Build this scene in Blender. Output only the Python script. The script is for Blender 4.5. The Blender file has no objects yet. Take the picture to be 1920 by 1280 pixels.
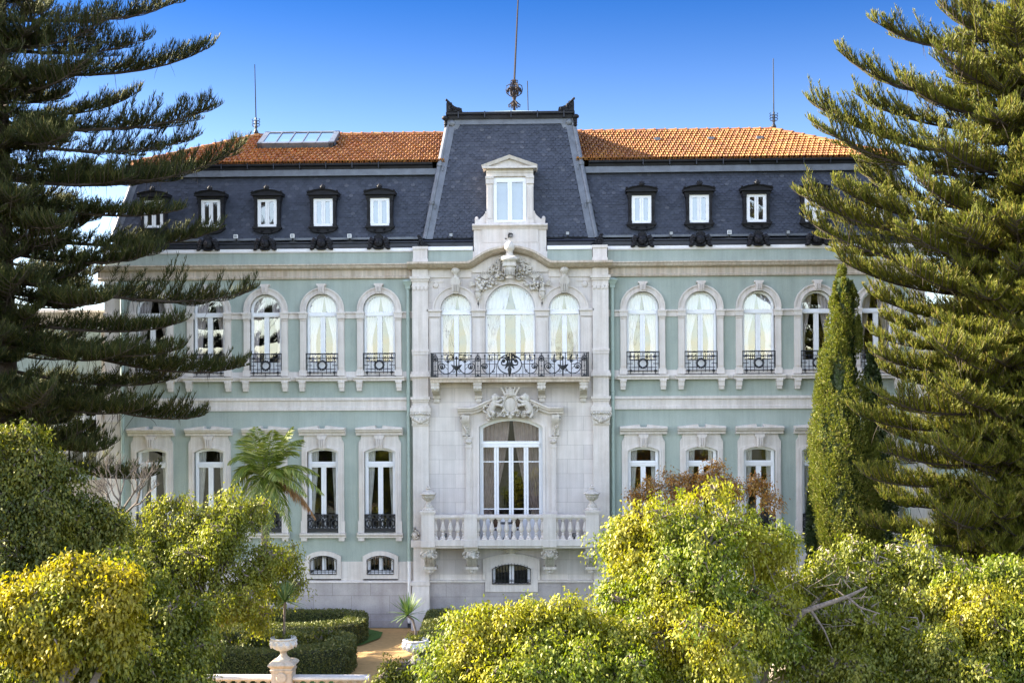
import bpy, math, random
import numpy as np
from mathutils import Vector, Matrix

# ------------------------------------------------------------------ camera, sky, sun
FPX = 2300.0            # focal length in photo pixels (photo 1920 x 1280)
YAW, ROLL = 0.033, 0.005
CAM = Vector((1.627, -48.0, 9.08))
SHIFT_Y = 100.0 / 1920.0
scene = bpy.context.scene
col = scene.collection
cd = bpy.data.cameras.new("camera")
cam = bpy.data.objects.new("camera", cd)
col.objects.link(cam)
cd.sensor_width = 36.0
cd.lens = FPX / 1920.0 * 36.0
cd.shift_y = SHIFT_Y
cd.clip_end = 6000
cam.location = CAM
cam.rotation_euler = (math.radians(90), ROLL, YAW)
scene.camera = cam

SUN_EL, SUN_AZ = math.radians(30), math.radians(12)     # from the left, slightly behind the facade
to_sun = Vector((-math.cos(SUN_EL) * math.cos(SUN_AZ), math.cos(SUN_EL) * math.sin(SUN_AZ), math.sin(SUN_EL)))
sd = bpy.data.lights.new("sun", "SUN")
sd.energy = 3.9
sd.angle = math.radians(0.5)
sd.color = (1.0, 0.90, 0.74)
sun = bpy.data.objects.new("sun", sd)
col.objects.link(sun)
sun.rotation_euler = (-to_sun).to_track_quat("-Z", "Y").to_euler()
sun.location = to_sun * 60

world = bpy.data.worlds.new("World")
scene.world = world
world.use_nodes = True
wn = world.node_tree
wn.nodes.clear()
wo = wn.nodes.new("ShaderNodeOutputWorld")
wb = wn.nodes.new("ShaderNodeBackground")
wb.inputs["Strength"].default_value = 0.12
sky = wn.nodes.new("ShaderNodeTexSky")
sky.sky_type = "NISHITA"
sky.sun_disc = False
sky.sun_elevation = SUN_EL
sky.sun_rotation = math.atan2(to_sun.x, to_sun.y)
sky.altitude = 300
sky.air_density = 1.0
sky.dust_density = 0.6
sky.ozone_density = 2.0
# the half of the sky away from the camera's back is the clear, deep blue one; the other is hazier
wtc = wn.nodes.new("ShaderNodeTexCoord"); wsx = wn.nodes.new("ShaderNodeSeparateXYZ")
wn.links.new(wtc.outputs["Generated"], wsx.inputs[0])
wr = wn.nodes.new("ShaderNodeValToRGB"); wr.color_ramp.interpolation = "EASE"
for e, (p_, c_) in zip((wr.color_ramp.elements[0], wr.color_ramp.elements.new(0.12), wr.color_ramp.elements.new(0.22), wr.color_ramp.elements[1]),
                       ((0.0, (0.44, 0.42, 0.43)), (0.12, (0.225, 0.250, 0.345)), (0.22, (0.078, 0.158, 0.25)), (0.36, (0.012, 0.085, 0.20)))):
    e.position = p_; e.color = (*c_, 1)
wn.links.new(wsx.outputs[2], wr.inputs[0])
wm = wn.nodes.new("ShaderNodeMapRange"); wm.interpolation_type = "SMOOTHSTEP"
wm.inputs["From Min"].default_value = -0.05; wm.inputs["From Max"].default_value = 0.45
wn.links.new(wsx.outputs[1], wm.inputs["Value"])
wmix = wn.nodes.new("ShaderNodeMix"); wmix.data_type = "RGBA"
wr2 = wn.nodes.new("ShaderNodeValToRGB")
wr2.color_ramp.elements[0].position = 0.06; wr2.color_ramp.elements[0].color = (1.0, 0.92, 0.88, 1)
wr2.color_ramp.elements[1].position = 0.30; wr2.color_ramp.elements[1].color = (1.36, 1.02, 0.86, 1)
wn.links.new(wsx.outputs[2], wr2.inputs[0]); wn.links.new(wr2.outputs[0], wmix.inputs[6])
wn.links.new(wm.outputs[0], wmix.inputs[0]); wn.links.new(wr.outputs[0], wmix.inputs[7])
wmul = wn.nodes.new("ShaderNodeMix"); wmul.data_type = "RGBA"; wmul.blend_type = "MULTIPLY"; wmul.inputs[0].default_value = 1.0
wn.links.new(sky.outputs[0], wmul.inputs[6]); wn.links.new(wmix.outputs[2], wmul.inputs[7])
wn.links.new(wmul.outputs[2], wb.inputs["Color"])
wn.links.new(wb.outputs[0], wo.inputs["Surface"])

scene.view_settings.view_transform = "Standard"
scene.view_settings.look = "None"
scene.view_settings.exposure = 2.9
scene.view_settings.gamma = 1.0
try:
    scene.cycles.use_denoising = True
    scene.cycles.max_bounces = 8
    scene.cycles.transparent_max_bounces = 12
    scene.cycles.caustics_reflective = False
    scene.cycles.caustics_refractive = False
    scene.cycles.sample_clamp_indirect = 6.0
except Exception:
    pass

# ------------------------------------------------------------------ photo pixel -> world, on a plane of known depth
RM = Matrix.Rotation(YAW, 3, "Z") @ Matrix.Rotation(ROLL, 3, "Y") @ Matrix.Rotation(math.radians(90), 3, "X")
def ray(px, py):
    return RM @ Vector(((px - 960.0) / FPX, -(py - 640.0 - 100.0) / FPX, -1.0))
def W(px, py, Y=0.0):
    d = ray(px, py)
    t = (Y - CAM.y) / d.y
    p = CAM + d * t
    return p
def XC(px, Y=0.0): return W(px, 740, Y).x
def ZC(py, Y=0.0): return W(957, py, Y).z
def ZL(py, Y=0.0): return W(603, py, Y).z
def GP(px, py):
    d = ray(px, py)
    return CAM + d * (-CAM.z / d.z)
U = 48.0 / FPX      # metres per photo pixel at the facade

# ------------------------------------------------------------------ helpers
def setp(o, label=None, cat=None, group=None, kind=None):
    if label: o["label"] = label
    if cat: o["category"] = cat
    if group: o["group"] = group
    if kind: o["kind"] = kind
    return o

def empty(name, loc=(0, 0, 0), parent=None):
    o = bpy.data.objects.new(name, None)
    o.empty_display_size = 0.3
    col.objects.link(o)
    o.location = loc
    if parent: o.parent = parent
    return o

class G:
    """collects shapes for ONE mesh"""
    def __init__(s): s.v = []; s.f = []
    def add(s, vs, fs):
        n = len(s.v)
        s.v.extend([tuple(p) for p in vs])
        s.f.extend([tuple(i + n for i in f) for f in fs])
        return s
    def box(s, x0, x1, y0, y1, z0, z1):
        return s.add([(x0,y0,z0),(x1,y0,z0),(x1,y1,z0),(x0,y1,z0),(x0,y0,z1),(x1,y0,z1),(x1,y1,z1),(x0,y1,z1)],
                     [(0,3,2,1),(4,5,6,7),(0,1,5,4),(1,2,6,5),(2,3,7,6),(3,0,4,7)])
    def prism(s, pts, y0, y1):
        n = len(pts)
        vs = [(x, y0, z) for x, z in pts] + [(x, y1, z) for x, z in pts]
        fs = [tuple(range(n)), tuple(range(2*n-1, n-1, -1))]
        for i in range(n):
            j = (i + 1) % n
            fs.append((i, i + n, j + n, j))
        return s.add(vs, fs)
    def prism_x(s, pts, x0, x1):            # outline in (y, z), extruded along x
        n = len(pts)
        vs = [(x0, y, z) for y, z in pts] + [(x1, y, z) for y, z in pts]
        fs = [tuple(range(n)), tuple(range(2*n-1, n-1, -1))]
        for i in range(n):
            j = (i + 1) % n
            fs.append((i, i + n, j + n, j))
        return s.add(vs, fs)
    def band(s, outer, inner, y0, y1):      # open strip between two outlines with as many points
        n = len(outer)
        vs = [(x,y0,z) for x,z in outer] + [(x,y0,z) for x,z in inner] + [(x,y1,z) for x,z in outer] + [(x,y1,z) for x,z in inner]
        fs = []
        for i in range(n - 1):
            fs += [(i, i+1, n+i+1, n+i), (2*n+i, 3*n+i, 3*n+i+1, 2*n+i+1), (i, 2*n+i, 2*n+i+1, i+1), (n+i, n+i+1, 3*n+i+1, 3*n+i)]
        fs += [(0, n, 3*n, 2*n), (n-1, 3*n-1, 4*n-1, 2*n-1)]
        return s.add(vs, fs)
    def sweep(s, path, prof):               # path (x,z); profile (offset along the left normal, y)
        n, m = len(path), len(prof)
        vs = []
        for i in range(n):
            a = path[max(0, i-1)]; b = path[min(n-1, i+1)]; p = path[i]
            tx, tz = b[0]-a[0], b[1]-a[1]
            l = math.hypot(tx, tz) or 1
            nx, nz = -tz/l, tx/l
            if 0 < i < n-1:
                t1 = (p[0]-a[0], p[1]-a[1]); l1 = math.hypot(*t1) or 1
                c = (t1[0]*tx + t1[1]*tz)/(l1*l); c = max(0.5, c); nx /= c; nz /= c
            for o, y in prof: vs.append((p[0]+nx*o, y, p[1]+nz*o))
        fs = []
        for i in range(n-1):
            for j in range(m):
                k = (j+1) % m
                fs.append((i*m+j, i*m+k, (i+1)*m+k, (i+1)*m+j))
        fs += [tuple(range(m-1, -1, -1)), tuple(range((n-1)*m, n*m))]
        return s.add(vs, fs)
    def tube(s, path, r, n=6, r1=None):
        path = [Vector(p) for p in path]
        m = len(path)
        vs = []
        ref = None
        for i, p in enumerate(path):
            t = path[min(m-1, i+1)] - path[max(0, i-1)]
            if t.length < 1e-9: t = Vector((0,0,1))
            t.normalize()
            if ref is None:
                ref = Vector((0,0,1)) if abs(t.z) < 0.9 else Vector((1,0,0))
            a = t.cross(ref)
            if a.length < 1e-6: a = t.orthogonal()
            a.normalize(); b = t.cross(a); ref = b.cross(t) if False else ref
            if isinstance(r, (list, tuple)): rr = r[i]
            else: rr = r if r1 is None else r + (r1-r)*i/(m-1)
            for k in range(n):
                an = 2*math.pi*k/n
                vs.append(p + a*(rr*math.cos(an)) + b*(rr*math.sin(an)))
        fs = []
        for i in range(m-1):
            for k in range(n):
                k2 = (k+1) % n
                fs.append((i*n+k, i*n+k2, (i+1)*n+k2, (i+1)*n+k))
        fs += [tuple(range(n-1,-1,-1)), tuple(range((m-1)*n, m*n))]
        return s.add(vs, fs)
    def lathe(s, prof, cx=0, cy=0, n=14):
        vs = []; m = len(prof)
        for r, z in prof:
            for k in range(n):
                a = 2*math.pi*k/n
                vs.append((cx + r*math.cos(a), cy + r*math.sin(a), z))
        fs = []
        for i in range(m-1):
            for k in range(n):
                k2 = (k+1) % n
                fs.append((i*n+k, i*n+k2, (i+1)*n+k2, (i+1)*n+k))
        fs += [tuple(range(n-1,-1,-1)), tuple(range((m-1)*n, m*n))]
        return s.add(vs, fs)
    def sq_lathe(s, prof, cx=0, cy=0):      # square plan: half width, z
        vs = []; m = len(prof)
        for r, z in prof:
            vs += [(cx-r,cy-r,z),(cx+r,cy-r,z),(cx+r,cy+r,z),(cx-r,cy+r,z)]
        fs = []
        for i in range(m-1):
            for k in range(4):
                k2 = (k+1) % 4
                fs.append((i*4+k, i*4+k2, (i+1)*4+k2, (i+1)*4+k))
        fs += [(3,2,1,0), tuple(range((m-1)*4, m*4))]
        return s.add(vs, fs)
    def blob(s, c, r, n=8, m=6):
        if not isinstance(r, (list, tuple)): r = (r, r, r)
        vs = [(c[0], c[1], c[2]-r[2])]
        for i in range(1, m):
            ph = math.pi*i/m - math.pi/2
            for k in range(n):
                a = 2*math.pi*k/n
                vs.append((c[0]+r[0]*math.cos(ph)*math.cos(a), c[1]+r[1]*math.cos(ph)*math.sin(a), c[2]+r[2]*math.sin(ph)))
        vs.append((c[0], c[1], c[2]+r[2]))
        fs = []
        for k in range(n): fs.append((0, 1+(k+1)%n, 1+k))
        for i in range(m-2):
            for k in range(n):
                a = 1+i*n+k; b = 1+i*n+(k+1)%n
                fs.append((a, b, b+n, a+n))
        t = len(vs)-1; base = 1+(m-2)*n
        for k in range(n): fs.append((base+k, base+(k+1)%n, t))
        return s.add(vs, fs)
    def panel(s, x0, x1, z0, z1, pts, y0, y1):   # wall with an opening whose outline runs left foot - top - right foot
        zb = pts[0][1]
        if zb > z0 + 1e-6: s.add([(x0,y0,z0),(x1,y0,z0),(x1,y0,zb),(x0,y0,zb)], [(0,1,2,3)])
        m = len(pts)//2
        L = [(x0, zb)] + pts[:m+1] + [(pts[m][0], z1), (x0, z1)]
        R = pts[m:] + [(x1, zb), (x1, z1), (pts[m][0], z1)]
        for poly in (L, R):
            s.add([(x,y0,z) for x,z in poly], [tuple(range(len(poly)))])
        q = pts + [pts[0]] if zb > z0 + 1e-6 else pts
        n = len(q)
        s.add([(x,y0,z) for x,z in q] + [(x,y1,z) for x,z in q], [(i, i+1, n+i+1, n+i) for i in range(n-1)])
        return s
    def cornice(s, prof, x0, x1):           # profile [(y,z)...] top to bottom, extruded, closed at the back
        return s.prism_x(prof, x0, x1)

def mesh_obj(name, g, mat, parent=None, smooth=38, loc=None):
    me = bpy.data.meshes.new(name)
    me.from_pydata(g.v, [], g.f)
    me.update()
    if smooth:
        me.polygons.foreach_set("use_smooth", [True]*len(me.polygons))
        try: me.set_sharp_from_angle(angle=math.radians(smooth))
        except Exception: pass
    if mat: me.materials.append(mat)
    o = bpy.data.objects.new(name, me)
    col.objects.link(o)
    if parent: o.parent = parent
    if loc: o.location = loc
    return o

def split_sides(g):
    """the two mirror halves of a collected shape"""
    out = []
    for s in (-1, 1):
        h = G(); mp = {}
        for f in g.f:
            if s*sum(g.v[i][0] for i in f) > 0:
                for i in f:
                    if i not in mp: mp[i] = len(h.v); h.v.append(g.v[i])
                h.f.append(tuple(mp[i] for i in f))
        out.append(h)
    return out

def np_obj(name, V, F, mat, parent=None, smooth=False):
    """V (n,3), F (m,k) all faces with k corners"""
    V = np.asarray(V, np.float32); F = np.asarray(F, np.int32)
    me = bpy.data.meshes.new(name)
    m, k = F.shape
    me.vertices.add(len(V)); me.vertices.foreach_set("co", V.ravel())
    me.loops.add(m*k); me.loops.foreach_set("vertex_index", F.ravel())
    me.polygons.add(m)
    me.polygons.foreach_set("loop_start", np.arange(0, m*k, k, dtype=np.int32))
    me.polygons.foreach_set("loop_total", np.full(m, k, np.int32))
    if smooth: me.polygons.foreach_set("use_smooth", np.ones(m, bool))
    me.update(calc_edges=True)
    me.validate()
    if mat: me.materials.append(mat)
    o = bpy.data.objects.new(name, me)
    col.objects.link(o)
    if parent: o.parent = parent
    return o

def arch(cx, hw, zb, zs, rise, n=16):
    """outline from the left foot over the arch to the right foot"""
    pts = [(cx-hw, zb)]
    if rise <= 0: return pts + [(cx-hw, zs), (cx, zs), (cx+hw, zs), (cx+hw, zb)]
    if rise >= hw*0.98:
        for i in range(n+1):
            a = math.pi*(1 - i/n)
            pts.append((cx + hw*math.cos(a), zs + rise*math.sin(a)))
    else:
        R = (hw*hw + rise*rise)/(2*rise); a0 = math.asin(hw/R)
        for i in range(n+1):
            a = -a0 + 2*a0*i/n
            pts.append((cx + R*math.sin(a), zs + rise - R + R*math.cos(a)))
    pts.append((cx+hw, zb))
    return pts

def spiral(cx, cz, y, r0, r1, a0, turns, n=18):
    out = []
    for i in range(n+1):
        t = i/n; a = a0 + turns*2*math.pi*t; r = r0 + (r1-r0)*t
        out.append((cx + r*math.cos(a), y, cz + r*math.sin(a)))
    return out

# ------------------------------------------------------------------ materials
def new_mat(name):
    m = bpy.data.materials.new(name); m.use_nodes = True
    nt = m.node_tree; b = nt.nodes["Principled BSDF"]
    return m, nt, b
def lk(nt, a, b): nt.links.new(a, b)
def coords(nt, scale=(1,1,1), kind="Object"):
    tc = nt.nodes.new("ShaderNodeTexCoord"); mp = nt.nodes.new("ShaderNodeMapping")
    mp.inputs["Scale"].default_value = scale
    lk(nt, tc.outputs[kind], mp.inputs["Vector"])
    return mp.outputs[0]
def noise(nt, vec, scale, detail=5, rough=0.6):
    n = nt.nodes.new("ShaderNodeTexNoise"); n.inputs["Scale"].default_value = scale
    n.inputs["Detail"].default_value = detail; n.inputs["Roughness"].default_value = rough
    lk(nt, vec, n.inputs["Vector"]); return n.outputs["Fac"]
def ramp(nt, fac, stops):
    r = nt.nodes.new("ShaderNodeValToRGB")
    el = r.color_ramp.elements
    while len(el) < len(stops): el.new(0.5)
    for e, (p, c) in zip(el, stops): e.position = p; e.color = (*c, 1) if len(c) == 3 else c
    lk(nt, fac, r.inputs[0]); return r.outputs[0]
def mixc(nt, a, b, fac, mode="MIX"):
    m = nt.nodes.new("ShaderNodeMix"); m.data_type = "RGBA"; m.blend_type = mode
    for s, v in ((m.inputs[0], fac), (m.inputs[6], a), (m.inputs[7], b)):
        if isinstance(v, (int, float)): s.default_value = v
        elif isinstance(v, tuple): s.default_value = (*v, 1)
        else: lk(nt, v, s)
    return m.outputs[2]
def bump(nt, b, h, strength=0.3, dist=0.02):
    n = nt.nodes.new("ShaderNodeBump"); n.inputs["Strength"].default_value = strength; n.inputs["Distance"].default_value = dist
    lk(nt, h, n.inputs["Height"]); lk(nt, n.outputs[0], b.inputs["Normal"])

def masonry(name, ca, cb, rough=0.75, stain=(0.6,0.55,0.5), stain_amt=0.35, bricks=None, grain=40, bstr=0.15, joint=0.55):
    m, nt, b = new_mat(name)
    v = coords(nt)
    n1 = noise(nt, v, 1.3, 6); n2 = noise(nt, v, grain, 4, 0.7)
    c = ramp(nt, n1, [(0.3, ca), (0.7, cb)])
    c = mixc(nt, c, ramp(nt, n2, [(0.3, (0.80,0.78,0.76)), (0.65, (1.04,1.03,1.02))]), 0.6, "MULTIPLY")
    vs = coords(nt, (2.2, 2.2, 0.12))
    st = ramp(nt, noise(nt, vs, 2.0, 6, 0.65), [(0.48, (0,0,0)), (0.75, (1,1,1))])
    sm = nt.nodes.new("ShaderNodeMath"); sm.operation = "MULTIPLY"; sm.inputs[1].default_value = stain_amt
    lk(nt, st, sm.inputs[0])
    c = mixc(nt, c, mixc(nt, c, stain, 1.0, "MULTIPLY"), sm.outputs[0])
    h = n2
    if bricks:
        w, hh, off = bricks
        tc = nt.nodes.new("ShaderNodeTexCoord"); sx = nt.nodes.new("ShaderNodeSeparateXYZ"); cx = nt.nodes.new("ShaderNodeCombineXYZ")
        lk(nt, tc.outputs["Object"], sx.inputs[0]); lk(nt, sx.outputs[0], cx.inputs[0]); lk(nt, sx.outputs[2], cx.inputs[1])
        mp = nt.nodes.new("ShaderNodeMapping"); mp.inputs["Location"].default_value = (0.3, off, 0); lk(nt, cx.outputs[0], mp.inputs["Vector"])
        br = nt.nodes.new("ShaderNodeTexBrick")
        br.inputs["Scale"].default_value = 1.0; br.inputs["Brick Width"].default_value = w; br.inputs["Row Height"].default_value = hh
        br.inputs["Mortar Size"].default_value = 0.008; br.inputs["Mortar Smooth"].default_value = 0.3
        br.inputs["Color1"].default_value = (1.0,0.99,0.98,1); br.inputs["Color2"].default_value = (0.86,0.85,0.86,1)
        br.inputs["Mortar"].default_value = (joint, joint*0.97, joint*0.95, 1)
        lk(nt, mp.outputs[0], br.inputs["Vector"])
        c = mixc(nt, c, br.outputs["Color"], 1.0, "MULTIPLY")
    lk(nt, c, b.inputs["Base Color"])
    b.inputs["Roughness"].default_value = rough
    bump(nt, b, h, bstr, 0.01)
    return m

def plain(name, c, rough=0.5, metal=0.0, var=0.15, scale=6, bstr=0.0, spec=0.5):
    m, nt, b = new_mat(name)
    v = coords(nt)
    n = noise(nt, v, scale, 5)
    lo = tuple(x*(1-var) for x in c); hi = tuple(min(1, x*(1+var)) for x in c)
    lk(nt, ramp(nt, n, [(0.3, lo), (0.7, hi)]), b.inputs["Base Color"])
    b.inputs["Roughness"].default_value = rough; b.inputs["Metallic"].default_value = metal
    b.inputs["Specular IOR Level"].default_value = spec
    if bstr: bump(nt, b, n, bstr, 0.02)
    return m

def island_mat(name, stops, rough, nscale=1.5, namt=0.5, grain=None, bstr=0.0, spec=None):
    """each tile / shingle its own shade"""
    m, nt, b = new_mat(name)
    ge = nt.nodes.new("ShaderNodeNewGeometry")
    c = ramp(nt, ge.outputs["Random Per Island"], stops)
    v = coords(nt)
    n = noise(nt, v, nscale, 6)
    c = mixc(nt, c, ramp(nt, n, [(0.3,(0.6,0.6,0.62)), (0.7,(1.15,1.15,1.15))]), namt, "MULTIPLY")
    lk(nt, c, b.inputs["Base Color"])
    b.inputs["Roughness"].default_value = rough
    if spec is not None: b.inputs["Specular IOR Level"].default_value = spec
    if grain:
        bump(nt, b, noise(nt, v, grain, 4), bstr, 0.01)
    return m

def leaf_mat(name, stops, trans=0.45, patch=None, patch_scale=0.5, gloss=0.04, rough=0.5):
    """foliage: each leaf its own tone, some light comes through"""
    m = bpy.data.materials.new(name); m.use_nodes = True
    nt = m.node_tree; nt.nodes.clear()
    out = nt.nodes.new("ShaderNodeOutputMaterial")
    ge = nt.nodes.new("ShaderNodeNewGeometry")
    c = ramp(nt, ge.outputs["Random Per Island"], stops)
    v = coords(nt)
    if patch:
        f = ramp(nt, noise(nt, v, patch_scale, 3), [(0.46,(0,0,0)), (0.60,(1,1,1))])
        pr = ramp(nt, ge.outputs["Random Per Island"], patch)
        c = mixc(nt, c, pr, f)
    d = nt.nodes.new("ShaderNodeBsdfDiffuse"); t = nt.nodes.new("ShaderNodeBsdfTranslucent"); g = nt.nodes.new("ShaderNodeBsdfGlossy")
    g.inputs["Roughness"].default_value = rough
    g.inputs["Color"].default_value = (0.85,0.85,0.6,1)
    lk(nt, c, d.inputs["Color"])
    tcol = mixc(nt, c, (1.2,1.3,0.42), 1.0, "MULTIPLY")
    lk(nt, tcol, t.inputs["Color"])
    m1 = nt.nodes.new("ShaderNodeMixShader"); m1.inputs[0].default_value = trans
    lk(nt, d.outputs[0], m1.inputs[1]); lk(nt, t.outputs[0], m1.inputs[2])
    m2 = nt.nodes.new("ShaderNodeMixShader"); m2.inputs[0].default_value = gloss
    lk(nt, m1.outputs[0], m2.inputs[1]); lk(nt, g.outputs[0], m2.inputs[2])
    lk(nt, m2.outputs[0], out.inputs["Surface"])
    return m

def glass_mat(name, refl, tint=(0.75,0.78,0.78), wav=0.007):
    m = bpy.data.materials.new(name); m.use_nodes = True
    nt = m.node_tree; nt.nodes.clear()
    out = nt.nodes.new("ShaderNodeOutputMaterial")
    t = nt.nodes.new("ShaderNodeBsdfTransparent"); t.inputs[0].default_value = (*tint, 1)
    g = nt.nodes.new("ShaderNodeBsdfGlossy"); g.inputs["Roughness"].default_value = 0.01
    g.inputs["Color"].default_value = (1,1,1,1)
    bp = nt.nodes.new("ShaderNodeBump"); bp.inputs["Strength"].default_value = 1.0; bp.inputs["Distance"].default_value = wav
    oi = nt.nodes.new("ShaderNodeObjectInfo"); tc = nt.nodes.new("ShaderNodeTexCoord"); va = nt.nodes.new("ShaderNodeVectorMath"); va.operation = "ADD"
    lk(nt, tc.outputs["Object"], va.inputs[0]); lk(nt, oi.outputs["Location"], va.inputs[1])
    lk(nt, noise(nt, va.outputs[0], 1.1, 1.5), bp.inputs["Height"]); lk(nt, bp.outputs[0], g.inputs["Normal"])
    fr = nt.nodes.new("ShaderNodeLayerWeight"); fr.inputs["Blend"].default_value = 0.25
    mr = nt.nodes.new("ShaderNodeMapRange"); mr.inputs["To Min"].default_value = refl; mr.inputs["To Max"].default_value = 1.0
    lk(nt, fr.outputs["Facing"], mr.inputs["Value"])
    mx = nt.nodes.new("ShaderNodeMixShader")
    lk(nt, mr.outputs[0], mx.inputs[0]); lk(nt, t.outputs[0], mx.inputs[1]); lk(nt, g.outputs[0], mx.inputs[2])
    lk(nt, mx.outputs[0], out.inputs["Surface"])
    return m

M = {}
def streaked(m, amt, sc):
    """faint rain streaks running down a painted wall"""
    nt = m.node_tree; b = nt.nodes["Principled BSDF"]; src = b.inputs["Base Color"].links[0].from_socket
    f = ramp(nt, noise(nt, coords(nt, (sc, sc, 0.10)), 2.0, 7, 0.7), [(0.42, (1-amt, 1-amt*0.95, 1-amt*1.05)), (0.60, (1.03, 1.03, 1.03))])
    g2 = ramp(nt, noise(nt, coords(nt), 0.35, 4, 0.6), [(0.35, (0.93, 0.94, 0.94)), (0.65, (1.05, 1.04, 1.03))])
    lk(nt, mixc(nt, mixc(nt, src, f, 1.0, "MULTIPLY"), g2, 1.0, "MULTIPLY"), b.inputs["Base Color"]); return m
M["green"] = masonry("green_plaster", (0.330,0.385,0.350), (0.390,0.440,0.398), 0.85, (0.70,0.72,0.70), 0.45, grain=25, bstr=0.08)
streaked(M["green"], 0.07, 2.2)
M["stone"] = masonry("pale_limestone", (0.62,0.565,0.53), (0.74,0.69,0.655), 0.75, (0.66,0.58,0.50), 0.40)
M["warmstone"] = masonry("weathered_limestone", (0.52,0.43,0.35), (0.66,0.58,0.50), 0.8, (0.55,0.42,0.30), 0.55)
M["ashlar"] = masonry("limestone_blocks", (0.63,0.585,0.56), (0.73,0.69,0.665), 0.75, (0.75,0.70,0.66), 0.30, bricks=(1.25,0.556,0.10), joint=0.62)
M["plinth"] = masonry("rough_granite", (0.36,0.33,0.325), (0.50,0.465,0.455), 0.85, (0.62,0.60,0.58), 0.4, bricks=(1.5,0.72,0.2), grain=18, bstr=0.6, joint=0.5)
M["carved"] = masonry("carved_limestone", (0.56,0.51,0.46), (0.68,0.64,0.59), 0.8, (0.45,0.38,0.30), 0.5)
M["coping"] = plain("white_render", (0.78,0.76,0.77), 0.6, var=0.06)
M["paint"] = plain("white_window_paint", (0.80,0.80,0.82), 0.35, var=0.04)
streaked(M["stone"], 0.09, 4.0); streaked(M["warmstone"], 0.22, 5.0); streaked(M["ashlar"], 0.08, 4.0); streaked(M["carved"], 0.15, 6.0)
M["iron"] = plain("black_wrought_iron", (0.008,0.009,0.012), 0.5, 0.0, var=0.3)
M["zinc"] = plain("dark_zinc", (0.018,0.020,0.030), 0.42, 0.3, var=0.4, scale=3)
M["lead"] = plain("grey_lead_sheet", (0.13,0.14,0.16), 0.5, 0.35, var=0.25, scale=3)
M["blackzinc"] = plain("black_cast_zinc", (0.013,0.013,0.016), 0.6, 0.0, var=0.4, scale=8, spec=0.2)
M["slate"] = island_mat("slate_scales", [(0.0,(0.025,0.030,0.045)), (0.4,(0.034,0.040,0.059)), (0.95,(0.042,0.049,0.070)), (1.0,(0.075,0.08,0.098))], 0.6, 0.8, 0.3, 30, 0.3)
M["slatebase"] = plain("slate_underlay", (0.018,0.021,0.028), 0.8)
M["tile"] = island_mat("terracotta_tiles", [(0.0,(0.17,0.052,0.009)), (0.3,(0.25,0.082,0.012)), (0.7,(0.29,0.108,0.016)), (1.0,(0.35,0.165,0.034))], 0.65, 1.2, 0.5, 25, 0.3)
M["glass"] = glass_mat("window_glass", 0.17, (0.90,0.88,0.92))
M["glasslow"] = glass_mat("ground_floor_glass", 0.08)
M["skyglass"] = glass_mat("skylight_glass", 0.45, (0.55,0.6,0.58))
M["sheer"] = plain("white_sheer_curtain", (0.64,0.67,0.77), 0.9, var=0.05)
M["drape"] = plain("beige_lined_drape", (0.84,0.80,0.76), 0.9, var=0.15, scale=3)
M["mauve"] = plain("mauve_drape", (0.55,0.42,0.38), 0.9, var=0.2, scale=3)
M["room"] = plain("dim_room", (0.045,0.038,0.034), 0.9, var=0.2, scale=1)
M["pipe"] = plain("green_downpipe", (0.33,0.41,0.365), 0.5, var=0.08)
M["bark"] = plain("grey_brown_bark", (0.16,0.125,0.10), 0.9, var=0.4, scale=9, bstr=0.6)
M["palebark"] = plain("pale_twig_bark", (0.27,0.225,0.18), 0.9, var=0.3, scale=9, bstr=0.4)
M["darkbark"] = plain("dark_conifer_bark", (0.050,0.036,0.026), 0.95, var=0.4, scale=9, bstr=0.6)
M["soil"] = plain("dark_soil", (0.05,0.038,0.03), 0.95, var=0.4, scale=20, bstr=0.5)
M["chairwood"] = plain("dark_chair_wood", (0.07,0.03,0.02), 0.45, var=0.3)
M["lampglass"] = plain("floodlight_glass", (0.25,0.26,0.28), 0.2)
M["whitemetal"] = plain("white_metal", (0.75,0.75,0.75), 0.4, var=0.05)
# ================================================================== the palace
palace = setp(empty("palace"), "mint green palace with pale stone trim, slate mansard and orange tiled roof", "palace")
def part(name, g, mat, smooth=38, parent=None, loc=None):
    return mesh_obj(name, g, M[mat] if isinstance(mat, str) else mat, parent or palace, smooth, loc)
def parts2(name, g, mat, smooth=38, parent=None):
    for h in split_sides(g): part(name, h, mat, smooth, parent)
def zx(px, py, Y=0.0): return W(px, py, Y).z
OFF = [247, 355, 462, 570, 680]
EDGE = [182.5, 301, 408.5, 516, 625, 741]
BAYS = [(-o*U, -EDGE[i+1]*U, -EDGE[i]*U) for i, o in enumerate(OFF)] + [(o*U, EDGE[i]*U, EDGE[i+1]*U) for i, o in enumerate(OFF)]
HALF = 770*U
DEPTH = 12.6
WF = -0.30                     # front plane of the central bay
PIER = -0.46
ci, co = 153*U, 182.5*U

z_up_sill, z_spring = ZL(705), ZL(581)
z_top = ZL(523)
z_band = ZL(757)
z_lo_sill = ZL(998)
zg0, zg1 = ZL(1052), ZL(1022)   # foot of the green wall, level above the cellar windows
z_stone0 = ZL(1087)

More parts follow.
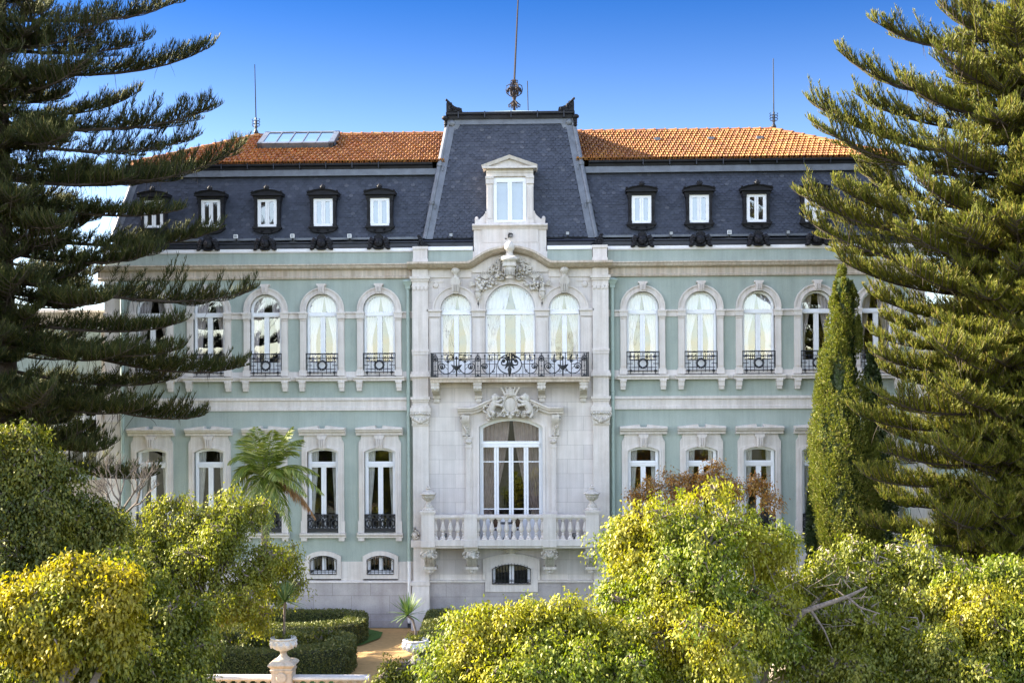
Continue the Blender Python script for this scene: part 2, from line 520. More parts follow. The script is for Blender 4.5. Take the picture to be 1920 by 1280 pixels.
# ---- plastered wing walls
g = G()
for cx, x0, x1 in BAYS:
    g.panel(x0, x1, z_band, z_top, arch(cx, 30*U, z_up_sill, z_spring, 30*U), 0.0, 0.3)
    g.panel(x0, x1, zg1, z_band, arch(cx, 29.5*U, z_lo_sill, ZL(847), 8*U), 0.0, 0.3)
    g.panel(x0, x1, zg0, zg1, arch(cx, 33.5*U, zg0, ZL(1042), 10*U), 0.0, 0.1)
for s in (-1, 1):
    g.box(min(s*182.5*U, s*HALF), max(s*182.5*U, s*HALF), 0.02, 0.3, ZL(520), ZL(468))
    xa, xb = sorted((s*803*U - s*958*U if False else s*153*U, s*69.5*U))
    g.box(xa, xb, WF+0.02, 0.3, ZC(492), ZC(466))
g.box(-HALF, -HALF+0.3, 0.3, DEPTH, 0, ZL(468)); g.box(HALF-0.3, HALF, 0.3, DEPTH, 0, ZL(468))
g.box(-HALF, HALF, DEPTH-0.3, DEPTH, 0, ZL(468))
g.box(-HALF+0.3, HALF-0.3, 0.3, DEPTH-0.3, ZL(505), ZL(500))
part("wall", g, "green", 0)

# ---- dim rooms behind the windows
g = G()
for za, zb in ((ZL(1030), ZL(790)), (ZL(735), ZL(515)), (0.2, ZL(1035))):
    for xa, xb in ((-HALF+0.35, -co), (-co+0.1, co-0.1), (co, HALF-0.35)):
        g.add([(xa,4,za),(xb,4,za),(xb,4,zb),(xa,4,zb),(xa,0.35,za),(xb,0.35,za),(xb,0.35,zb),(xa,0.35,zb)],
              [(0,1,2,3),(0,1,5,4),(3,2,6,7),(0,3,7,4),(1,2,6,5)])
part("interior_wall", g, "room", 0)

# ---- plinth and base courses
g = G()
for s in (-1, 1):
    x0, x1 = sorted((s*co, s*HALF))
    g.box(x0, x1, -0.06, 0.3, 0.28, z_stone0 - 0.08)
    g.box(x0, x1, -0.14, 0.3, -0.3, 0.285)
g.box(-ci, ci, WF-0.04, 0.3, -0.3, ZC(1106))
for x0, x1 in ((-ci, -49*U), (49*U, ci)): g.box(x0, x1, WF-0.04, 0.3, ZC(1106), ZC(1088))
part("plinth", g, "plinth", 0)

g = G()     # smooth base course with its ledge
for cx, x0, x1 in BAYS:
    g.box(x0, cx-33.5*U, -0.03, 0.3, z_stone0, zg0); g.box(cx+33.5*U, x1, -0.03, 0.3, z_stone0, zg0)
    g.prism_x([(-0.03, z_stone0), (-0.10, z_stone0-0.02), (-0.12, z_stone0-0.08), (0.1, z_stone0-0.08), (0.1, z_stone0)], x0, x1)
for s in (-1, 1):
    x0, x1 = sorted((s*741*U, s*HALF)); g.box(x0, x1, -0.05, 0.3, 0.28, z_top)         # corner quoin strip
    for py in (790, 700, 660, 590): g.box(x0-0.04, x1+0.04, -0.10, 0.2, ZL(py), ZL(py)+0.12)
    x0, x1 = sorted((s*ci, s*49*U))
    g.prism_x([(WF-0.03, ZC(1084)), (WF-0.12, ZC(1085)), (WF-0.12, ZC(1088)), (0.0, ZC(1088)), (0.0, ZC(1084))], x0, x1)
parts2("base_course", g, "stone", 0)

# ---- mouldings of the wings
g = G()
a, b_, c_, d_, e_ = ZL(496.3), ZL(500), ZL(506), ZL(520), ZL(524)
for s in (-1, 1):
    x0, x1 = sorted((s*co, s*(HALF+0.25)))
    g.prism_x([(0.15,a+0.03),(-0.34,a),(-0.34,b_+0.03),(-0.30,b_),(-0.27,c_+0.05),(-0.20,c_),(-0.08,c_-0.01),(-0.07,d_+0.04),(-0.12,d_),(-0.10,e_+0.02),(-0.05,e_),(0.15,e_)], x0, x1)
parts2("cornice", g, "warmstone", 25)
g = G()
zt, zb_ = ZL(745.5), ZL(769.5)
for s in (-1, 1):
    x0, x1 = sorted((s*co, s*(HALF+0.06)))
    h = zt - zb_
    g.prism_x([(0.1,zt+0.02),(-0.13,zt),(-0.13,zt-0.2*h),(-0.06,zt-0.24*h),(-0.06,zt-0.72*h),(-0.09,zt-0.76*h),(-0.09,zb_),(0.1,zb_)], x0, x1)
    # sill course with base band and impost band of the upper windows
    za = ZL(697); zc = ZL(706); zd = ZL(714)
    g.prism_x([(0.1,za+0.01),(-0.05,za),(-0.05,zc),(-0.15,zc-0.005),(-0.15,zc-0.06),(-0.10,zd),(0.1,zd)], x0, x1)
for cx, x0, x1 in BAYS:
    for xa, xb in ((x0, cx-42*U), (cx+42*U, x1)):
        g.prism_x([(0.1,ZL(585)),(-0.09,ZL(585)),(-0.09,ZL(588)),(-0.04,ZL(588.5)),(-0.04,ZL(597.5)),(0.1,ZL(597.5))], xa, xb)
parts2("string_course", g, "stone", 25)
g = G()
for s in (-1, 1):
    x0, x1 = sorted((s*co, s*HALF)); za, zb_ = zx(500, 467.3), zx(500, 474.6)
    g.prism_x([(0.3,za+0.03),(-0.05,za),(-0.05,zb_+0.04),(-0.02,zb_),(0.3,zb_)], x0, x1)
    x0, x1 = sorted((s*ci, s*69.5*U)); g.box(x0, x1, WF-0.04, 0.2, ZC(470), ZC(463))
parts2("coping", g, "coping", 0)

# ---- upper windows
def curtain_mesh(xa, xb, z0, z1, xe, y, folds, amp=0.03, n=40, tie=0.55):
    """hangs between xa (fixed edge) and xb at the top; drawn back to xe at the tie height"""
    g = G(); vs = []; rows = 10
    for j in range(rows+1):
        t = j/rows; z = z1 + (z0-z1)*t
        k = min(1, (t/tie))**1.5 if t < tie else 1 - 0.25*(t-tie)/(1-tie+1e-6)
        xi = xb + (xe-xb)*k
        for i in range(n+1):
            s = i/n; x = xa + (xi-xa)*s
            vs.append((x, y + amp*math.sin(s*folds*2*math.pi + 0.6*math.sin(3*s)), z))
    fs = [(j*(n+1)+i, j*(n+1)+i+1, (j+1)*(n+1)+i+1, (j+1)*(n+1)+i) for j in range(rows) for i in range(n)]
    g.add(vs, fs); return g

def upper_window(cx, style):
    hw, gl = 30*U, 25*U
    zs = z_spring; zb = z_up_sill
    g = G()
    g.band(arch(0, hw, zb, zs, hw), arch(0, gl, zb, zs, gl), 0.12, 0.22)
    g.band(arch(0, hw-0.03, zb, zs, hw-0.03), arch(0, gl+0.02, zb, zs, gl+0.02), 0.09, 0.13)
    g.box(-gl-0.02, gl+0.02, 0.08, 0.22, ZL(593.6), ZL(585))
    g.box(-gl, gl, 0.06, 0.09, ZL(592), ZL(590.5))
    for s in (-1, 1):
        g.box(min(s*0.002, s*4.5*U), max(s*0.002, s*4.5*U), 0.10, 0.20, zb, ZL(593.6))
    g.box(-gl, gl, 0.115, 0.21, zb, ZL(679))
    w = part("window", g, "paint", 30, loc=(cx, 0, 0))
    gg = G(); pts = arch(0, gl+0.01, zb, zs, gl+0.01); gg.add([(x, 0.17, z) for x, z in pts], [tuple(range(len(pts)))])
    mesh_obj("pane", gg, M["glass"], w, 0)
    # stone surround
    g = G(); ow = 42*U
    g.band(arch(0, ow, zb, zs, ow), arch(0, hw, zb, zs, hw), -0.09, 0.1)
    g.band(arch(0, ow, zs, zs, ow)[1:-1], arch(0, ow-0.055, zs, zs, ow-0.055)[1:-1], -0.13, -0.085)
    g.band(arch(0, hw+0.06, zs, zs, hw+0.06)[1:-1], arch(0, hw, zs, zs, hw)[1:-1], -0.115, -0.085)
    for s in (-1, 1):
        def bx(a, b, y0, y1, z0, z1): g.box(min(s*a, s*b), max(s*a, s*b), y0, y1, z0, z1)
        bx(hw+0.02, ow-0.02, -0.125, -0.085, ZL(690), ZL(603))                 # pilaster panel
        bx(hw-0.05, ow+0.07, -0.19, 0.05, ZL(588.5), ZL(585.3))                  # impost
        bx(hw-0.03, ow+0.03, -0.16, 0.05, ZL(597.5), ZL(588.5))
        bx(hw, ow+0.01, -0.135, 0.05, ZL(601), ZL(599.5))
        bx(hw-0.02, ow+0.03, -0.14, 0.05, zb+0.01, ZL(694))                      # pilaster foot
        bx(31*U, 43*U, -0.28, 0.05, ZL(718), ZL(714))                            # sill bracket
        bx(32*U, 42.5*U, -0.24, 0.05, ZL(727), ZL(718)); bx(33*U, 42*U, -0.19, 0.05, ZL(733), ZL(727))
    g.prism_x([(0.05,ZL(706)),(-0.30,ZL(706.5)),(-0.30,ZL(709)),(-0.24,ZL(712)),(-0.24,ZL(714.3)),(0.05,ZL(714.3))], -48*U, 48*U)
    key = [(-5.0*U, ZL(552)), (-6.2*U, ZL(537)), (-8.5*U, ZL(536)), (-8.5*U, ZL(533)), (8.5*U, ZL(533)), (8.5*U, ZL(536)), (6.2*U, ZL(537)), (5.0*U, ZL(552))]
    g.prism(key, -0.27, 0.0)
    for k in (-1, 0, 1): g.box(k*3*U-0.018, k*3*U+0.018, -0.32, -0.26, ZL(549), ZL(538.5))
    mesh_obj("surround", g, M["stone"], w, 25)
    # iron railing with wreath
    g = G(); yr = -0.10; x0, x1 = -30.6*U, 30.6*U
    Z = lambda f: ZL(708) + (ZL(663.5)-ZL(708))*f
    r = 0.014
    def bar(xa, za, xb, zb2, rr=r): g.tube([(xa, yr, za), (xb, yr, zb2)], rr, 5)
    g.box(x0, x1, yr-0.02, yr+0.02, Z(0.985), Z(1.03)); bar(x0, Z(0.08), x1, Z(0.08))
    bar(x0, Z(0.82), x1, Z(0.82)); bar(x0, Z(0.22), x1, Z(0.22))
    for s in (-1, 1):
        bar(s*30*U, Z(0.0), s*30*U, Z(1.0), 0.016); bar(s*23*U, Z(0.08), s*23*U, Z(1.0))
        for q in (8, 15.5): bar(s*q*U, Z(0.16), s*q*U, Z(0.92))
        bar(s*10*U, Z(0.68), s*26*U, Z(0.68)); bar(s*10*U, Z(0.36), s*26*U, Z(0.36)); bar(s*19*U, Z(0.52), s*30*U, Z(0.52))
        bar(s*7*U, Z(0.36), s*20*U, Z(0.36)); bar(s*7*U, Z(0.68), s*20*U, Z(0.68))
        for zz in (0.82, 0.22): g.blob((s*23*U, yr, Z(zz)), (0.055, 0.03, 0.055), 8, 5)
        for q in (8, 15.5):
            for zz in (0.36, 0.68): g.blob((s*q*U, yr, Z(zz)), 0.026, 6, 4)
    bar(0, Z(0.80), 0, Z(1.0)); bar(0, Z(-0.03), 0, Z(0.22))
    ring = [(7.6*U*math.cos(t*math.pi/12), yr, Z(0.52) + 7.6*U*math.sin(t*math.pi/12)) for t in range(25)]
    g.tube(ring, 0.034, 6)
    for t in range(16):
        an = t*math.pi/8; g.blob((9.2*U*math.cos(an), yr-0.01, Z(0.52)+9.2*U*math.sin(an)), 0.03, 6, 4)
    mesh_obj("railing", g, M["iron"], w, 40)
    if style == "sheer":
        for s in (-1, 1): mesh_obj("curtain", curtain_mesh(s*hw, s*0.01, zb, ZL(551), s*hw*0.55, 0.42, 4, 0.025), M["sheer"], w, 60)
    elif style == "half":
        for s in (-1, 1): mesh_obj("curtain", curtain_mesh(s*hw, s*0.10, zb, ZL(551), s*hw*0.62, 0.42, 4, 0.03), M["drape"], w, 60)
    return w
def share(src, cx):
    o = src.copy(); col.objects.link(o); o.location.x = cx
    for ch in src.children:
        c = ch.copy(); col.objects.link(c); c.parent = o
    return o
wa = upper_window(BAYS[0][0], "sheer"); wb_ = upper_window(BAYS[2][0], "half")
for i, (cx, _, _) in enumerate(BAYS):
    if i in (0, 2): continue
    share(wb_ if i in (3, 4, 8, 9) else wa, cx)

# ---- ground floor windows
def lower_window(cx):
    hw, gl = 29.5*U, 23*U; zb = z_lo_sill; zs = ZL(847); ri = 8*U
    g = G()
    g.band(arch(0, hw, zb, zs, ri), arch(0, gl, zb, ZL(848.5), 4*U), 0.12, 0.24)
    g.band(arch(0, hw-0.03, zb, zs-0.02, ri), arch(0, gl+0.04, zb, ZL(848.5), 5*U), 0.09, 0.13)
    g.box(-gl, gl, 0.10, 0.24, ZL(876), ZL(865.5)); g.box(-gl-0.05, gl+0.05, 0.06, 0.11, ZL(869.5), ZL(868)); g.box(-gl-0.05, gl+0.05, 0.07, 0.11, ZL(873.5), ZL(872))
    for s in (-1, 1): g.box(min(s*0.002, s*4.6*U), max(s*0.002, s*4.6*U), 0.11, 0.22, zb, ZL(876))
    g.box(-gl, gl, 0.13, 0.22, zb, ZL(988))
    w = part("window", g, "paint", 30, loc=(cx, 0, 0))
    pts = arch(0, gl+0.01, zb, ZL(848.5), 4*U); gg = G(); gg.add([(x, 0.18, z) for x, z in pts], [tuple(range(len(pts)))])
    mesh_obj("pane", gg, M["glasslow"], w, 0)
    g = G(); ow = 40*U
    # jambs, head block with concave shoulders
    outer = [(-ow, zb), (-ow, ZL(830)), (-ow+0.03, ZL(827)), (-36*U, ZL(823)), (-35*U, ZL(816)), (0, ZL(816)), (35*U, ZL(816)), (36*U, ZL(823)), (ow-0.03, ZL(827)), (ow, ZL(830)), (ow, zb)]
    a5 = arch(0, hw, zb, zs, ri, 8)
    inner = [a5[0], a5[1], a5[2], a5[3], a5[4], a5[5], a5[6], a5[7], a5[8], a5[9], a5[10]]
    g.band(outer, inner, -0.09, 0.12)
    g.band(arch(0, hw+0.16, zb, zs+0.09, ri+0.02), arch(0, hw, zb, zs, ri), -0.125, -0.085)
    g.band(arch(0, hw+0.07, zb, zs+0.04, ri+0.01), arch(0, hw, zb, zs, ri), -0.15, -0.12)
    g.prism_x([(0.05,ZL(802.5)),(-0.40,ZL(802.5)),(-0.40,ZL(805)),(-0.34,ZL(806)),(-0.32,ZL(809)),(-0.22,ZL(811.5)),(-0.20,ZL(815.5)),(0.05,ZL(815.5))], -44*U, 44*U)
    for s in (-1, 1):
        g.prism([(s*44*U, ZL(802.5)), (s*44*U, ZL(801.5)), (s*7.5*U, ZL(797.5)), (s*6*U, ZL(802.5))][::s], -0.36, 0.0)
        def bx(a, b, y0, y1, z0, z1): g.box(min(s*a, s*b), max(s*a, s*b), y0, y1, z0, z1)
        bx(hw+0.005, 41.5*U, -0.135, 0.1, zb+0.005, ZL(976))
        bx(30*U, 41*U, -0.16, 0.05, ZL(1013), ZL(1007))
    g.prism_x([(0.12,zb),(-0.24,zb-0.005),(-0.24,ZL(1001.5)),(-0.17,ZL(1004)),(-0.17,ZL(1007)),(0.12,ZL(1007))], -43.5*U, 43.5*U)
    key = [(-5.6*U, ZL(840)), (-6.6*U, ZL(823)), (-9*U, ZL(819)), (-9*U, ZL(816)), (9*U, ZL(816)), (9*U, ZL(819)), (6.6*U, ZL(823)), (5.6*U, ZL(840))]
    g.prism(key, -0.30, -0.05)
    for k in (-1, 0, 1): g.box(k*3.4*U-0.02, k*3.4*U+0.02, -0.35, -0.29, ZL(837), ZL(822))
    mesh_obj("surround", g, M["stone"], w, 25)
    # cast iron guard
    g = G(); y = -0.11; za, zt = ZL(997), ZL(963); x0, x1 = -29.5*U, 29.5*U
    H = zt-za
    g.box(x0, x1, y-0.02, y+0.02, zt-0.045, zt); g.box(x0, x1, y-0.015, y+0.015, za+0.02, za+0.24*H)
    g.box(x0, x1, y-0.012, y+0.012, za+0.74*H, za+0.78*H)
    for s in (-1, 1): g.box(s*29*U-0.02, s*29*U+0.02, y-0.02, y+0.02, za, zt)
    for k in range(4):
        c = (-21.6+14.4*k)*U; zc = za+0.48*H
        g.tube([(c+5.4*U*math.cos(t*math.pi/8), y, zc+0.21*H*math.sin(t*math.pi/8)) for t in range(17)], 0.026, 5)
        for s in (-1, 1):
            g.tube([(c+s*7.2*U, y, za+0.24*H), (c+s*6.6*U, y, zc), (c+s*7.2*U, y, za+0.75*H)], 0.03, 5)
            g.tube([(c+s*2.6*U, y, zc-0.2*H), (c, y, zc), (c+s*2.6*U, y, zc+0.2*H)], 0.014, 4)
    for c in (-25, 0, 25):
        for s in (-1, 1): g.tube([(c*U-0.07, y, za+(0.87-0.08*s)*H), (c*U+0.07, y, za+(0.87+0.08*s)*H)], 0.016, 4)
        g.box(c*U-0.085, c*U-0.07, y-0.01, y+0.01, za+0.76*H, zt); g.box(c*U+0.07, c*U+0.085, y-0.01, y+0.01, za+0.76*H, zt)
    for k in range(6): g.box((-25+10*k)*U-0.07, (-25+10*k)*U+0.05, y-0.01, y+0.01, za+0.80*H, za+0.93*H)
    mesh_obj("railing", g, M["iron"], w, 40)
    for s in (-1, 1): mesh_obj("curtain", curtain_mesh(s*hw, s*(0.22 if s < 0 else 0.30), zb, ZL(840), s*hw*0.66, 0.285, 5, 0.030, tie=0.75), M["drape"], w, 60)
    return w
wl = lower_window(BAYS[0][0])
for i, (cx, _, _) in enumerate(BAYS):
    if i: share(wl, cx)

# ---- cellar windows
def cellar_window(cx):
    hw = 25*U; zb = ZL(1075.5); zs = ZL(1048); ri = 7*U
    g = G(); g.band(arch(0, hw, zb, zs, ri), arch(0, hw-0.12, zb+0.12, zs-0.02, ri), 0.12, 0.2); g.box(-0.075, 0.075, 0.11, 0.2, zb, zs+ri-0.05); g.box(-hw, hw, 0.12, 0.2, zb, zb+0.14)
    w = part("cellar_window", g, "paint", 0, loc=(cx, 0, 0))
    pts = arch(0, hw-0.1, zb+0.1, zs, ri-0.03); gg = G(); gg.add([(x, 0.16, z) for x, z in pts], [tuple(range(len(pts)))])
    mesh_obj("pane", gg, M["glasslow"], w, 0)
    g = G(); ow = 33.5*U
    g.panel(-ow, ow, ZL(1084), ZL(1084)+0.001, [(-ow, ZL(1084)), (0, ZL(1084)), (ow, ZL(1084))], -0.08, 0.1) if False else None
    g.band(arch(0, ow, zb, ZL(1042), 10*U), arch(0, hw, zb, zs, ri), -0.09, 0.14)
    g.box(-ow, ow, -0.09, 0.14, ZL(1084), zb)
    mesh_obj("surround", g, M["stone"], w, 25)
    g = G(); y = -0.11
    a = arch(0, hw, zb, zs, ri); g.tube([(x, y, z) for x, z in a] + [(a[0][0], y, a[0][1])], 0.015, 5)
    for k in range(1, 7):
        x = -hw + 2*hw*k/7; R = (hw*hw+ri*ri)/(2*ri); zt = zs+ri-R+math.sqrt(R*R-x*x)
        g.tube([(x, y, zb-0.01), (x, y, zt)], 0.012, 5); g.blob((x, y, zb+0.17), 0.025, 6, 4)
    g.tube([(-hw, y, zb+0.10), (hw, y, zb+0.10)], 0.012, 5); g.tube([(-hw, y, zb+0.16), (hw, y, zb+0.16)], 0.012, 5)
    g.tube([(-hw, y, zs-0.06), (-hw*0.5, y, zs+ri*0.35), (0, y, zs+ri*0.6), (hw*0.5, y, zs+ri*0.35), (hw, y, zs-0.06)], 0.011, 5)
    mesh_obj("grille", g, M["iron"], w, 40)
    return w
wc = cellar_window(BAYS[0][0])
for i, (cx, _, _) in enumerate(BAYS):
    if i: share(wc, cx)

# ================================================================== the central bay
g = G()
hwC, hwS, xS = 47*U, 29.5*U, 101*U
z1 = ZC(512)
for x0, x1, cx, hw in ((-ci, -59*U, -xS, hwS), (-59*U, 59*U, 0, hwC), (59*U, ci, xS, hwS)):
    g.panel(x0, x1, ZC(708), z1, arch(cx, hw, ZC(702), ZC(581), hw), WF, 0.3)
g.panel(-ci, ci, ZC(1030), ZC(708), arch(0, 59*U, ZC(1019), ZC(799), 16*U), WF, 0.3)
g.panel(-ci, ci, ZC(1088), ZC(1030), arch(0, 35.5*U, ZC(1088), ZC(1063), 8*U), WF, 0.1)
part("central_wall", g, "ashlar", 0)

g = G()     # gable field under the arched cornice + frieze
arc = [(-190,493.5),(-82,493.5),(-76,492.8),(-70,489.5),(-62,484),(-50,476.5),(-36,470.5),(-18,466),(0,464.5)]
arcL = [(x*U, ZC(y)) for x, y in arc]; path = arcL + [(-x, z) for x, z in reversed(arcL[:-1])]
fld = [(-co, z1), (-co, ZC(497))] + [(x, z-0.05) for x, z in path[1:-1]] + [(co, ZC(497)), (co, z1)]
g.prism(fld, WF-0.03, 0.3)
g.prism([(x*0.96, z-0.30) for x, z in path[2:-2]] + [(70*U, ZC(512)), (-70*U, ZC(512))], WF-0.07, WF)
for s in (-1, 1):
    x0, x1 = sorted((s*ci, s*72*U)); g.box(x0, x1, WF-0.06, 0, ZC(521), ZC(512))
part("gable", g, "stone", 0)
g = G()
T = 11*U
g.sweep(path, [(0.03, 0.1), (0.0, -0.86), (-0.35*T, -0.86), (-0.45*T, -0.80), (-0.75*T, -0.74), (-T, -0.60), (-T*1.1, -0.48), (-T*1.1, 0.1)])
part("arched_cornice", g, "warmstone", 30)

# giant pilasters
g = G(); cap = G()
for s in (-1, 1):
    def bx(a, b, y0, y1, z0, z1_): g.box(min(s*a, s*b), max(s*a, s*b), y0, y1, z0, z1_)
    bx(ci, co, PIER, 0.2, ZC(1086), ZC(505))
    for pa, pb, e, dy in ((519,524,4,.10),(524,528,2,.05),(537,538.5,1,.03),(655,659,1.5,.05),(659,664,0.8,.03),(696,700,2,.06),(700,706,4,.11),(743,748,3.5,.10),(748,752,1.5,.05),(759,763,2,.05),(763,770,4.5,.12),(793.5,796,2,.05)):
        bx(ci-e*U, co+e*U, PIER-dy, 0.1, ZC(pb), ZC(pa))
    for k in range(4):  # wavy fringe under the upper capital
        g.blob((s*(ci+(3.7+7.3*k)*U), PIER-0.01, ZC(541)), (3.6*U, 0.035, 0.10), 8, 5)
    bx(ci-1*U, co+5*U, PIER-0.10, 0.2, ZC(1093), ZC(1086))
    zb0, zb1 = ZC(1093), 0.0
    x0, x1 = sorted((s*ci, s*(co+2*U)))
    g.add([(x0,PIER-0.05,zb0),(x1,PIER-0.05,zb0),(x1+0.04,PIER-0.28,zb1),(x0-0.04,PIER-0.28,zb1),(x0,0,zb0),(x1,0,zb0),(x1+0.04,0,zb1),(x0-0.04,0,zb1)],
          [(0,1,2,3),(0,4,5,1),(1,5,6,2),(0,3,7,4)])
    # parapet pier above the cornice
    bx(ci+1*U, co-2*U, PIER+0.05, 0.3, ZC(493), ZC(466)); bx(ci, co-1*U, PIER+0.01, 0.3, ZC(468), ZC(463)); bx(ci, co-1*U, PIER+0.01, 0.3, ZC(493), ZC(486))
    # foliage capital
    zc0, zc1 = ZC(793.5), ZC(770); xm = s*(ci+co)/2; hw = (co-ci)/2
    cap.prism([(xm-hw, zc0), (xm-hw-0.10, zc1), (xm+hw+0.10, zc1), (xm+hw, zc0)], PIER-0.10, 0.0)
    for q in (-1, 1):
        cap.tube(spiral(xm+q*(hw+0.0), zc1-0.14, PIER-0.12, 0.10, 0.015, math.pi/2, q*-1.4), 0.028, 5)
        for t in range(4): cap.blob((xm+q*(0.06+t*0.075), PIER-0.12, zc0+0.10+0.045*t), (0.05, 0.05, 0.085), 7, 5)
        for t in range(3): cap.blob((xm+q*(0.08+t*0.10), PIER-0.13, zc1-0.09), (0.045, 0.05, 0.045), 7, 5)
    cap.blob((xm, PIER-0.13, zc0+0.14), (0.06, 0.06, 0.13), 7, 5); cap.blob((xm, PIER-0.13, zc1-0.06), (0.08, 0.06, 0.06), 7, 5)
    # large scroll beside the lower balcony
    cap0 = cap; cap = G()
    sx = s*(co-3.5*U)
    cap.tube([(sx+s*0.05, PIER-0.05, ZC(985)), (sx+s*-0.10, PIER-0.05, ZC(992))] + spiral(sx, ZC(1000), PIER-0.05, 0.19, 0.03, math.pi*0.6, s*1.6), 0.045, 6)
    cap.blob((sx, PIER-0.05, ZC(1000)), (0.11, 0.08, 0.11)); g.box(min(s*(ci-1*U), s*(co+4*U)), max(s*(ci-1*U), s*(co+4*U)), PIER-0.10, 0, ZC(1022), ZC(1009))
    part("scroll", cap, "carved", 60); cap = cap0
parts2("pilaster", g, "stone", 0)
parts2("capital", cap, "carved", 60)

# ---- the three upper windows
def grand_window(cx, hw, leaves):
    gl = hw-4*U; zb = ZC(702); zs = ZC(581)
    g = G()
    g.band(arch(0, hw, zb, zs, hw, 20), arch(0, gl, zb, zs, gl, 20), WF+0.14, WF+0.26)
    g.band(arch(0, hw-0.03, zb, zs, hw-0.03, 20), arch(0, gl+0.03, zb, zs, gl+0.03, 20), WF+0.11, WF+0.15)
    g.box(-gl-0.02, gl+0.02, WF+0.09, WF+0.26, ZC(590), ZC(581)); g.box(-gl-0.04, gl+0.04, WF+0.06, WF+0.1, ZC(590), ZC(588))
    st = 2*gl/leaves
    for k in range(1, leaves): g.box(-gl+k*st-4.2*U, -gl+k*st+4.2*U, WF+0.12, WF+0.24, zb, ZC(590))
    g.box(-gl, gl, WF+0.14, WF+0.24, zb, ZC(676))
    w = part("window", g, "paint", 30, loc=(cx, 0, 0))
    pts = arch(0, gl+0.01, zb, zs, gl+0.01, 20); gg = G(); gg.add([(x, WF+0.2, z) for x, z in pts], [tuple(range(len(pts)))])
    mesh_obj("pane", gg, M["glass"], w, 0)
    g = G()
    ow = hw+15*U if hw < 1 else hw+13*U
    g.band(arch(0, ow, zs, zs, ow, 20)[1:-1], arch(0, hw, zs, zs, hw, 20)[1:-1], WF-0.05, WF+0.1)
    g.band(arch(0, ow, zs, zs, ow, 20)[1:-1], arch(0, ow-0.06, zs, zs, ow-0.06, 20)[1:-1], WF-0.09, WF-0.045)
    g.band(arch(0, hw+0.06, zs, zs, hw+0.06, 20)[1:-1], arch(0, hw, zs, zs, hw, 20)[1:-1], WF-0.085, WF-0.045)
    mesh_obj("surround", g, M["stone"], w, 25)
    for s in (-1, 1): mesh_obj("curtain", curtain_mesh(s*hw, s*0.02, zb, zs+hw*0.97, s*hw*0.6, 0.28, 5, 0.025), M["sheer"], w, 60)
    return w
grand_window(-xS, hwS, 2); grand_window(0, hwC, 3); grand_window(xS, hwS, 2)
g = G()     # piers between them
for s in (-1, 1):
    for a, b in ((47, 71.5), (130.5, 153)):
        x0, x1 = sorted((s*a*U, s*b*U)); g = G()
        g.box(x0-0.05, x1+0.05, WF-0.16, WF+0.1, ZC(584), ZC(580.5)); g.box(x0-0.01, x1+0.01, WF-0.09, WF+0.1, ZC(594), ZC(584))
        g.box(x0+0.03, x1-0.03, WF-0.06, WF, ZC(700), ZC(597)); g.box(x0+0.10, x1-0.10, WF-0.085, WF, ZC(690), ZC(602))
        g.box(x0-0.01, x1+0.01, WF-0.10, WF, ZC(706), ZC(694)); part("window_pier", g, "stone", 25)
    x0, x1 = sorted((s*148*U, s*124*U)); rg = G(); rg.box(x0, x1, WF-0.04, WF, ZC(529.5), ZC(527)); rg.blob((s*139*U, WF, ZC(535)), (6*U, 0.07, 6*U), 12, 8); part("roundel", rg, "stone", 60)

# ---- carved ornament over the windows
g = G()
def urn_prof(cx, y, zbase, h, w):
    return [(w*0.50, zbase), (w*0.42, zbase+0.05*h), (w*0.62, zbase+0.28*h), (w*0.75, zbase+0.42*h), (w*0.62, zbase+0.48*h), (w*0.5, zbase+0.55*h), (w*0.30, zbase+0.66*h), (w*0.28, zbase+0.72*h)]
yo = WF-0.16
zt = ZC(455)
g.lathe([(0.14, ZC(526)), (0.16, ZC(523)), (0.13, ZC(521)), (0.20, ZC(512)), (0.24, ZC(507)), (0.20, ZC(504)), (0.24, ZC(496)), (0.25, ZC(489)), (0.17, ZC(485)), (0.13, ZC(478)), (0.14, ZC(475)), (0.20, ZC(472)), (0.21, ZC(469)), (0.19, ZC(464)), (0.12, ZC(459)), (0.02, ZC(456.5))], 0, yo-0.34, 14)
g.sq_lathe([(0.25, ZC(504)), (0.27, ZC(502)), (0.25, ZC(500)), (0.25, ZC(494)), (0.30, ZC(492)), (0.30, ZC(488)), (0.22, ZC(485))], 0, yo-0.34)
for k in range(7): g.box(-0.17+k*0.057-0.012, -0.17+k*0.057+0.012, yo-0.56, yo-0.2, ZC(520), ZC(507))
rnd = random.Random(5)
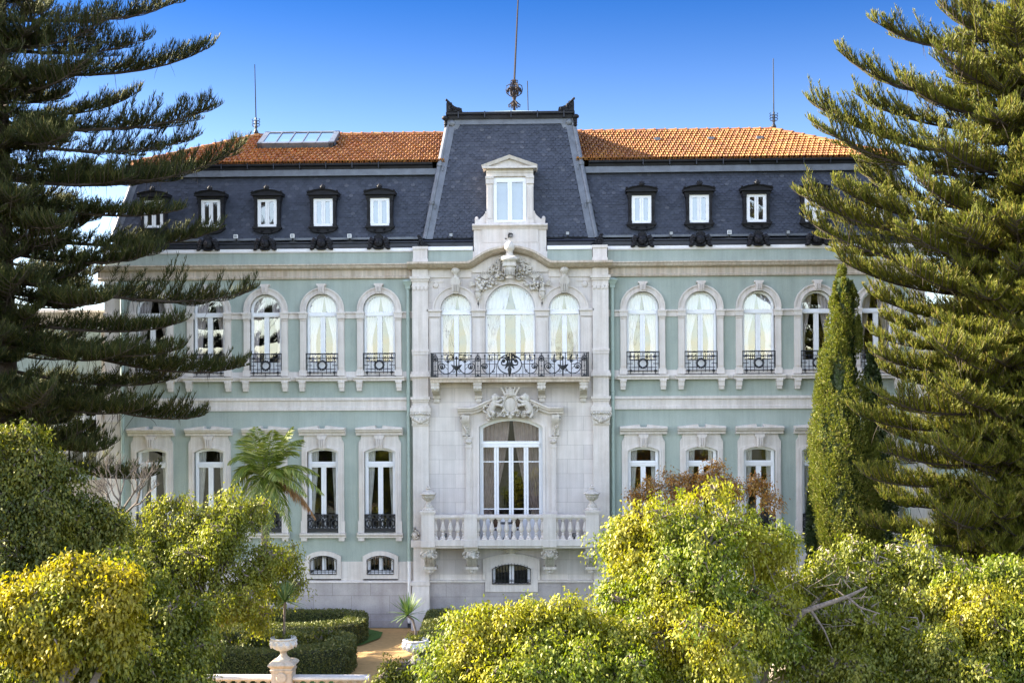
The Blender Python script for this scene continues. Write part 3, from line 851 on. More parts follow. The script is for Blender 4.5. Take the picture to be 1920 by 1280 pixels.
for s in (-1, 1):
    g.tube(spiral(s*16*U, ZC(520), yo, 0.19, 0.03, math.pi/2 if s > 0 else math.pi/2, s*-1.7), 0.05, 6)
    g.tube([(s*9*U, yo, ZC(497)), (s*12*U, yo, ZC(505)), (s*13*U, yo, ZC(512))], 0.06, 6)
    g.blob((s*15*U, yo, ZC(487)), (0.10, 0.1, 0.11)); g.tube(spiral(s*17*U, ZC(490), yo, 0.14, 0.03, 0, s*1.4), 0.04, 5)
    # garland swag: a thick chain of fruit and leaves
    P0, P1, P2 = Vector((s*20*U, 0, ZC(505))), Vector((s*42*U, 0, ZC(560))), Vector((s*62*U, 0, ZC(522)))
    for k in range(60):
        t = rnd.random(); p = P0*(1-t)**2 + P1*2*t*(1-t) + P2*t*t
        wd = 0.16*math.sin(math.pi*min(1, 0.15+t*0.8))+0.03
        g.blob((p.x+rnd.uniform(-wd, wd), yo+rnd.uniform(-0.10, 0.03), p.z+rnd.uniform(-wd, wd)), rnd.uniform(0.035, 0.075), 6, 4)
    for (a, b, r) in ((28, 503, 0.20), (36, 508, 0.13), (24, 496, 0.11)): g.tube(spiral(s*a*U, ZC(b), yo, r, 0.03, math.pi*0.2, s*1.5), 0.042, 5)
    for k in range(9):
        a = math.pi*k/8; g.tube([(s*46*U, yo+0.05, ZC(524)), (s*46*U+0.26*math.cos(a), yo, ZC(524)+0.12+0.20*math.sin(a))], 0.035, 5, 0.012)
    # drop
    for k in range(16): g.blob((s*59*U+rnd.uniform(-0.07, 0.07), yo, ZC(520)-0.10*k*0.6), rnd.uniform(0.04, 0.075), 6, 4)
    g.lathe([(0.03, ZC(563)), (0.10, ZC(560)), (0.13, ZC(553)), (0.10, ZC(549)), (0.14, ZC(547)), (0.11, ZC(543)), (0.08, ZC(538)), (0.11, ZC(534))], s*59.5*U, yo+0.04, 12)
    for k in range(6):
        a = -0.3+1.2*k/5; g.tube([(s*66*U, yo+0.06, ZC(535)), (s*66*U+s*0.24*math.cos(a), yo, ZC(535)+0.24*math.sin(a))], 0.04, 5, 0.012)
    # keystone vases over the side windows
    xv = s*xS
    g.prism([(xv-6*U, ZC(552)), (xv-8*U, ZC(534)), (xv-9.5*U, ZC(531)), (xv-6.5*U, ZC(522)), (xv+6.5*U, ZC(522)), (xv+9.5*U, ZC(531)), (xv+8*U, ZC(534)), (xv+6*U, ZC(552))], yo-0.20, WF)
    for k in (-1, 0, 1): g.box(xv+k*4*U-0.02, xv+k*4*U+0.02, yo-0.25, yo-0.19, ZC(549), ZC(535))
    g.lathe([(0.11, ZC(522)), (0.08, ZC(518)), (0.10, ZC(516)), (0.17, ZC(511)), (0.17, ZC(507)), (0.10, ZC(504)), (0.01, ZC(502.5))], xv, yo-0.08, 12)
part("carved_ornament", g, "carved", 60)

# ---- upper balcony
UB = -1.25
g = G(); x0, x1 = XC(806, UB), XC(1106, UB)
za, zb_ = ZC(706.5, UB), ZC(716, UB)
g.prism_x([(0,za),(UB,za),(UB,za-0.06),(UB+0.05,za-0.09),(UB+0.07,zb_),(0,zb_)], x0, x1)
balcony = part("upper_balcony", g, "warmstone", 25)
for px in (816, 895.5, 1015.5, 1094.5):
    g = G(); c = XC(px, UB+0.2); w = 7*U; zt = zb_
    for k, (ya, yb, zA, zB, ww) in enumerate(((UB+0.12, 0, zt, zt-0.10, 1.12), (UB+0.16, 0, zt-0.10, zt-0.15, 0.95), (UB+0.12, 0, zt-0.15, zt-0.24, 1.08))):
        g.box(c-w*ww, c+w*ww, ya, yb, zB, zA)
    g.prism_x([(UB+0.16, zt-0.24), (UB+0.22, zt-0.33), (UB+0.45, zt-0.40), (-0.55, zt-0.50), (-0.45, zt-0.62), (WF, zt-0.68), (WF, zt-0.24)], c-w*0.92, c+w*0.92)
    g.blob((c, UB+0.16, zt-0.27), 0.05, 7, 5)
    g.box(c-w*1.05, c+w*1.05, -0.50, WF, zt-0.60, zt-0.52); g.box(c-w*0.75, c+w*0.75, -0.42, WF, zt-0.76, zt-0.60)
    mesh_obj("corbel", g, M["carved"], balcony, 25)
# wrought iron front
g = G(); y = UB+0.06
zA, zB = za, ZC(660.5, UB); H = zB-zA
Z = lambda f: zA + H*f
cx0 = (x0+x1)/2; S = (x1-x0)/302.0      # metres per photo pixel here
X = lambda d: cx0 + d*S
def rod(p, r=0.014, n=5): g.tube(p, r, n)
def bar(xa, fa, xb, fb, r=0.014): rod([(X(xa), y, Z(fa)), (X(xb), y, Z(fb))], r)
g.box(X(-149.5), X(149.5), y-0.03, y+0.03, Z(0.965), Z(1.0))
g.box(X(-149), X(-50), y-0.01, y+0.01, Z(0.735), Z(0.76)); g.box(X(50), X(149), y-0.01, y+0.01, Z(0.735), Z(0.76)); g.box(X(-50), X(-22), y-0.01, y+0.01, Z(0.735), Z(0.76)); g.box(X(22), X(50), y-0.01, y+0.01, Z(0.735), Z(0.76))
g.box(X(-149), X(149), y-0.012, y+0.012, Z(0.115), Z(0.14))
for s in (-1, 1):
    for xa in (145, 148.5): bar(s*xa, 0, s*xa, 1, 0.022)
    for pc in (141, 60):                      # posts with bosses
        for d in (-5, 5): bar(s*pc+d, 0, s*pc+d, 0.72, 0.02)
        bar(s*pc, 0.15, s*pc, 0.7, 0.010)
        g.tube([(X(s*pc)+4.6*S*math.cos(t*math.pi/8), y, Z(0.75)+4.6*S*math.sin(t*math.pi/8)) for t in range(17)], 0.022, 5)
        g.blob((X(s*pc), y, Z(0.75)), (3*S, 0.04, 3*S)); bar(s*pc, 0.84, s*pc, 1.0)
        for q in (-1, 1): rod(spiral(X(s*pc+q*2.4), Z(0.89), y, 2.2*S, 0.5*S, math.pi/2, q*1.1, 10), 0.009)
        g.blob((X(s*pc), y, Z(0.45)), 0.03, 6, 4); g.box(X(s*pc-6), X(s*pc+6), y-0.05, y+0.05, Z(0), Z(0.05)); g.box(X(s*pc-5), X(s*pc+5), y-0.01, y+0.01, Z(0.25), Z(0.275))
        g.blob((X(s*pc), y, Z(0.05)), (3*S, 0.04, 3*S))
    m = 100.5                                  # side bays
    g.tube([(X(s*m), y, Z(0.03)), (X(s*m), y, Z(0.28)), (X(s*m), y, Z(0.70)), (X(s*m), y, Z(0.84))], [0.03, 0.035, 0.02, 0.03], 6)
    g.tube([(X(s*m), y, Z(0.70)), (X(s*m), y, Z(0.78)), (X(s*m), y, Z(0.86))], [0.02, 0.06, 0.01], 6)
    for q in (-1, 1):
        g.tube([(X(s*m), y, Z(0.28)), (X(s*m+q*4), y, Z(0.42)), (X(s*m+q*10), y, Z(0.51))], [0.03, 0.07, 0.015], 5)
        g.tube([(X(s*m+q*4), y, Z(0.42)), (X(s*m+q*5), y, Z(0.52))], [0.05, 0.01], 5)
        # big C scroll
        arcp = [(X(s*m+q*4.7), y, Z(1.0)), (X(s*m+q*4.7), y, Z(0.60))]
        for t in range(11):
            a = math.pi + math.pi*t/10 if q > 0 else -math.pi*t/10
            arcp.append((X(s*m+q*19.5)+15*S*math.cos(a), y, Z(0.48)+0.34*H*math.sin(a)))
        rod(arcp, 0.018)
        rod(spiral(X(s*m+q*27.5), Z(0.43), y, 7.0*S, 1.3*S, 0 if q > 0 else math.pi, q*1.5, 22), 0.020); g.blob((X(s*m+q*27), y, Z(0.40)), 0.045, 6, 4)
        bar(s*m+q*16, 0, s*m+q*16, 0.90, 0.016); g.blob((X(s*m+q*16), y, Z(0.63)), (0.06, 0.03, 0.05), 6, 4); g.blob((X(s*m+q*16), y, Z(0.87)), (0.03, 0.03, 0.06), 6, 4)
        bar(s*m+q*27.5, 0.52, s*m+q*27.5, 0.90, 0.013); g.blob((X(s*m+q*27.5), y, Z(0.87)), (0.028, 0.03, 0.06), 6, 4)
        for e in (-1, 1): rod(spiral(X(s*m+q*16+e*3.6), Z(0.68), y, 2.6*S, 0.6*S, math.pi/2, e*1.2, 12), 0.010)
        rod(spiral(X(s*m+q*32), Z(0.63), y, 2.6*S, 0.6*S, 0, 1.3, 12), 0.010)
        bar(s*m+q*16, 0.52, s*m+q*27.5, 0.52, 0.011); bar(s*m+q*16, 0.30, s*m+q*23, 0.48, 0.009)
        rod(spiral(X(s*m+q*6), Z(0.25), y, 3.2*S, 0.7*S, 0, q*1.4, 12), 0.012); rod([(X(s*m+q*9), y, Z(0.22)), (X(s*m+q*13), y, Z(0.16)), (X(s*m+q*17), y, Z(0.20))], 0.010)
    # middle bay
    arcp = [(X(s*28), y, Z(1.0)), (X(s*28), y, Z(0.55))]
    for t in range(11):
        a = math.pi*t/10; arcp.append((X(s*40)-s*12*S*math.cos(a), y, Z(0.47)-0.33*H*math.sin(a)))
    rod(arcp, 0.018); rod(spiral(X(s*47), Z(0.43), y, 6.5*S, 1.3*S, 0 if s > 0 else math.pi, s*1.5, 22), 0.020); g.blob((X(s*47), y, Z(0.40)), 0.045, 6, 4)
    for xa in (38, 47): bar(s*xa, 0.0 if xa == 38 else 0.52, s*xa, 0.90, 0.015); g.blob((X(s*xa), y, Z(0.87)), (0.03, 0.03, 0.06), 6, 4)
    for e in (-1, 1): rod(spiral(X(s*38+e*3.6), Z(0.68), y, 2.6*S, 0.6*S, math.pi/2, e*1.2, 12), 0.010)
    bar(s*23, 0.53, s*48, 0.53, 0.012); bar(s*25, 0, s*25, 0.53, 0.013); rod(spiral(X(s*31), Z(0.24), y, 3*S, 0.7*S, 0, s*1.4, 12), 0.012)
    rod(spiral(X(s*11.5), Z(0.60), y, 10*S, 1.0*S, math.pi*0.15 if s > 0 else math.pi*0.85, s*1.35, 30), 0.026); g.blob((X(s*11.5), y, Z(0.66)), 0.075, 8, 5)
    big = [(X(0)+s*22.5*S*math.cos(a), y, Z(0.52)+0.39*H*math.sin(a)) for a in [math.pi*0.42 - math.pi*0.92*t/16 for t in range(17)]]
    rod(big, 0.022); rod([big[0], (X(s*4), y, Z(0.72)), (X(s*1), y, Z(0.40))], 0.026)
    g.tube([(X(s*4), y, Z(0.62)), (X(s*5), y, Z(0.45)), (X(s*9), y, Z(0.33))], [0.02, 0.05, 0.015], 5); g.tube([(X(s*3), y, Z(0.98)), (X(s*6), y, Z(0.86)), (X(s*2), y, Z(0.66))], 0.022, 5)
    for xa in (6, 12, 18.5): bar(s*xa*1.0, 0, s*xa, 0.12, 0.012)
g.tube([(X(0), y, Z(0.02)), (X(0), y, Z(0.14)), (X(0), y, Z(0.33)), (X(0), y, Z(0.45)), (X(0), y, Z(0.98))], [0.02, 0.055, 0.09, 0.03, 0.022], 6)
for s, xe in ((-1, x0+0.04), (1, x1-0.04)):     # returns to the wall
    g.tube([(xe, y, Z(0.98)), (xe, WF, Z(0.98))], 0.03, 5)
    for f in (0.13, 0.75): g.tube([(xe, y, Z(f)), (xe, WF, Z(f))], 0.014, 5)
    for k in range(1, 6): g.tube([(xe, y+0.15*k, Z(0)), (xe, y+0.15*k, Z(0.98))], 0.014, 5)
mesh_obj("railing", g, M["iron"], balcony, 40)

# ---- garden door with its surround
g = G()
dw = 59*U; gw = 52*U; zb = ZC(1019); yd = WF+0.14
g.band(arch(0, dw, zb, ZC(799), 16*U, 20), arch(0, gw, zb, ZC(802), 13.5*U, 20), yd, yd+0.14)
g.box(-gw, gw, yd-0.02, yd+0.14, ZC(838), ZC(826.5)); g.box(-gw-0.05, gw+0.05, yd-0.06, yd, ZC(832), ZC(829.5)); g.box(-gw-0.05, gw+0.05, yd-0.05, yd, ZC(837), ZC(835))
for c in (-27.5, 0, 28):
    g.box(c*U-4.3*U, c*U-0.3*U, yd-0.01, yd+0.12, zb, ZC(838)); g.box(c*U+0.3*U, c*U+4.3*U, yd-0.01, yd+0.12, zb, ZC(838))
for py in (864.8, 953): g.box(-gw, gw, yd+0.03, yd+0.1, ZC(py+0.9), ZC(py-0.9))
g.box(-gw, gw, yd+0.02, yd+0.12, zb, ZC(965))
door = part("door", g, "paint", 30)
pts = arch(0, gw+0.01, zb, ZC(802), 13.5*U, 20); gg = G(); gg.add([(x, yd+0.07, z) for x, z in pts], [tuple(range(len(pts)))])
mesh_obj("pane", gg, M["glasslow"], door, 0)
for s in (-1, 1): mesh_obj("curtain", curtain_mesh(s*dw, s*0.06, zb, ZC(784), s*dw*0.66, 0.28, 7, 0.04, n=60, tie=0.8), M["mauve"], door, 60)
g = G()
ow = 76*U
head = [(-ow, zb), (-ow, ZC(775)), (-64*U, ZC(772)), (-45*U, ZC(764)), (-22*U, ZC(757)), (0, ZC(754)), (22*U, ZC(757)), (45*U, ZC(764)), (64*U, ZC(772)), (ow, ZC(775)), (ow, zb)]
inn = arch(0, dw, zb, ZC(799), 16*U, 8)
g.band(head, inn, WF-0.10, WF+0.14)
g.band(arch(0, dw+0.10, zb, ZC(798), 17*U, 20), arch(0, dw, zb, ZC(799), 16*U, 20), WF-0.15, WF-0.095)
pth = [(-98,762.5),(-72,762.5),(-64,760),(-45,751),(-25,744),(0,740)]
pl = [(x*U, ZC(yy)) for x, yy in pth]; pth2 = pl + [(-x, z) for x, z in reversed(pl[:-1])]
T = 12.5*U
g.sweep(pth2, [(0.02, WF), (0, WF-0.52), (-0.2*T, WF-0.52), (-0.3*T, WF-0.46), (-0.55*T, WF-0.42), (-0.7*T, WF-0.32), (-T, WF-0.28), (-T, WF)])
for s in (-1, 1):
    x0_, x1_ = sorted((s*73*U, s*84*U))
    g.box(x0_, x1_, WF-0.14, WF, ZC(958), ZC(832)); g.box(x0_-0.05, x1_+0.05, WF-0.18, WF, ZC(962), ZC(956)); g.box(x0_-0.04, x1_+0.04, WF-0.19, WF, ZC(820), ZC(817)); g.box(x0_-0.03, x1_+0.03, WF-0.17, WF, ZC(838), ZC(835)); g.box(x0_, x1_, WF-0.16, WF, ZC(835), ZC(820))
    g.box(x0_+0.05, x1_-0.05, WF-0.16, WF-0.13, ZC(950), ZC(842))
mesh_obj("surround", g, M["stone"], door, 25)
g = G()
for s in (-1, 1):       # scrolled consoles
    c = s*83*U
    g.prism_x([(WF-0.40, ZC(777)), (WF-0.42, ZC(783)), (WF-0.34, ZC(790)), (WF-0.22, ZC(797)), (WF-0.14, ZC(808)), (WF-0.16, ZC(815)), (WF, ZC(817)), (WF, ZC(777))], c-7*U, c+7*U)
    g.tube(spiral(s*86*U, ZC(784), WF-0.30, 0.15, 0.03, math.pi/2, -s*1.5), 0.045, 6)
    g.tube([(s*91*U, WF-0.2, ZC(788)), (s*87*U, WF-0.2, ZC(797)), (s*82*U, WF-0.2, ZC(806)), (s*82*U, WF-0.2, ZC(812))], [0.05, 0.06, 0.05, 0.04], 6)
    for k in range(5): g.blob((s*(82+rnd.uniform(-3, 3))*U, WF-0.19, ZC(795+5*k)), rnd.uniform(0.04, 0.07), 6, 4)
    g.blob((s*78*U, WF-0.18, ZC(827)), (0.12, 0.08, 0.08)); g.blob((s*81*U, WF-0.18, ZC(827)), (0.09, 0.08, 0.06))
# cartouche, crown and supporters
for h in split_sides(g): mesh_obj("console", h, M["carved"], door, 60)
g = G()
yc = WF-0.55
g.blob((0, yc+0.12, ZC(758)), (0.27, 0.10, 0.33), 16, 10)
g.tube([(0.27*math.cos(t*math.pi/12), yc+0.06, ZC(758)+0.34*math.sin(t*math.pi/12)) for t in range(25)], 0.055, 6)
for k in range(10):
    a = 2*math.pi*k/10; g.blob((0.33*math.cos(a), yc+0.06, ZC(758)+0.40*math.sin(a)), 0.075, 7, 5)
g.lathe([(0.20, ZC(743)), (0.23, ZC(740)), (0.20, ZC(738)), (0.22, ZC(734)), (0.20, ZC(731)), (0.10, ZC(727)), (0.02, ZC(725))], 0, yc+0.15, 14)
for k in range(5):
    xx = (-0.30+0.15*k); g.tube([(xx*0.6, yc+0.02, ZC(741)), (xx*0.9, yc+0.02, ZC(733)), (xx*1.15, yc+0.05, ZC(728-2*(k in (0, 4))))], [0.06, 0.05, 0.025], 6); g.blob((xx*1.15, yc+0.05, ZC(727)), 0.045, 6, 4)
for s in (-1, 1):
    # rampant beast: rump, chest, neck, maned head, muzzle, legs, tail
    g.blob((s*36*U, yc+0.1, ZC(768)), (0.15, 0.13, 0.15), 9, 7); g.tube([(s*36*U, yc+0.1, ZC(767)), (s*31*U, yc+0.06, ZC(757)), (s*27*U, yc+0.04, ZC(750))], [0.15, 0.14, 0.12], 8)
    g.blob((s*27*U, yc+0.02, ZC(744.5)), (0.14, 0.14, 0.15), 10, 8); g.blob((s*22.5*U, yc-0.02, ZC(744)), (0.09, 0.07, 0.07), 8, 6)
    g.blob((s*28*U, yc+0.0, ZC(739.5)), (0.06, 0.06, 0.06), 7, 5); g.blob((s*31*U, yc+0.02, ZC(746)), (0.10, 0.12, 0.15), 8, 6)
    for (za_, xb_, zb2) in ((752, 17, 750), (757, 16, 760)): g.tube([(s*28*U, yc, ZC(za_)), (s*22*U, yc-0.05, ZC(za_+1)), (s*xb_*U, yc-0.04, ZC(zb2))], [0.08, 0.065, 0.05], 7); g.blob((s*xb_*U, yc-0.05, ZC(zb2)), 0.06, 7, 5)
    g.tube([(s*36*U, yc+0.06, ZC(770)), (s*31*U, yc-0.02, ZC(774)), (s*33*U, yc-0.02, ZC(780))], [0.12, 0.085, 0.055], 7); g.tube([(s*39*U, yc+0.1, ZC(770)), (s*40*U, yc+0.06, ZC(777)), (s*36*U, yc+0.02, ZC(782))], [0.10, 0.07, 0.05], 7)
    g.tube(spiral(s*44*U, ZC(765), yc+0.15, 0.16, 0.04, -1.2, s*1.1, 14), 0.035, 5)
    for k in range(26):
        a = rnd.random(); g.blob((s*(8+36*a)*U, yc+0.22+rnd.uniform(-0.08, 0.02), ZC(772+10*a+rnd.uniform(-5, 5))), rnd.uniform(0.04, 0.085), 6, 4)
    for q in (14, 27): g.tube(spiral(s*q*U, ZC(775), yc+0.12, 0.13, 0.03, 0.5, s*1.4, 14), 0.035, 5)
g.blob((0, yc+0.15, ZC(779)), (0.11, 0.1, 0.13))
mesh_obj("carving", g, M["carved"], door, 60)

# ---- cellar window in the middle
hw = 35.5*U; zbC = ZC(1091); zs = ZC(1063); ri = 8*U
g = G(); g.band(arch(0, hw, zbC, zs, ri), arch(0, hw-0.12, zbC+0.05, zs-0.02, ri), WF+0.1, WF+0.2); g.box(-0.09, 0.09, WF+0.1, WF+0.2, zbC, zs+ri-0.05)
w = part("cellar_window", g, "paint", 0)
pts = arch(0, hw-0.1, zbC+0.03, zs, ri-0.03); gg = G(); gg.add([(x, WF+0.15, z) for x, z in pts], [tuple(range(len(pts)))]); mesh_obj("pane", gg, M["glasslow"], w, 0)
g = G(); g.band(arch(0, 49*U, zbC, ZC(1046), 9*U), arch(0, hw, zbC, zs, ri), WF-0.09, WF+0.12); g.box(-49*U, 49*U, WF-0.09, WF+0.1, ZC(1106), zbC)
g.band(arch(0, 53*U, ZC(1084), ZC(1045), 10*U), arch(0, 49*U, ZC(1084), ZC(1046), 9*U), WF-0.13, WF)
mesh_obj("surround", g, M["stone"], w, 25)
g = G(); y = WF-0.14; a = arch(0, hw, zbC, zs, ri); g.tube([(x, y, z) for x, z in a]+[(a[0][0], y, a[0][1])], 0.016, 5)
for k in range(1, 12):
    x = -hw+2*hw*k/12; R = (hw*hw+ri*ri)/(2*ri); zt = zs+ri-R+math.sqrt(R*R-x*x); g.tube([(x, y, zbC-0.02 if k % 4 == 0 else zbC), (x, y, zt+0.06)], 0.011, 5); g.blob((x, y, zbC+0.15), 0.022, 6, 4)
for d in (0.1, 0.16): g.tube([(-hw, y, zbC+d), (hw, y, zbC+d)], 0.012, 5)
mesh_obj("grille", g, M["iron"], w, 40)

# ---- lower balcony: slab, corbels, balustrade
LB = -1.45
lb = G(); x0, x1 = XC(789, LB), XC(1122, LB)
zt, zb2 = ZC(1018, LB), ZC(1027.5, LB)
lb.prism_x([(0,zt),(LB,zt),(LB,zt-0.10),(LB+0.04,zt-0.13),(LB+0.06,zb2),(0,zb2)], x0, x1)
low_bal = part("lower_balcony", lb, "stone", 25)
SL = (x1-x0)/333.0; cl = (x0+x1)/2
XX = lambda d: cl + d*SL
zr1, zr0 = ZC(965, LB), ZC(971.5, LB)
g = G()
for s in (-1, 1):
    a, b = sorted((XX(s*166.5), XX(s*142))); g.box(a, b, LB-0.03, LB+0.45, ZC(1025, LB), ZC(963, LB)); g.box(a-0.06, b+0.06, LB-0.09, LB+0.5, ZC(960, LB), ZC(956.5, LB)); g.box(a-0.03, b+0.03, LB-0.06, LB+0.47, ZC(963, LB), ZC(960, LB)); g.box(a-0.02, b+0.02, LB-0.05, LB+0.46, ZC(1025, LB), ZC(1013, LB))
    a, b = sorted((XX(s*86), XX(s*62))); g.box(a, b, LB-0.02, LB+0.35, ZC(1025, LB), ZC(963.5, LB)); g.box(a-0.02, b+0.02, LB-0.04, LB+0.37, ZC(970, LB), ZC(963, LB)); g.box(a+0.08, b-0.08, LB-0.035, LB, ZC(1006, LB), ZC(976, LB)); g.box(a-0.02, b+0.02, LB-0.045, LB+0.36, ZC(1025, LB), ZC(1012, LB))
    a, b = sorted((XX(s*150), WF)) if False else sorted((XX(s*164), XX(s*148))); g.box(a, b, LB+0.4, WF, zr0, zr1); g.box(a, b, LB+0.4, WF, zt, zt+0.12)
    a, b = sorted((XX(s*142), XX(s*86))); g.box(a, b, LB+0.02, LB+0.30, zr0, zr1); g.box(a, b, LB+0.0, LB+0.30, zt, ZC(1011.5, LB))
g.box(XX(-62), XX(62), LB+0.02, LB+0.30, zr0, zr1); g.box(XX(-62), XX(62), LB, LB+0.30, zt, ZC(1011.5, LB))
for a, b in ((-142, -86), (-62, 62), (86, 142)): g.box(XX(a), XX(b), LB-0.01, LB+0.03, zr0+0.03, zr1-0.03)
mesh_obj("parapet", g, M["stone"], low_bal, 25)
def baluster_mesh(h, r):
    g = G(); g.sq_lathe([(r*0.95, 0), (r*0.95, 0.06*h)], 0, 0)
    g.lathe([(r*0.9, 0.06*h), (r*0.95, 0.09*h), (r*0.62, 0.15*h), (r*0.50, 0.20*h), (r*0.72, 0.27*h), (r*0.40, 0.31*h), (r*0.44, 0.33*h), (r*0.95, 0.42*h), (r*1.0, 0.50*h), (r*0.78, 0.62*h), (r*0.50, 0.78*h), (r*0.46, 0.84*h), (r*0.75, 0.87*h), (r*0.5, 0.90*h), (r*0.85, 0.945*h)], 0, 0, 10)
    g.sq_lathe([(r*0.95, 0.94*h), (r*0.95, 1.0*h)], 0, 0); return g
hB = zr0 - ZC(1011.5, LB)
b0 = None
for d in [-127, -113, -99, 99, 113, 127] + [-48.5+13.9*k for k in range(8)] + [-141, -87.5, 141, 87.5, -61, 61]:
    if b0 is None: b0 = mesh_obj("baluster", baluster_mesh(hB, 0.105), M["stone"], low_bal, 40, (XX(d), LB+0.17, ZC(1011.5, LB)))
    else:
        o = b0.copy(); col.objects.link(o); o.location.x = XX(d)
for d in (-154, -74, 74, 154):
    g = G(); c = XX(d); w = 12.5*U; z = zb2
    g.box(c-w*1.0, c+w*1.0, LB+0.16, WF, z-0.09, z); g.box(c-w*0.9, c+w*0.9, LB+0.20, WF, z-0.13, z-0.09)
    for q in (-1, 1):
        g.tube([(c+q*w*0.72, LB+0.30, z-0.30)]*1+[(c+q*w*0.72+0.12*math.cos(t), LB+0.30, z-0.28+0.13*math.sin(t)) for t in [k*0.6 for k in range(12)]], 0.05, 6)
    g.blob((c, LB+0.27, z-0.27), (w*0.75, 0.14, 0.17), 12, 8)
    for k in range(8): g.blob((c+rnd.uniform(-0.2, 0.2), LB+0.15, z-0.25+rnd.uniform(-0.12, 0.12)), rnd.uniform(0.04, 0.07), 6, 4)
    g.prism_x([(LB+0.28, z-0.36), (LB+0.40, z-0.55), (LB+0.60, z-0.78), (WF, z-0.80), (WF, z-0.13), (LB+0.22, z-0.13)], c-w*0.72, c+w*0.72)
    for k in range(4): g.prism_x([(LB+0.25, z-0.40), (LB+0.37, z-0.57), (LB+0.56, z-0.77), (LB+0.7, z-0.77), (LB+0.5, z-0.4)], c+(-0.54+0.36*k)*w-0.03, c+(-0.54+0.36*k)*w+0.03)
    g.box(c-w*0.98, c+w*0.98, LB+0.52, WF, z-0.88, z-0.78); g.prism([(c-w*0.9, z-0.88), (c-w*0.55, z-0.98), (c, z-1.08), (c+w*0.55, z-0.98), (c+w*0.9, z-0.88)], LB+0.62, WF)
    g.blob((c, LB+0.62, z-0.96), (0.08, 0.06, 0.09), 7, 5)
    mesh_obj("corbel", g, M["carved"], low_bal, 40)
g = G(); g.blob((0, WF-0.02, ZC(1031)), (0.16, 0.10, 0.22), 12, 8)
for k in range(7):
    a = math.pi + math.pi*k/6; g.tube([(0, WF-0.04, ZC(1029)), (0.30*math.cos(a)*1.3, WF-0.05, ZC(1029)+0.26*math.sin(a))], 0.05, 5, 0.02)
part("shell_carving", g, "carved", 60)
# ================================================================== roofs
def shingles(P0, P1, Q0, Q1, w, row, inside=None):
    """scale slates on the quad P0-P1 (foot) / Q0-Q1 (top), vertical in x"""
    V = []; F = []
    P0, P1, Q0, Q1 = map(Vector, (P0, P1, Q0, Q1))
    up = (Q0+Q1)/2 - (P0+P1)/2; up.x = 0; L = up.length; up.normalize()
    n = Vector((1,0,0)).cross(up); n.normalize()
    if n.y > 0: n = -n
    rows = int(L/row)+1
    rr = random.Random(3)
    for j in range(rows+1):
        t = j*row/L
        if t > 1.0: break
        xl = P0.x + (Q0.x-P0.x)*t; xr = P1.x + (Q1.x-P1.x)*t
        base = Vector((0, P0.y, P0.z)) + up*(j*row)
        k0 = math.floor(xl/w)
        x = k0*w + (w/2 if j % 2 else 0)
        while x < xr:
            if x >= xl-0.02 and x+w <= xr+0.02:
                ex = min(row*1.9, L - j*row + 0.02)
                tl = rr.uniform(0.018, 0.040)
                b = len(V)
                cx = x+w/2
                for (dx, du, h) in ((-w*0.47, ex, 0.004), (-w*0.47, row*0.5, tl*0.8), (-w*0.36, row*0.16, tl), (-w*0.13, 0.0, tl), (w*0.13, 0.0, tl), (w*0.36, row*0.16, tl), (w*0.47, row*0.5, tl*0.8), (w*0.47, ex, 0.004)):
                    p = base + up*du + n*h; V.append((cx+dx, p.y, p.z))
                F.append(tuple(range(b, b+8)))
            x += w
    g = G(); g.v = V; g.f = F; return g

def sl(Y0, z0, Y1, z1):
    return lambda t: (Y0+(Y1-Y0)*t, z0+(z1-z0)*t)
zm0, zm1 = zx(500, 450, 0.3), zx(500, 321, 0.95)
YM0, YM1 = 0.30, 0.95
XM0, XM1 = HALF-0.15, HALF-0.95
# tower corners
TX0, TX1 = 161.5*U, 116.5*49.05/FPX
TY0, TY1 = 0.12, 1.05
zt0, zt1 = ZC(447, TY0), ZC(224, TY1)
def tower_hw(z): return TX0 + (TX1-TX0)*(z-zt0)/(zt1-zt0)

g = G()
B0, B1 = DEPTH-0.3, DEPTH-0.95
g.add([(-XM0,YM0,zm0),(XM0,YM0,zm0),(XM0,B0,zm0),(-XM0,B0,zm0),(-XM1,YM1,zm1),(XM1,YM1,zm1),(XM1,B1,zm1),(-XM1,B1,zm1)],
      [(0,1,5,4),(1,2,6,5),(2,3,7,6),(3,0,4,7),(4,5,6,7)])
mansard = part("mansard_roof", g, "slatebase", 0)
zs1 = zm1 - 0.22
tS = (zs1-zm0)/(zm1-zm0)
for s in (-1, 1):
    ya, yb = YM0, YM0+(YM1-YM0)*tS
    if s < 0: gg = shingles((-XM0+0.15,ya,zm0+0.03),(-TX0-0.05,ya,zm0+0.03),(-XM0+0.15+(XM0-XM1)*tS,yb,zs1),(-tower_hw(zs1)-0.02,yb,zs1), 0.19, 0.108)
    else: gg = shingles((TX0+0.05,ya,zm0+0.03),(XM0-0.15,ya,zm0+0.03),(tower_hw(zs1)+0.02,yb,zs1),(XM0-0.15-(XM0-XM1)*tS,yb,zs1), 0.19, 0.108)
    mesh_obj("slates", gg, M["slate"], mansard, 0)
g = G()     # lead flashings: foot strip, head strip, hip rolls
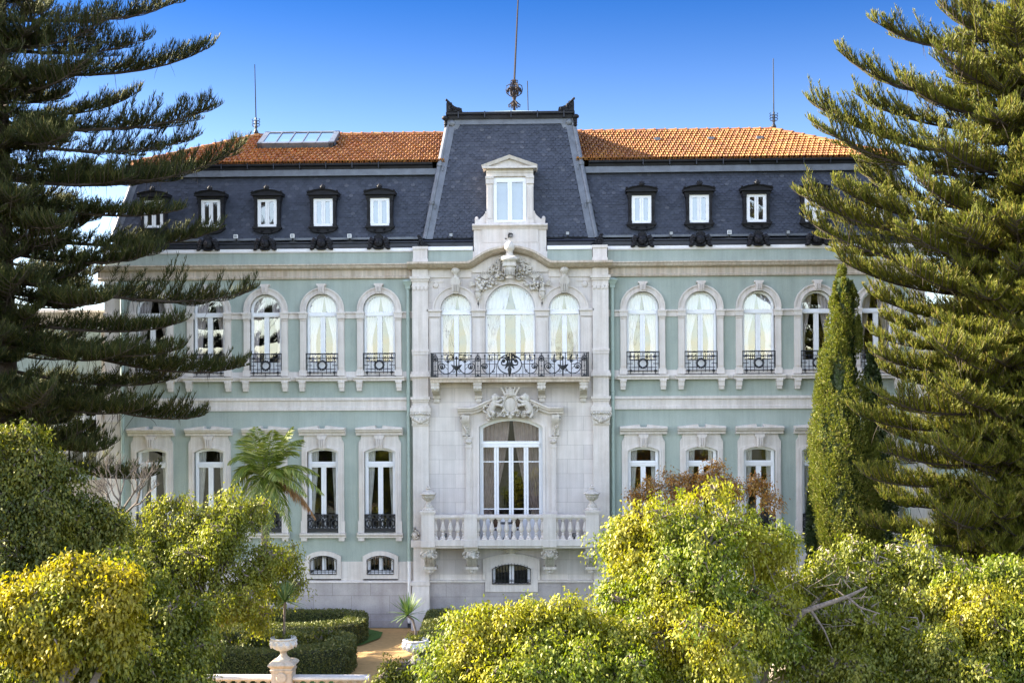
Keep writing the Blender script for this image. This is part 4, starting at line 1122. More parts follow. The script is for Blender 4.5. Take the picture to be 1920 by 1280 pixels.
for s in (-1, 1):
    x0, x1 = sorted((s*TX0, s*XM0)); g.box(x0, x1, 0.12, YM0+0.03, zm0-0.04, zm0+0.045)
    x0, x1 = sorted((s*tower_hw(zs1)*0.98, s*(XM1+0.12)))
    g.prism_x([(YM1-0.22, zs1-0.01), (YM1-0.20, zm1), (YM1+0.1, zm1), (YM1+0.05, zs1-0.01)], x0, x1)
    g.prism_x([(YM1-0.24, zs1-0.03), (YM1-0.24, zs1+0.01), (YM1-0.1, zs1+0.01), (YM1-0.1, zs1-0.03)], x0, x1)
    g.tube([(s*XM0, YM0, zm0), (s*XM1, YM1, zm1)], 0.09, 8)
    d = 0.26
    g.add([(s*XM0,YM0-0.03,zm0),(s*(XM0-d),YM0-0.03,zm0),(s*(XM1-d),YM1-0.04,zm1),(s*XM1,YM1-0.04,zm1)], [(0,1,2,3)])
    g.lathe([(0.11, 0), (0.11, 0.05), (0.02, 0.06)], 0, 0, 12) if False else g.blob((s*(XM1-0.02), YM1-0.12, zm1-0.15), (0.10, 0.05, 0.10), 12, 8)
parts2("flashing", g, "lead", 30)
# dark zinc gutters: eaves and mansard head
g = G()
zg_t, zg_b = zx(500, 454, -0.02), zx(500, 467, -0.02)
for s in (-1, 1):
    x0, x1 = sorted((s*(TX0+0.1), s*(HALF+0.08)))
    g.prism_x([(0.3,zg_t),(0.02,zg_t),(-0.10,zg_t-0.03),(-0.10,zg_t-0.07),(-0.03,zg_t-0.10),(-0.03,zg_b+0.03),(0.3,zg_b+0.03)], x0, x1)
    x0, x1 = sorted((s*69.5*U, s*(TX0+0.1))); g.prism_x([(0.3,zg_t),(-0.15,zg_t),(-0.18,zg_t-0.05),(-0.10,zg_t-0.10),(-0.10,zg_b+0.03),(0.3,zg_b+0.03)], x0, x1)
    zA, zB = zm1, zm1+0.24
    x0, x1 = sorted((s*(TX1+0.62), s*(XM1+0.28)))
    g.prism_x([(1.2,zB),(YM1-0.30,zB),(YM1-0.38,zB-0.03),(YM1-0.36,zB-0.09),(YM1-0.22,zB-0.13),(YM1-0.18,zA),(1.2,zA)], x0, x1)
    g.box(s*(XM1)-0.28, s*(XM1)+0.28, 1.2, B1+0.3, zA, zB)
    for k in range(1, 12):
        x = s*(4.2+k*1.05)
        if abs(x) < XM1: g.box(x-0.015, x+0.015, YM1-0.385, YM1-0.2, zA+0.02, zB+0.012)
parts2("gutter", g, "zinc", 25)
for k in (-1, 1): pass
# ---- orange tiled roof
zE, zR = zx(600, 310, 0.65), zx(603, 254.5, 4.1)
YE, YR = 0.65, 4.1
XE = XM1+0.05; XRr = 10.9
zE = zm1+0.26
g = G()
ym = DEPTH-4.1
xi = 2.6
g.add([(-XE,YE,zE-0.02),(XE,YE,zE-0.02),(XRr,YR,zR-0.05),(-XRr,YR,zR-0.05),(XRr,ym,zR-0.05),(-XRr,ym,zR-0.05),(XE,DEPTH-0.6,zE),(-XE,DEPTH-0.6,zE),(-xi,YE,zE-0.02),(xi,YE,zE-0.02),(-xi,YR,zR-0.05),(xi,YR,zR-0.05)],
      [(0,8,10,3),(9,1,2,11),(1,6,4,2),(6,7,5,4),(7,0,3,5),(3,2,4,5)])
troof = part("tiled_roof", g, "tile", 0)
def tile_field(skip):
    V = []; F = []
    slope = Vector((0, YR-YE, zR-zE)); L = slope.length; up = slope.normalized(); n = Vector((0, -up.z, up.y))
    rows = 12; row = L/rows; w = 0.218
    prof = [(0.0, -0.02), (0.07, 0.045), (0.28, 0.075), (0.50, 0.050), (0.57, -0.02), (0.65, -0.02), (0.71, 0.045), (0.80, 0.060), (0.89, 0.040), (0.95, -0.02)]
    for j in range(rows):
        t = j/rows; lim = XE + (XRr-XE)*t - 0.05; lim2 = XE + (XRr-XE)*min(1, (j+1)/rows)
        x = -math.floor(lim/w)*w + (j*0.4 % 1.0)*w
        while x + w <= lim:
            xm = x + w/2
            if abs(xm) <= (lim+lim2)/2+0.06 and not skip(xm, (j+0.5)/rows):
                b = len(V); lift = 0.055+random.uniform(-0.012, 0.010)
                for (u, e, h0) in ((0, -0.02, lift), (0, -0.02, lift-0.05), (1, 0.05, 0.0)):
                    base = Vector((0, YE, zE)) + up*(row*(j+u)+e)
                    for f, h in prof:
                        p = base + n*(h+h0); V.append((x+f*w*0.99, p.y, p.z))
                m = len(prof)
                for i in range(m-1):
                    F.append((b+m+i, b+m+i+1, b+i+1, b+i)); F.append((b+i, b+i+1, b+2*m+i+1, b+2*m+i))
            x += w
    return V, F
def on_slope(t, off=0.0):
    up = Vector((0, YR-YE, zR-zE)).normalized(); n = Vector((0, -up.z, up.y))
    return Vector((0, YE, zE)) + Vector((0, YR-YE, zR-zE))*t + n*off
skx0, skx1, skt0, skt1 = XC(483, 2.2), XC(627, 2.2), 0.50, 0.95
V, F = tile_field(lambda x, t: (skx0 < x < skx1 and skt0 < t < skt1) or abs(x) < tower_hw(on_slope(t).z)-0.1)
g = G(); g.v = V; g.f = F; mesh_obj("roof_tile", g, M["tile"], troof, 50)
g = G()     # ridge and hip caps
def caps(a, b, n):
    a, b = Vector(a), Vector(b)
    for k in range(n):
        p, q = a+(b-a)*(k/n), a+(b-a)*((k+1.12)/n)
        g.tube([p, q], [0.15, 0.12] if True else 0.1, 10); g.tube([p-(b-a).normalized()*0.01, p+(b-a).normalized()*0.06], 0.165, 10)
caps((-XRr, YR, zR-0.02), (-TX1*1.0, YR, zR-0.02), 19); caps((XRr, YR, zR-0.02), (TX1*1.0, YR, zR-0.02), 19)
for s in (-1, 1): caps((s*XE, YE, zE+0.02), (s*XRr, YR, zR), 11)
for h in split_sides(g): mesh_obj("ridge_tile", h, M["tile"], troof, 50)
g = G()
for s in (-1, 1):
    for d in (6.0, 8.2, 10.2) if s > 0 else ():
        p = on_slope(0.62, 0.06)
        g.box(d-0.13, d+0.13, p.y-0.10, p.y+0.12, p.z-0.03, p.z+0.10)
mesh_obj("roof_vent", g, M["lead"], troof, 0)
# skylight
g = G()
a, b = on_slope(skt0, 0.03), on_slope(skt1, 0.03); a2, b2 = on_slope(skt0, 0.24), on_slope(skt1, 0.24)
def slab(xa, xb, ta, tb, o0, o1):
    p = [on_slope(ta, o0), on_slope(tb, o0), on_slope(tb, o1), on_slope(ta, o1)]
    g.prism_x([(q.y, q.z) for q in p], xa, xb)
slab(skx0, skx1, skt0, skt0+0.05, 0.0, 0.26); slab(skx0, skx1, skt1-0.04, skt1, 0.0, 0.26); slab(skx0, skx0+0.22, skt0, skt1, 0.0, 0.26); slab(skx1-0.22, skx1, skt0, skt1, 0.0, 0.26)
for k in range(1, 5):
    x = skx0+0.2+(skx1-skx0-0.4)*k/5; slab(x-0.02, x+0.02, skt0, skt1, 0.2, 0.265)
sky_l = part("skylight", g, "lead", 0)
g = G(); p, q = on_slope(skt0+0.03, 0.23), on_slope(skt1-0.03, 0.23)
g.add([(skx0+0.1,p.y,p.z),(skx1-0.1,p.y,p.z),(skx1-0.1,q.y,q.z),(skx0+0.1,q.y,q.z)], [(0,1,2,3)]); mesh_obj("pane", g, M["skyglass"], sky_l, 0)
g = G(); p, q = on_slope(skt0+0.03, 0.03), on_slope(skt1-0.03, 0.03); g.add([(skx0+0.1,p.y,p.z),(skx1-0.1,p.y,p.z),(skx1-0.1,q.y,q.z),(skx0+0.1,q.y,q.z)], [(0,1,2,3)]); mesh_obj("blind", g, M["sheer"], sky_l, 0)

# ---- central pavilion roof
TB0, TB1 = 12.4, 11.5
g = G()
g.add([(-TX0,TY0,zt0),(TX0,TY0,zt0),(TX0,TB0,zt0),(-TX0,TB0,zt0),(-TX1,TY1,zt1),(TX1,TY1,zt1),(TX1,TB1,zt1),(-TX1,TB1,zt1)],
      [(0,1,5,4),(1,2,6,5),(2,3,7,6),(3,0,4,7)])
tower = part("pavilion_roof", g, "slatebase", 0)
zS = zt1-0.20; f = (zS-zt0)/(zt1-zt0)
gg = shingles((-TX0+0.30,TY0,zt0+0.03),(TX0-0.30,TY0,zt0+0.03),(-TX1-(TX0-TX1)*(1-f)+0.26,TY0+(TY1-TY0)*f,zS),(TX1+(TX0-TX1)*(1-f)-0.26,TY0+(TY1-TY0)*f,zS), 0.19, 0.108)
mesh_obj("slates", gg, M["slate"], tower, 0)
g = G()
for s in (-1, 1):
    d = 0.32
    g.add([(s*TX0,TY0-0.035,zt0),(s*(TX0-d),TY0-0.035,zt0),(s*(TX1-d),TY1-0.035,zt1),(s*TX1,TY1-0.035,zt1),(s*TX0,TY0+0.05,zt0),(s*(TX0-d),TY0+0.05,zt0),(s*(TX1-d),TY1+0.05,zt1),(s*TX1,TY1+0.05,zt1)], [(0,1,2,3),(1,5,6,2)])
    g.tube([(s*TX0,TY0,zt0),(s*TX1,TY1,zt1)], 0.095, 8)
    g.add([(s*TX0,TY0,zt0),(s*(TX0+0.03),TY0+0.30,zt0),(s*(TX1+0.03),TY1+0.30,zt1),(s*TX1,TY1,zt1)], [(0,1,2,3)])
    for t in (0.3, 0.62): 
        p = Vector((s*TX0,TY0,zt0)).lerp(Vector((s*TX1,TY1,zt1)), t); g.tube([p+Vector((0,-0.02,-0.06)), p+Vector((0,-0.02,0.06))], 0.12, 8)
        g.box(p.x-s*0.14-0.02, p.x-s*0.14+0.02, p.y-0.14, p.y-0.02, p.z-0.25, p.z-0.05)
    g.blob((s*(TX1-0.14), TY1-0.10, zt1-0.14), (0.14, 0.06, 0.14), 12, 8)
    g.prism([(s*(TX1-0.02), zt1-0.42), (s*(TX1-0.36), zt1-0.42), (s*(TX1-0.48), zt1-0.20), (s*(TX1-0.48), zt1)][::s], TY1-0.09, TY1)
g.prism_x([(TY1-0.10, zt1-0.21), (TY1-0.08, zt1), (TY1+0.2, zt1), (TY1+0.1, zt1-0.21)], -TX1, TX1)
mesh_obj("flashing", g, M["lead"], tower, 30)
g = G()
zg = ZC(208.5, 0.75)
g.prism_x([(1.5,zg),(0.78,zg),(0.72,zg-0.03),(0.74,zg-0.10),(0.86,zg-0.14),(0.90,zt1),(1.5,zt1)], -TX1-0.08, TX1+0.08)
for s in (-1, 1): g.box(min(s*(TX1-0.3), s*(TX1+0.08)), max(s*(TX1-0.3), s*(TX1+0.08)), 1.5, TB1+0.3, zt1, zg)
for k in range(5):
    x = -TX1+0.42+k*1.05; g.box(x-0.018, x+0.018, 0.71, 0.9, zt1+0.01, zg+0.012)
mesh_obj("gutter", g, M["zinc"], tower, 25)
YS = 6.35
zap = zx(967, 207.5, YS)
g = G(); g.add([(-TX1,0.85,zg-0.02),(TX1,0.85,zg-0.02),(TX1,TB1+0.2,zg-0.02),(-TX1,TB1+0.2,zg-0.02),(0,YS,zap)], [(0,1,4),(1,2,4),(2,3,4),(3,0,4)])
mesh_obj("roof_deck", g, plain("copper_green_sheet", (0.20,0.24,0.22), 0.6, var=0.3), tower, 0)
# corner crest ornaments and scrolled brackets under them
for s in (-1, 1):
    g = G(); x = s*TX1
    oc = [(0.06, zg), (0.06, zg+0.33), (0.02, zg+0.46), (0.08, zg+0.50), (-0.05, zg+0.40), (-0.16, zg+0.37), (-0.19, zg+0.28), (-0.28, zg+0.22), (-0.40, zg+0.17), (-0.55, zg+0.14), (-0.58, zg)]
    g.prism([(x+s*a, z) for a, z in oc][::s], 0.74, 0.96)
    g.tube(spiral(x-s*0.16, zg+0.17, 0.72, 0.12, 0.02, 0, s*1.5), 0.035, 5); g.tube(spiral(x-s*0.42, zg+0.09, 0.72, 0.07, 0.02, 0, -s*1.3), 0.028, 5)
    for k in range(6): g.blob((x+s*(0.05-0.05*k), 0.76, zg+0.47-0.05*k), (0.05, 0.08, 0.06), 6, 4)
    for k in range(5): g.blob((x+s*0.10, 0.95+random.uniform(-0.1, 0.1), zg-0.18-0.09*k), (0.09, 0.12, 0.08), 7, 5)
    g.blob((x+s*0.12, 0.85, zg-0.22), (0.14, 0.12, 0.10), 8, 6)
    mesh_obj("crest_ornament", g, M["blackzinc"], tower, 50)
# wrought iron finial with the tall rod
g = G(); xs = XC(967, YS); P = lambda py: zx(967, py, YS); k = 54.35/FPX
g.lathe([(3.4*k, P(209)), (2.6*k, P(206)), (2.3*k, P(201)), (4.2*k, P(198)), (4.6*k, P(196)), (3.6*k, P(192)), (2.6*k, P(187)), (4.0*k, P(184)), (3.0*k, P(180)), (1.8*k, P(176)), (1.6*k, P(150))], xs, YS, 10)
for a in range(6):
    an = a*math.pi/3; dx, dy = math.cos(an), math.sin(an)
    def pol(r, py): return (xs+dx*r*k, YS+dy*r*k, P(py))
    g.tube([pol(1, 182), pol(8, 180), pol(14, 175), pol(15.5, 168), pol(14, 161), pol(9, 158), pol(7, 162), pol(10, 165)], 0.022, 5)
    g.tube([pol(1, 180), pol(6, 172), pol(10, 166), pol(7, 160), pol(2, 157)], 0.02, 5); g.tube([pol(12, 176), pol(10, 172), pol(13, 169), pol(11, 165)], 0.03, 5)
    g.blob(pol(10.5, 168), 0.075, 6, 4); g.blob(pol(13.5, 172), 0.05, 6, 4); g.blob(pol(7, 166), 0.07, 6, 4)
    g.tube([pol(2, 189), pol(5, 192), pol(8, 195), pol(11, 197), pol(10.5, 201), pol(8, 201), pol(8, 198)], 0.028, 5)
    g.tube([pol(1, 156), pol(4, 151), pol(6.5, 151), pol(6.5, 155), pol(4, 155)], 0.024, 5)
g.tube([(xs, YS, P(158)), (xs+8*k*1.3, YS, P(-45))], 0.05, 6, 0.03)
mesh_obj("finial", g, plain("rusty_iron", (0.030,0.022,0.020), 0.7, 0.0, var=0.5, scale=20, spec=0.2), tower, 50)
g = G(); Ya = 7.5; xa = XC(993, Ya); g.tube([(xa, Ya, zx(993, 212, Ya)), (xa-0.03, Ya, zx(993, 152, Ya))], 0.022, 5); mesh_obj("lightning_rod", g, M["iron"], tower, 40)
for px, pb, ps, pt in ((480, 254, 221, 121), (1451, 243, 212, 110)):
    g = G(); Y = YR; x = XC(px, Y) if False else W(px, pb, Y).x; P2 = lambda py: W(px, py, Y).z; k = 52.1/FPX
    hB = pb-ps
    g.lathe([(4.5*k, P2(pb+3)), (4.5*k, P2(pb-4)), (5*k, P2(pb-5)), (3.2*k, P2(pb-9)), (1.8*k, P2(pb-12)), (3*k, P2(pb-15)), (3*k, P2(pb-17)), (2.2*k, P2(pb-19)), (2.8*k, P2(pb-26)), (1.6*k, P2(pb-29)), (2.2*k, P2(pb-32)), (0.9*k, P2(pb-34))], x, Y, 10)
    for s in (-1, 1):
        for py in (pb-29, pb-24, pb-19): g.tube([(x+s*2*k, Y, P2(py+2)), (x+s*6*k, Y, P2(py+2)), (x+s*7.5*k, Y, P2(py-1)), (x+s*5.5*k, Y, P2(py-2))], 0.02, 5)
    g.tube([(x, Y, P2(pb-30)), (x-(0.04 if px < 900 else 0.01), Y, P2(pt))], 0.028, 5, 0.018)
    mesh_obj("lightning_rod", g, M["iron"], troof, 50)

# ---- small dormers
def dormer(cx, blind="blind"):
    Y = 0.29; z = lambda py: zx(608, py, Y); u = 48.45/FPX
    g = G()
    g.box(-24*u, -18.3*u, Y-0.02, Y+0.9, z(425), z(372)); g.box(18.3*u, 24*u, Y-0.02, Y+0.9, z(425), z(372))
    for s in (-1, 1):
        a, b = sorted((s*25*u, s*18.3*u)); g.box(a, b, Y-0.05, Y+0.3, z(377), z(372)); g.box(a-0.01, b+0.01, Y-0.06, Y+0.2, z(425), z(420))
        g.blob((s*22*u, Y-0.03, z(398)), (0.03, 0.04, 0.25), 7, 5)
    g.box(-26*u, 26*u, Y-0.06, Y+1.1, z(372.5), z(366))
    hood = [(-29*u, z(366.5)), (-29*u, z(361.5)), (-16*u, z(357.5)), (0, z(355.5)), (16*u, z(357.5)), (29*u, z(361.5)), (29*u, z(366.5))]
    g.prism(hood, Y-0.13, Y+0.95)
    g.sweep([(-30*u, z(361)), (-16*u, z(356.6)), (0, z(354.4)), (16*u, z(356.6)), (30*u, z(361))], [(0.0, Y-0.20), (0, Y+0.9), (-0.05, Y+0.9), (-0.05, Y-0.17)])
    g.box(-30*u, 30*u, Y-0.19, Y-0.1, z(366.5), z(364.6))
    g.blob((0, Y-0.12, z(352.5)), (5*u, 0.12, 5.5*u), 9, 6)
    for k in range(5):
        a = math.pi*(0.1+0.2*k); g.tube([(0, Y-0.16, z(355)), (6.5*u*math.cos(a), Y-0.17, z(354)+6.5*u*math.sin(a))], 0.045, 5, 0.02)
    g.lathe([(0.05, z(349)), (0.05, z(347.5)), (0.01, z(346))], 0, Y-0.12, 8)
    for s in (-1, 1): g.lathe([(0.035, z(361)), (0.05, z(358.5)), (0.01, z(356.5))], s*27*u, Y-0.1, 8)
    g.box(-27.5*u, 27.5*u, Y-0.16, Y+0.2, z(428), z(425)); g.box(-26*u, 26*u, Y-0.11, Y+0.2, z(430), z(428))
    g.prism([(-24*u, z(430)), (-20*u, z(434)), (-8*u, z(436.5)), (0, z(437.5)), (8*u, z(436.5)), (20*u, z(434)), (24*u, z(430))], Y-0.10, Y+0.1)
    for s in (-1, 1): g.tube(spiral(s*9*u, z(432.5), Y-0.11, 2.2*u, 0.3*u, 0, s*1.3, 10), 0.02, 4)
    d = part("dormer", g, "blackzinc", 35, loc=(cx, 0, 0))
    g = G(); u0, u1, v0, v1 = -18.2*u, 18.2*u, z(425), z(372.5)
    g.box(u0, u1, Y+0.0, Y+0.08, v1-5*u, v1); g.box(u0, u1, Y, Y+0.08, v0, v0+5.6*u)
    for a, b in ((u0, u0+6*u), (-3.6*u, -0.25*u), (0.25*u, 3.6*u), (u1-6*u, u1)): g.box(a, b, Y+0.002, Y+0.08, v0, v1)
    mesh_obj("window_frame", g, M["paint"], d, 0)
    g = G(); g.add([(u0+0.05,Y+0.035,v0+0.05),(u1-0.05,Y+0.035,v0+0.05),(u1-0.05,Y+0.035,v1-0.05),(u0+0.05,Y+0.035,v1-0.05)], [(0,1,2,3)]); mesh_obj("pane", g, M["glass"], d, 0)
    g = G(); g.add([(u0+0.05,Y+0.085,v0),(u1-0.05,Y+0.085,v0),(u1-0.05,Y+0.085,v1),(u0+0.05,Y+0.085,v1)], [(0,1,2,3)]); mesh_obj("blind" if blind == "blind" else "unlit_room_sheet", g, M[blind], d, 0)  # without a blind: flat sheet coloured dark for the unlit room
    return d
M["blind"] = plain("pale_blue_blind", (0.24,0.31,0.37), 0.9, var=0.05)
dd = dormer(BAYS[0][0]); dk = dormer(BAYS[2][0], "room")
for i, (cx, _, _) in enumerate(BAYS):
    if i not in (0, 2): share(dk if i in (3, 4, 7, 8, 9) else dd, cx)

# ---- stone dormer of the pavilion with its stepped base
Y = -0.10; u = 47.9/FPX; z = lambda py: ZC(py, Y)
g = G()
g.box(-68*u, 68*u, Y-0.10, 1.2, z(472), z(455)); g.box(-70*u, 70*u, Y-0.16, 1.2, z(494), z(472))
g.box(-68*u, -53*u, Y-0.06, 1.2, z(455), z(431)); g.box(53*u, 68*u, Y-0.06, 1.2, z(455), z(431)); g.box(-53*u, 53*u, Y-0.12, 1.2, z(455), z(431))
g.box(-54*u, 54*u, Y-0.14, 1.2, z(474), z(456))
g.prism_x([(1.2,z(420)),(Y-0.20,z(420.5)),(Y-0.26,z(422)),(Y-0.26,z(424)),(Y-0.16,z(428)),(Y-0.12,z(431)),(1.2,z(431))], -70.5*u, 70.5*u)
g.box(-45*u, 45*u, Y-0.10, 1.2, z(420), z(416.5))
for s in (-1, 1):
    def bx(a, b, y0, y1, za, zb): g.box(min(s*a*u, s*b*u), max(s*a*u, s*b*u), y0, y1, za, zb)
    bx(31.5, 44, Y-0.05, 1.3, z(420), z(315)); bx(30.5, 45, Y-0.10, 0.3, z(345), z(333)); bx(30, 45.5, Y-0.13, 0.3, z(335), z(331)); bx(34, 41.5, Y-0.08, Y, z(410), z(349)); bx(30.5, 45, Y-0.08, 0.3, z(420), z(411))
    g.prism([(s*44*u, z(420)), (s*66*u, z(420)), (s*66*u, z(412)), (s*62*u, z(410)), (s*58*u, z(411)), (s*50*u, z(404)), (s*46*u, z(398)), (s*44*u, z(397))][::s], Y, Y+0.35)
    g.blob((s*63*u, Y+0.1, z(410)), (0.08, 0.12, 0.11), 9, 6)
    bx(44, 46.5, Y-0.02, 0.6, z(400), z(396))
g.box(-31.5*u, 31.5*u, Y+0.02, 1.3, z(333), z(315)); g.box(-43*u, 43*u, Y-0.06, 2.0, z(331), z(316))
g.box(-44.5*u, 44.5*u, Y-0.09, 0.4, z(324.5), z(323))
ped = [(-51*u, z(316)), (-51*u, z(312.5)), (0, z(294.5)), (51*u, z(312.5)), (51*u, z(316))]
g.prism(ped, Y-0.12, 2.2); g.box(-51*u, 51*u, Y-0.30, Y-0.1, z(317.5), z(314))
g.sweep([(-52*u, z(312.5)), (0, z(294)), (52*u, z(312.5))], [(0.02, Y-0.32), (0.02, 2.2), (-0.10, 2.2), (-0.10, Y-0.26)])
sdorm = part("stone_dormer", g, "stone", 0)
g = G(); u0, u1, v0, v1 = -31*u, 31*u, z(418.5), z(333.5)
g.box(u0, u1, Y, Y+0.1, v1-8*u, v1); g.box(u0, u1, Y, Y+0.1, v0, v0+6*u)
for a, b in ((u0, u0+6.5*u), (-4*u, -0.2*u), (0.2*u, 4*u), (u1-6.5*u, u1)): g.box(a, b, Y+0.002, Y+0.1, v0, v1)
mesh_obj("window_frame", g, M["paint"], sdorm, 0)
g = G(); g.add([(u0,Y+0.06,v0),(u1,Y+0.06,v0),(u1,Y+0.06,v1),(u0,Y+0.06,v1)], [(0,1,2,3)]); mesh_obj("pane", g, M["glass"], sdorm, 0)
g = G(); g.add([(u0,Y+0.14,v0),(u1,Y+0.14,v0),(u1,Y+0.14,v1),(u0,Y+0.14,v1)], [(0,1,2,3)]); mesh_obj("blind", g, M["blind"], sdorm, 0)

# ---- carved black heads on the eaves, corner leaves, downpipes
def mask(cx):
    g = G(); Y = -0.12; z = lambda py: zx(495, py, Y); u = 48/FPX
    g.blob((0, Y-0.03, z(457)), (9*u, 0.16, 9*u), 12, 8)          # face
    g.blob((0, Y-0.18, z(457.5)), (0.035, 0.05, 0.08), 6, 4); g.blob((-0.08, Y-0.14, z(454.5)), 0.04, 6, 4); g.blob((0.08, Y-0.14, z(454.5)), 0.04, 6, 4); g.blob((0, Y-0.14, z(462)), (0.07, 0.06, 0.05), 7, 5)
    for k in range(7):                                             # shell behind the head
        a = math.pi*(0.05+0.15*k); g.tube([(0, Y+0.02, z(452)), (9*u*math.cos(a), Y, z(449)+8*u*math.sin(a))], 0.07, 6, 0.05)
    for s in (-1, 1):
        g.tube([(s*8*u, Y-0.05, z(452)), (s*14*u, Y-0.02, z(450)), (s*17*u, Y, z(455)), (s*15*u, Y, z(462)), (s*19*u, Y, z(468)), (s*22*u, Y, z(468))], [0.07, 0.085, 0.09, 0.085, 0.06, 0.03], 7)
        for py in (452, 457, 462, 466): g.blob((s*(11+(py-452)*0.35)*u, Y-0.06, z(py)), 0.075, 7, 5)
        g.tube(spiral(s*16*u, z(456), Y-0.06, 4*u, u, 0, s*1.2, 10), 0.03, 5)
    g.blob((0, Y-0.02, z(468)), (10*u, 0.08, 2*u), 8, 5)
    return part("carved_head", g, "blackzinc", 60, loc=(cx, 0, 0))
mk = mask(BAYS[0][0])
for i, (cx, _, _) in enumerate(BAYS):
    if i: share(mk, cx)
for s in (-1, 1):
    g = G(); Y = -0.14; x = s*(TX0+0.22); u = 48/FPX
    oc = [(0, ZC(467)), (0, ZC(440)), (0.12, ZC(443)), (0.20, ZC(450)), (0.32, ZC(456)), (0.46, ZC(459)), (0.46, ZC(467))]
    g.prism([(x-s*a+s*0.0, zz) for a, zz in oc][::-s], Y, Y+0.3)
    g.tube(spiral(x-s*0.12, ZC(455), Y-0.02, 0.16, 0.03, 0, s*1.5), 0.04, 5); g.tube(spiral(x-s*0.33, ZC(461), Y-0.02, 0.10, 0.02, 0, s*1.3), 0.03, 5)
    for k in range(5): g.blob((x-s*(0.02+0.03*k), Y-0.02, ZC(442+4*k)), (0.07, 0.06, 0.06), 6, 4)
    part("eaves_leaf", g, "blackzinc", 60)
for s, x, zend in ((-1, XC(766, -0.15), 1115), (1, XC(1149, -0.15), 1170), (-1, -HALF+0.75, 1170), (1, HALF-0.75, 1170)):
    g = G(); Y = -0.17
    g.tube([(x, Y, ZC(540)), (x, Y, ZC(1052))], 0.072, 10)
    for py in (600, 735, 845, 960): g.tube([(x, Y, ZC(py)), (x, Y, ZC(py)+0.05)], 0.09, 10)
    g.sq_lathe([(0.10, ZC(541)), (0.10, ZC(535)), (0.15, ZC(532)), (0.16, ZC(530)), (0.20, ZC(527)), (0.18, ZC(526)), (0.05, ZC(522))], x, Y)
    p = part("downpipe", g, "pipe", 40)
    g = G(); g.tube([(x, Y, ZC(1052)), (x, Y, 0.1)], 0.075, 10); g.tube([(x, Y, ZC(1052)), (x, Y, ZC(1050))], 0.085, 10)
    mesh_obj("pipe_foot", g, M["whitemetal"], p, 40)
    g = G(); g.tube([(x, Y, 0.18), (x, Y-0.02, 0.05)], 0.085, 10); mesh_obj("pipe_shoe", g, M["iron"], p, 40)

# ================================================================== things standing on the palace
def floodlight(px, py, Y, label, white=True, mat=None):
    p = W(px, py, Y); k = 48/FPX
    e = setp(empty("floodlight", p), label, "floodlight", "floodlights along the eaves")
    g = G(); g.box(-0.07, 0.07, -0.10, 0.0, 0.0, 0.13); g.box(-0.08, 0.08, -0.11, -0.09, -0.01, 0.14)
    mesh_obj("lamp_head", g, M["whitemetal"] if white else M["iron"], e, 0)
    g = G(); g.box(-0.06, 0.06, -0.114, -0.111, 0.01, 0.12); mesh_obj("lens", g, M["lampglass"], e, 0)
    g = G(); g.tube([(0, 0, -0.02), (0, 0.05, -0.16)], 0.03, 6); g.box(-0.13, 0.13, 0.0, 0.05, -0.17, -0.13); mesh_obj("bracket", g, M["iron"], e, 0)
    return e
HN = ["first", "second", "third", "fourth", "fifth"]
for px, py, lab, wh in ((443, 447, "white floodlight between the third and fourth carved heads left of the pavilion roof", True),
                    (549, 446, "white floodlight between the second and third carved heads left of the pavilion roof", True),
                    (656, 446, "white floodlight between the two carved heads just left of the pavilion roof", True),
                    (846, 444, "black floodlight on the eaves left of the stone dormer, below the slate pavilion roof", False),
                    (1064, 441, "black floodlight on the eaves right of the stone dormer, below the slate pavilion roof", False),
                    (1258, 441, "dark floodlight between the two carved heads just right of the pavilion roof", False),
                    (1367, 439, "white floodlight between the second and third carved heads right of the pavilion roof", True),
                    (1477, 439, "dark floodlight between the third and fourth carved heads right of the pavilion roof", False)):
    floodlight(px, py, -0.05, lab, wh)
e = floodlight(955, 442, -0.26, "black floodlight tipped forward on the stone block above the carved pine cone", False); e.rotation_euler = (math.radians(35), 0, 0.5)
for px, lab in ((834.5, "small black floodlight on the lower balcony floor behind the balusters, nearer the palm"), (1077, "small black floodlight on the lower balcony floor behind the balusters, nearer the tall cypress")):
    p = W(px, 1005, -0.75); p.z = ZC(1018, LB)+0.18; e = floodlight(px, 1000, -0.75, lab, False); e.location = p; e["group"] = "floodlights on the lower balcony"

# stone urns on the balcony piers
def pier_urn(x, label):
    zb = ZC(956.5, LB); e = setp(empty("stone_urn", (x, LB+0.21, zb)), label, "urn", "lidded urns on the balcony piers")
    k = 46.6/FPX
    g = G(); g.lathe([(12*k, 0), (12.5*k, 0.04), (9*k, 0.10), (9.5*k, 0.16), (7*k, 0.20), (4*k, 0.30), (4.2*k, 0.34), (8*k, 0.42), (12*k, 0.52), (12*k, 0.55)], 0, 0, 16)
    for q in range(10):
        a = q*math.pi/5; g.tube([(5*k*math.cos(a), 5*k*math.sin(a), 0.37), (9.5*k*math.cos(a), 9.5*k*math.sin(a), 0.45), (12.4*k*math.cos(a), 12.4*k*math.sin(a), 0.53)], 0.03, 5)
    mesh_obj("bowl", g, M["carved"], e, 45)
    g = G(); g.lathe([(12.5*k, 0.55), (14*k, 0.60), (16*k, 0.62), (15*k, 0.65), (10*k, 0.70), (7*k, 0.745), (4*k, 0.77), (3.5*k, 0.80), (5.5*k, 0.83), (4*k, 0.86), (2*k, 0.88), (3.2*k, 0.91), (1*k, 0.95)], 0, 0, 16); mesh_obj("lid", g, M["carved"], e, 45)
pier_urn(XX(-154), "lidded stone urn on the lower balcony end pier nearer the palm")
pier_urn(XX(154), "lidded stone urn on the lower balcony end pier nearer the tall cypress")
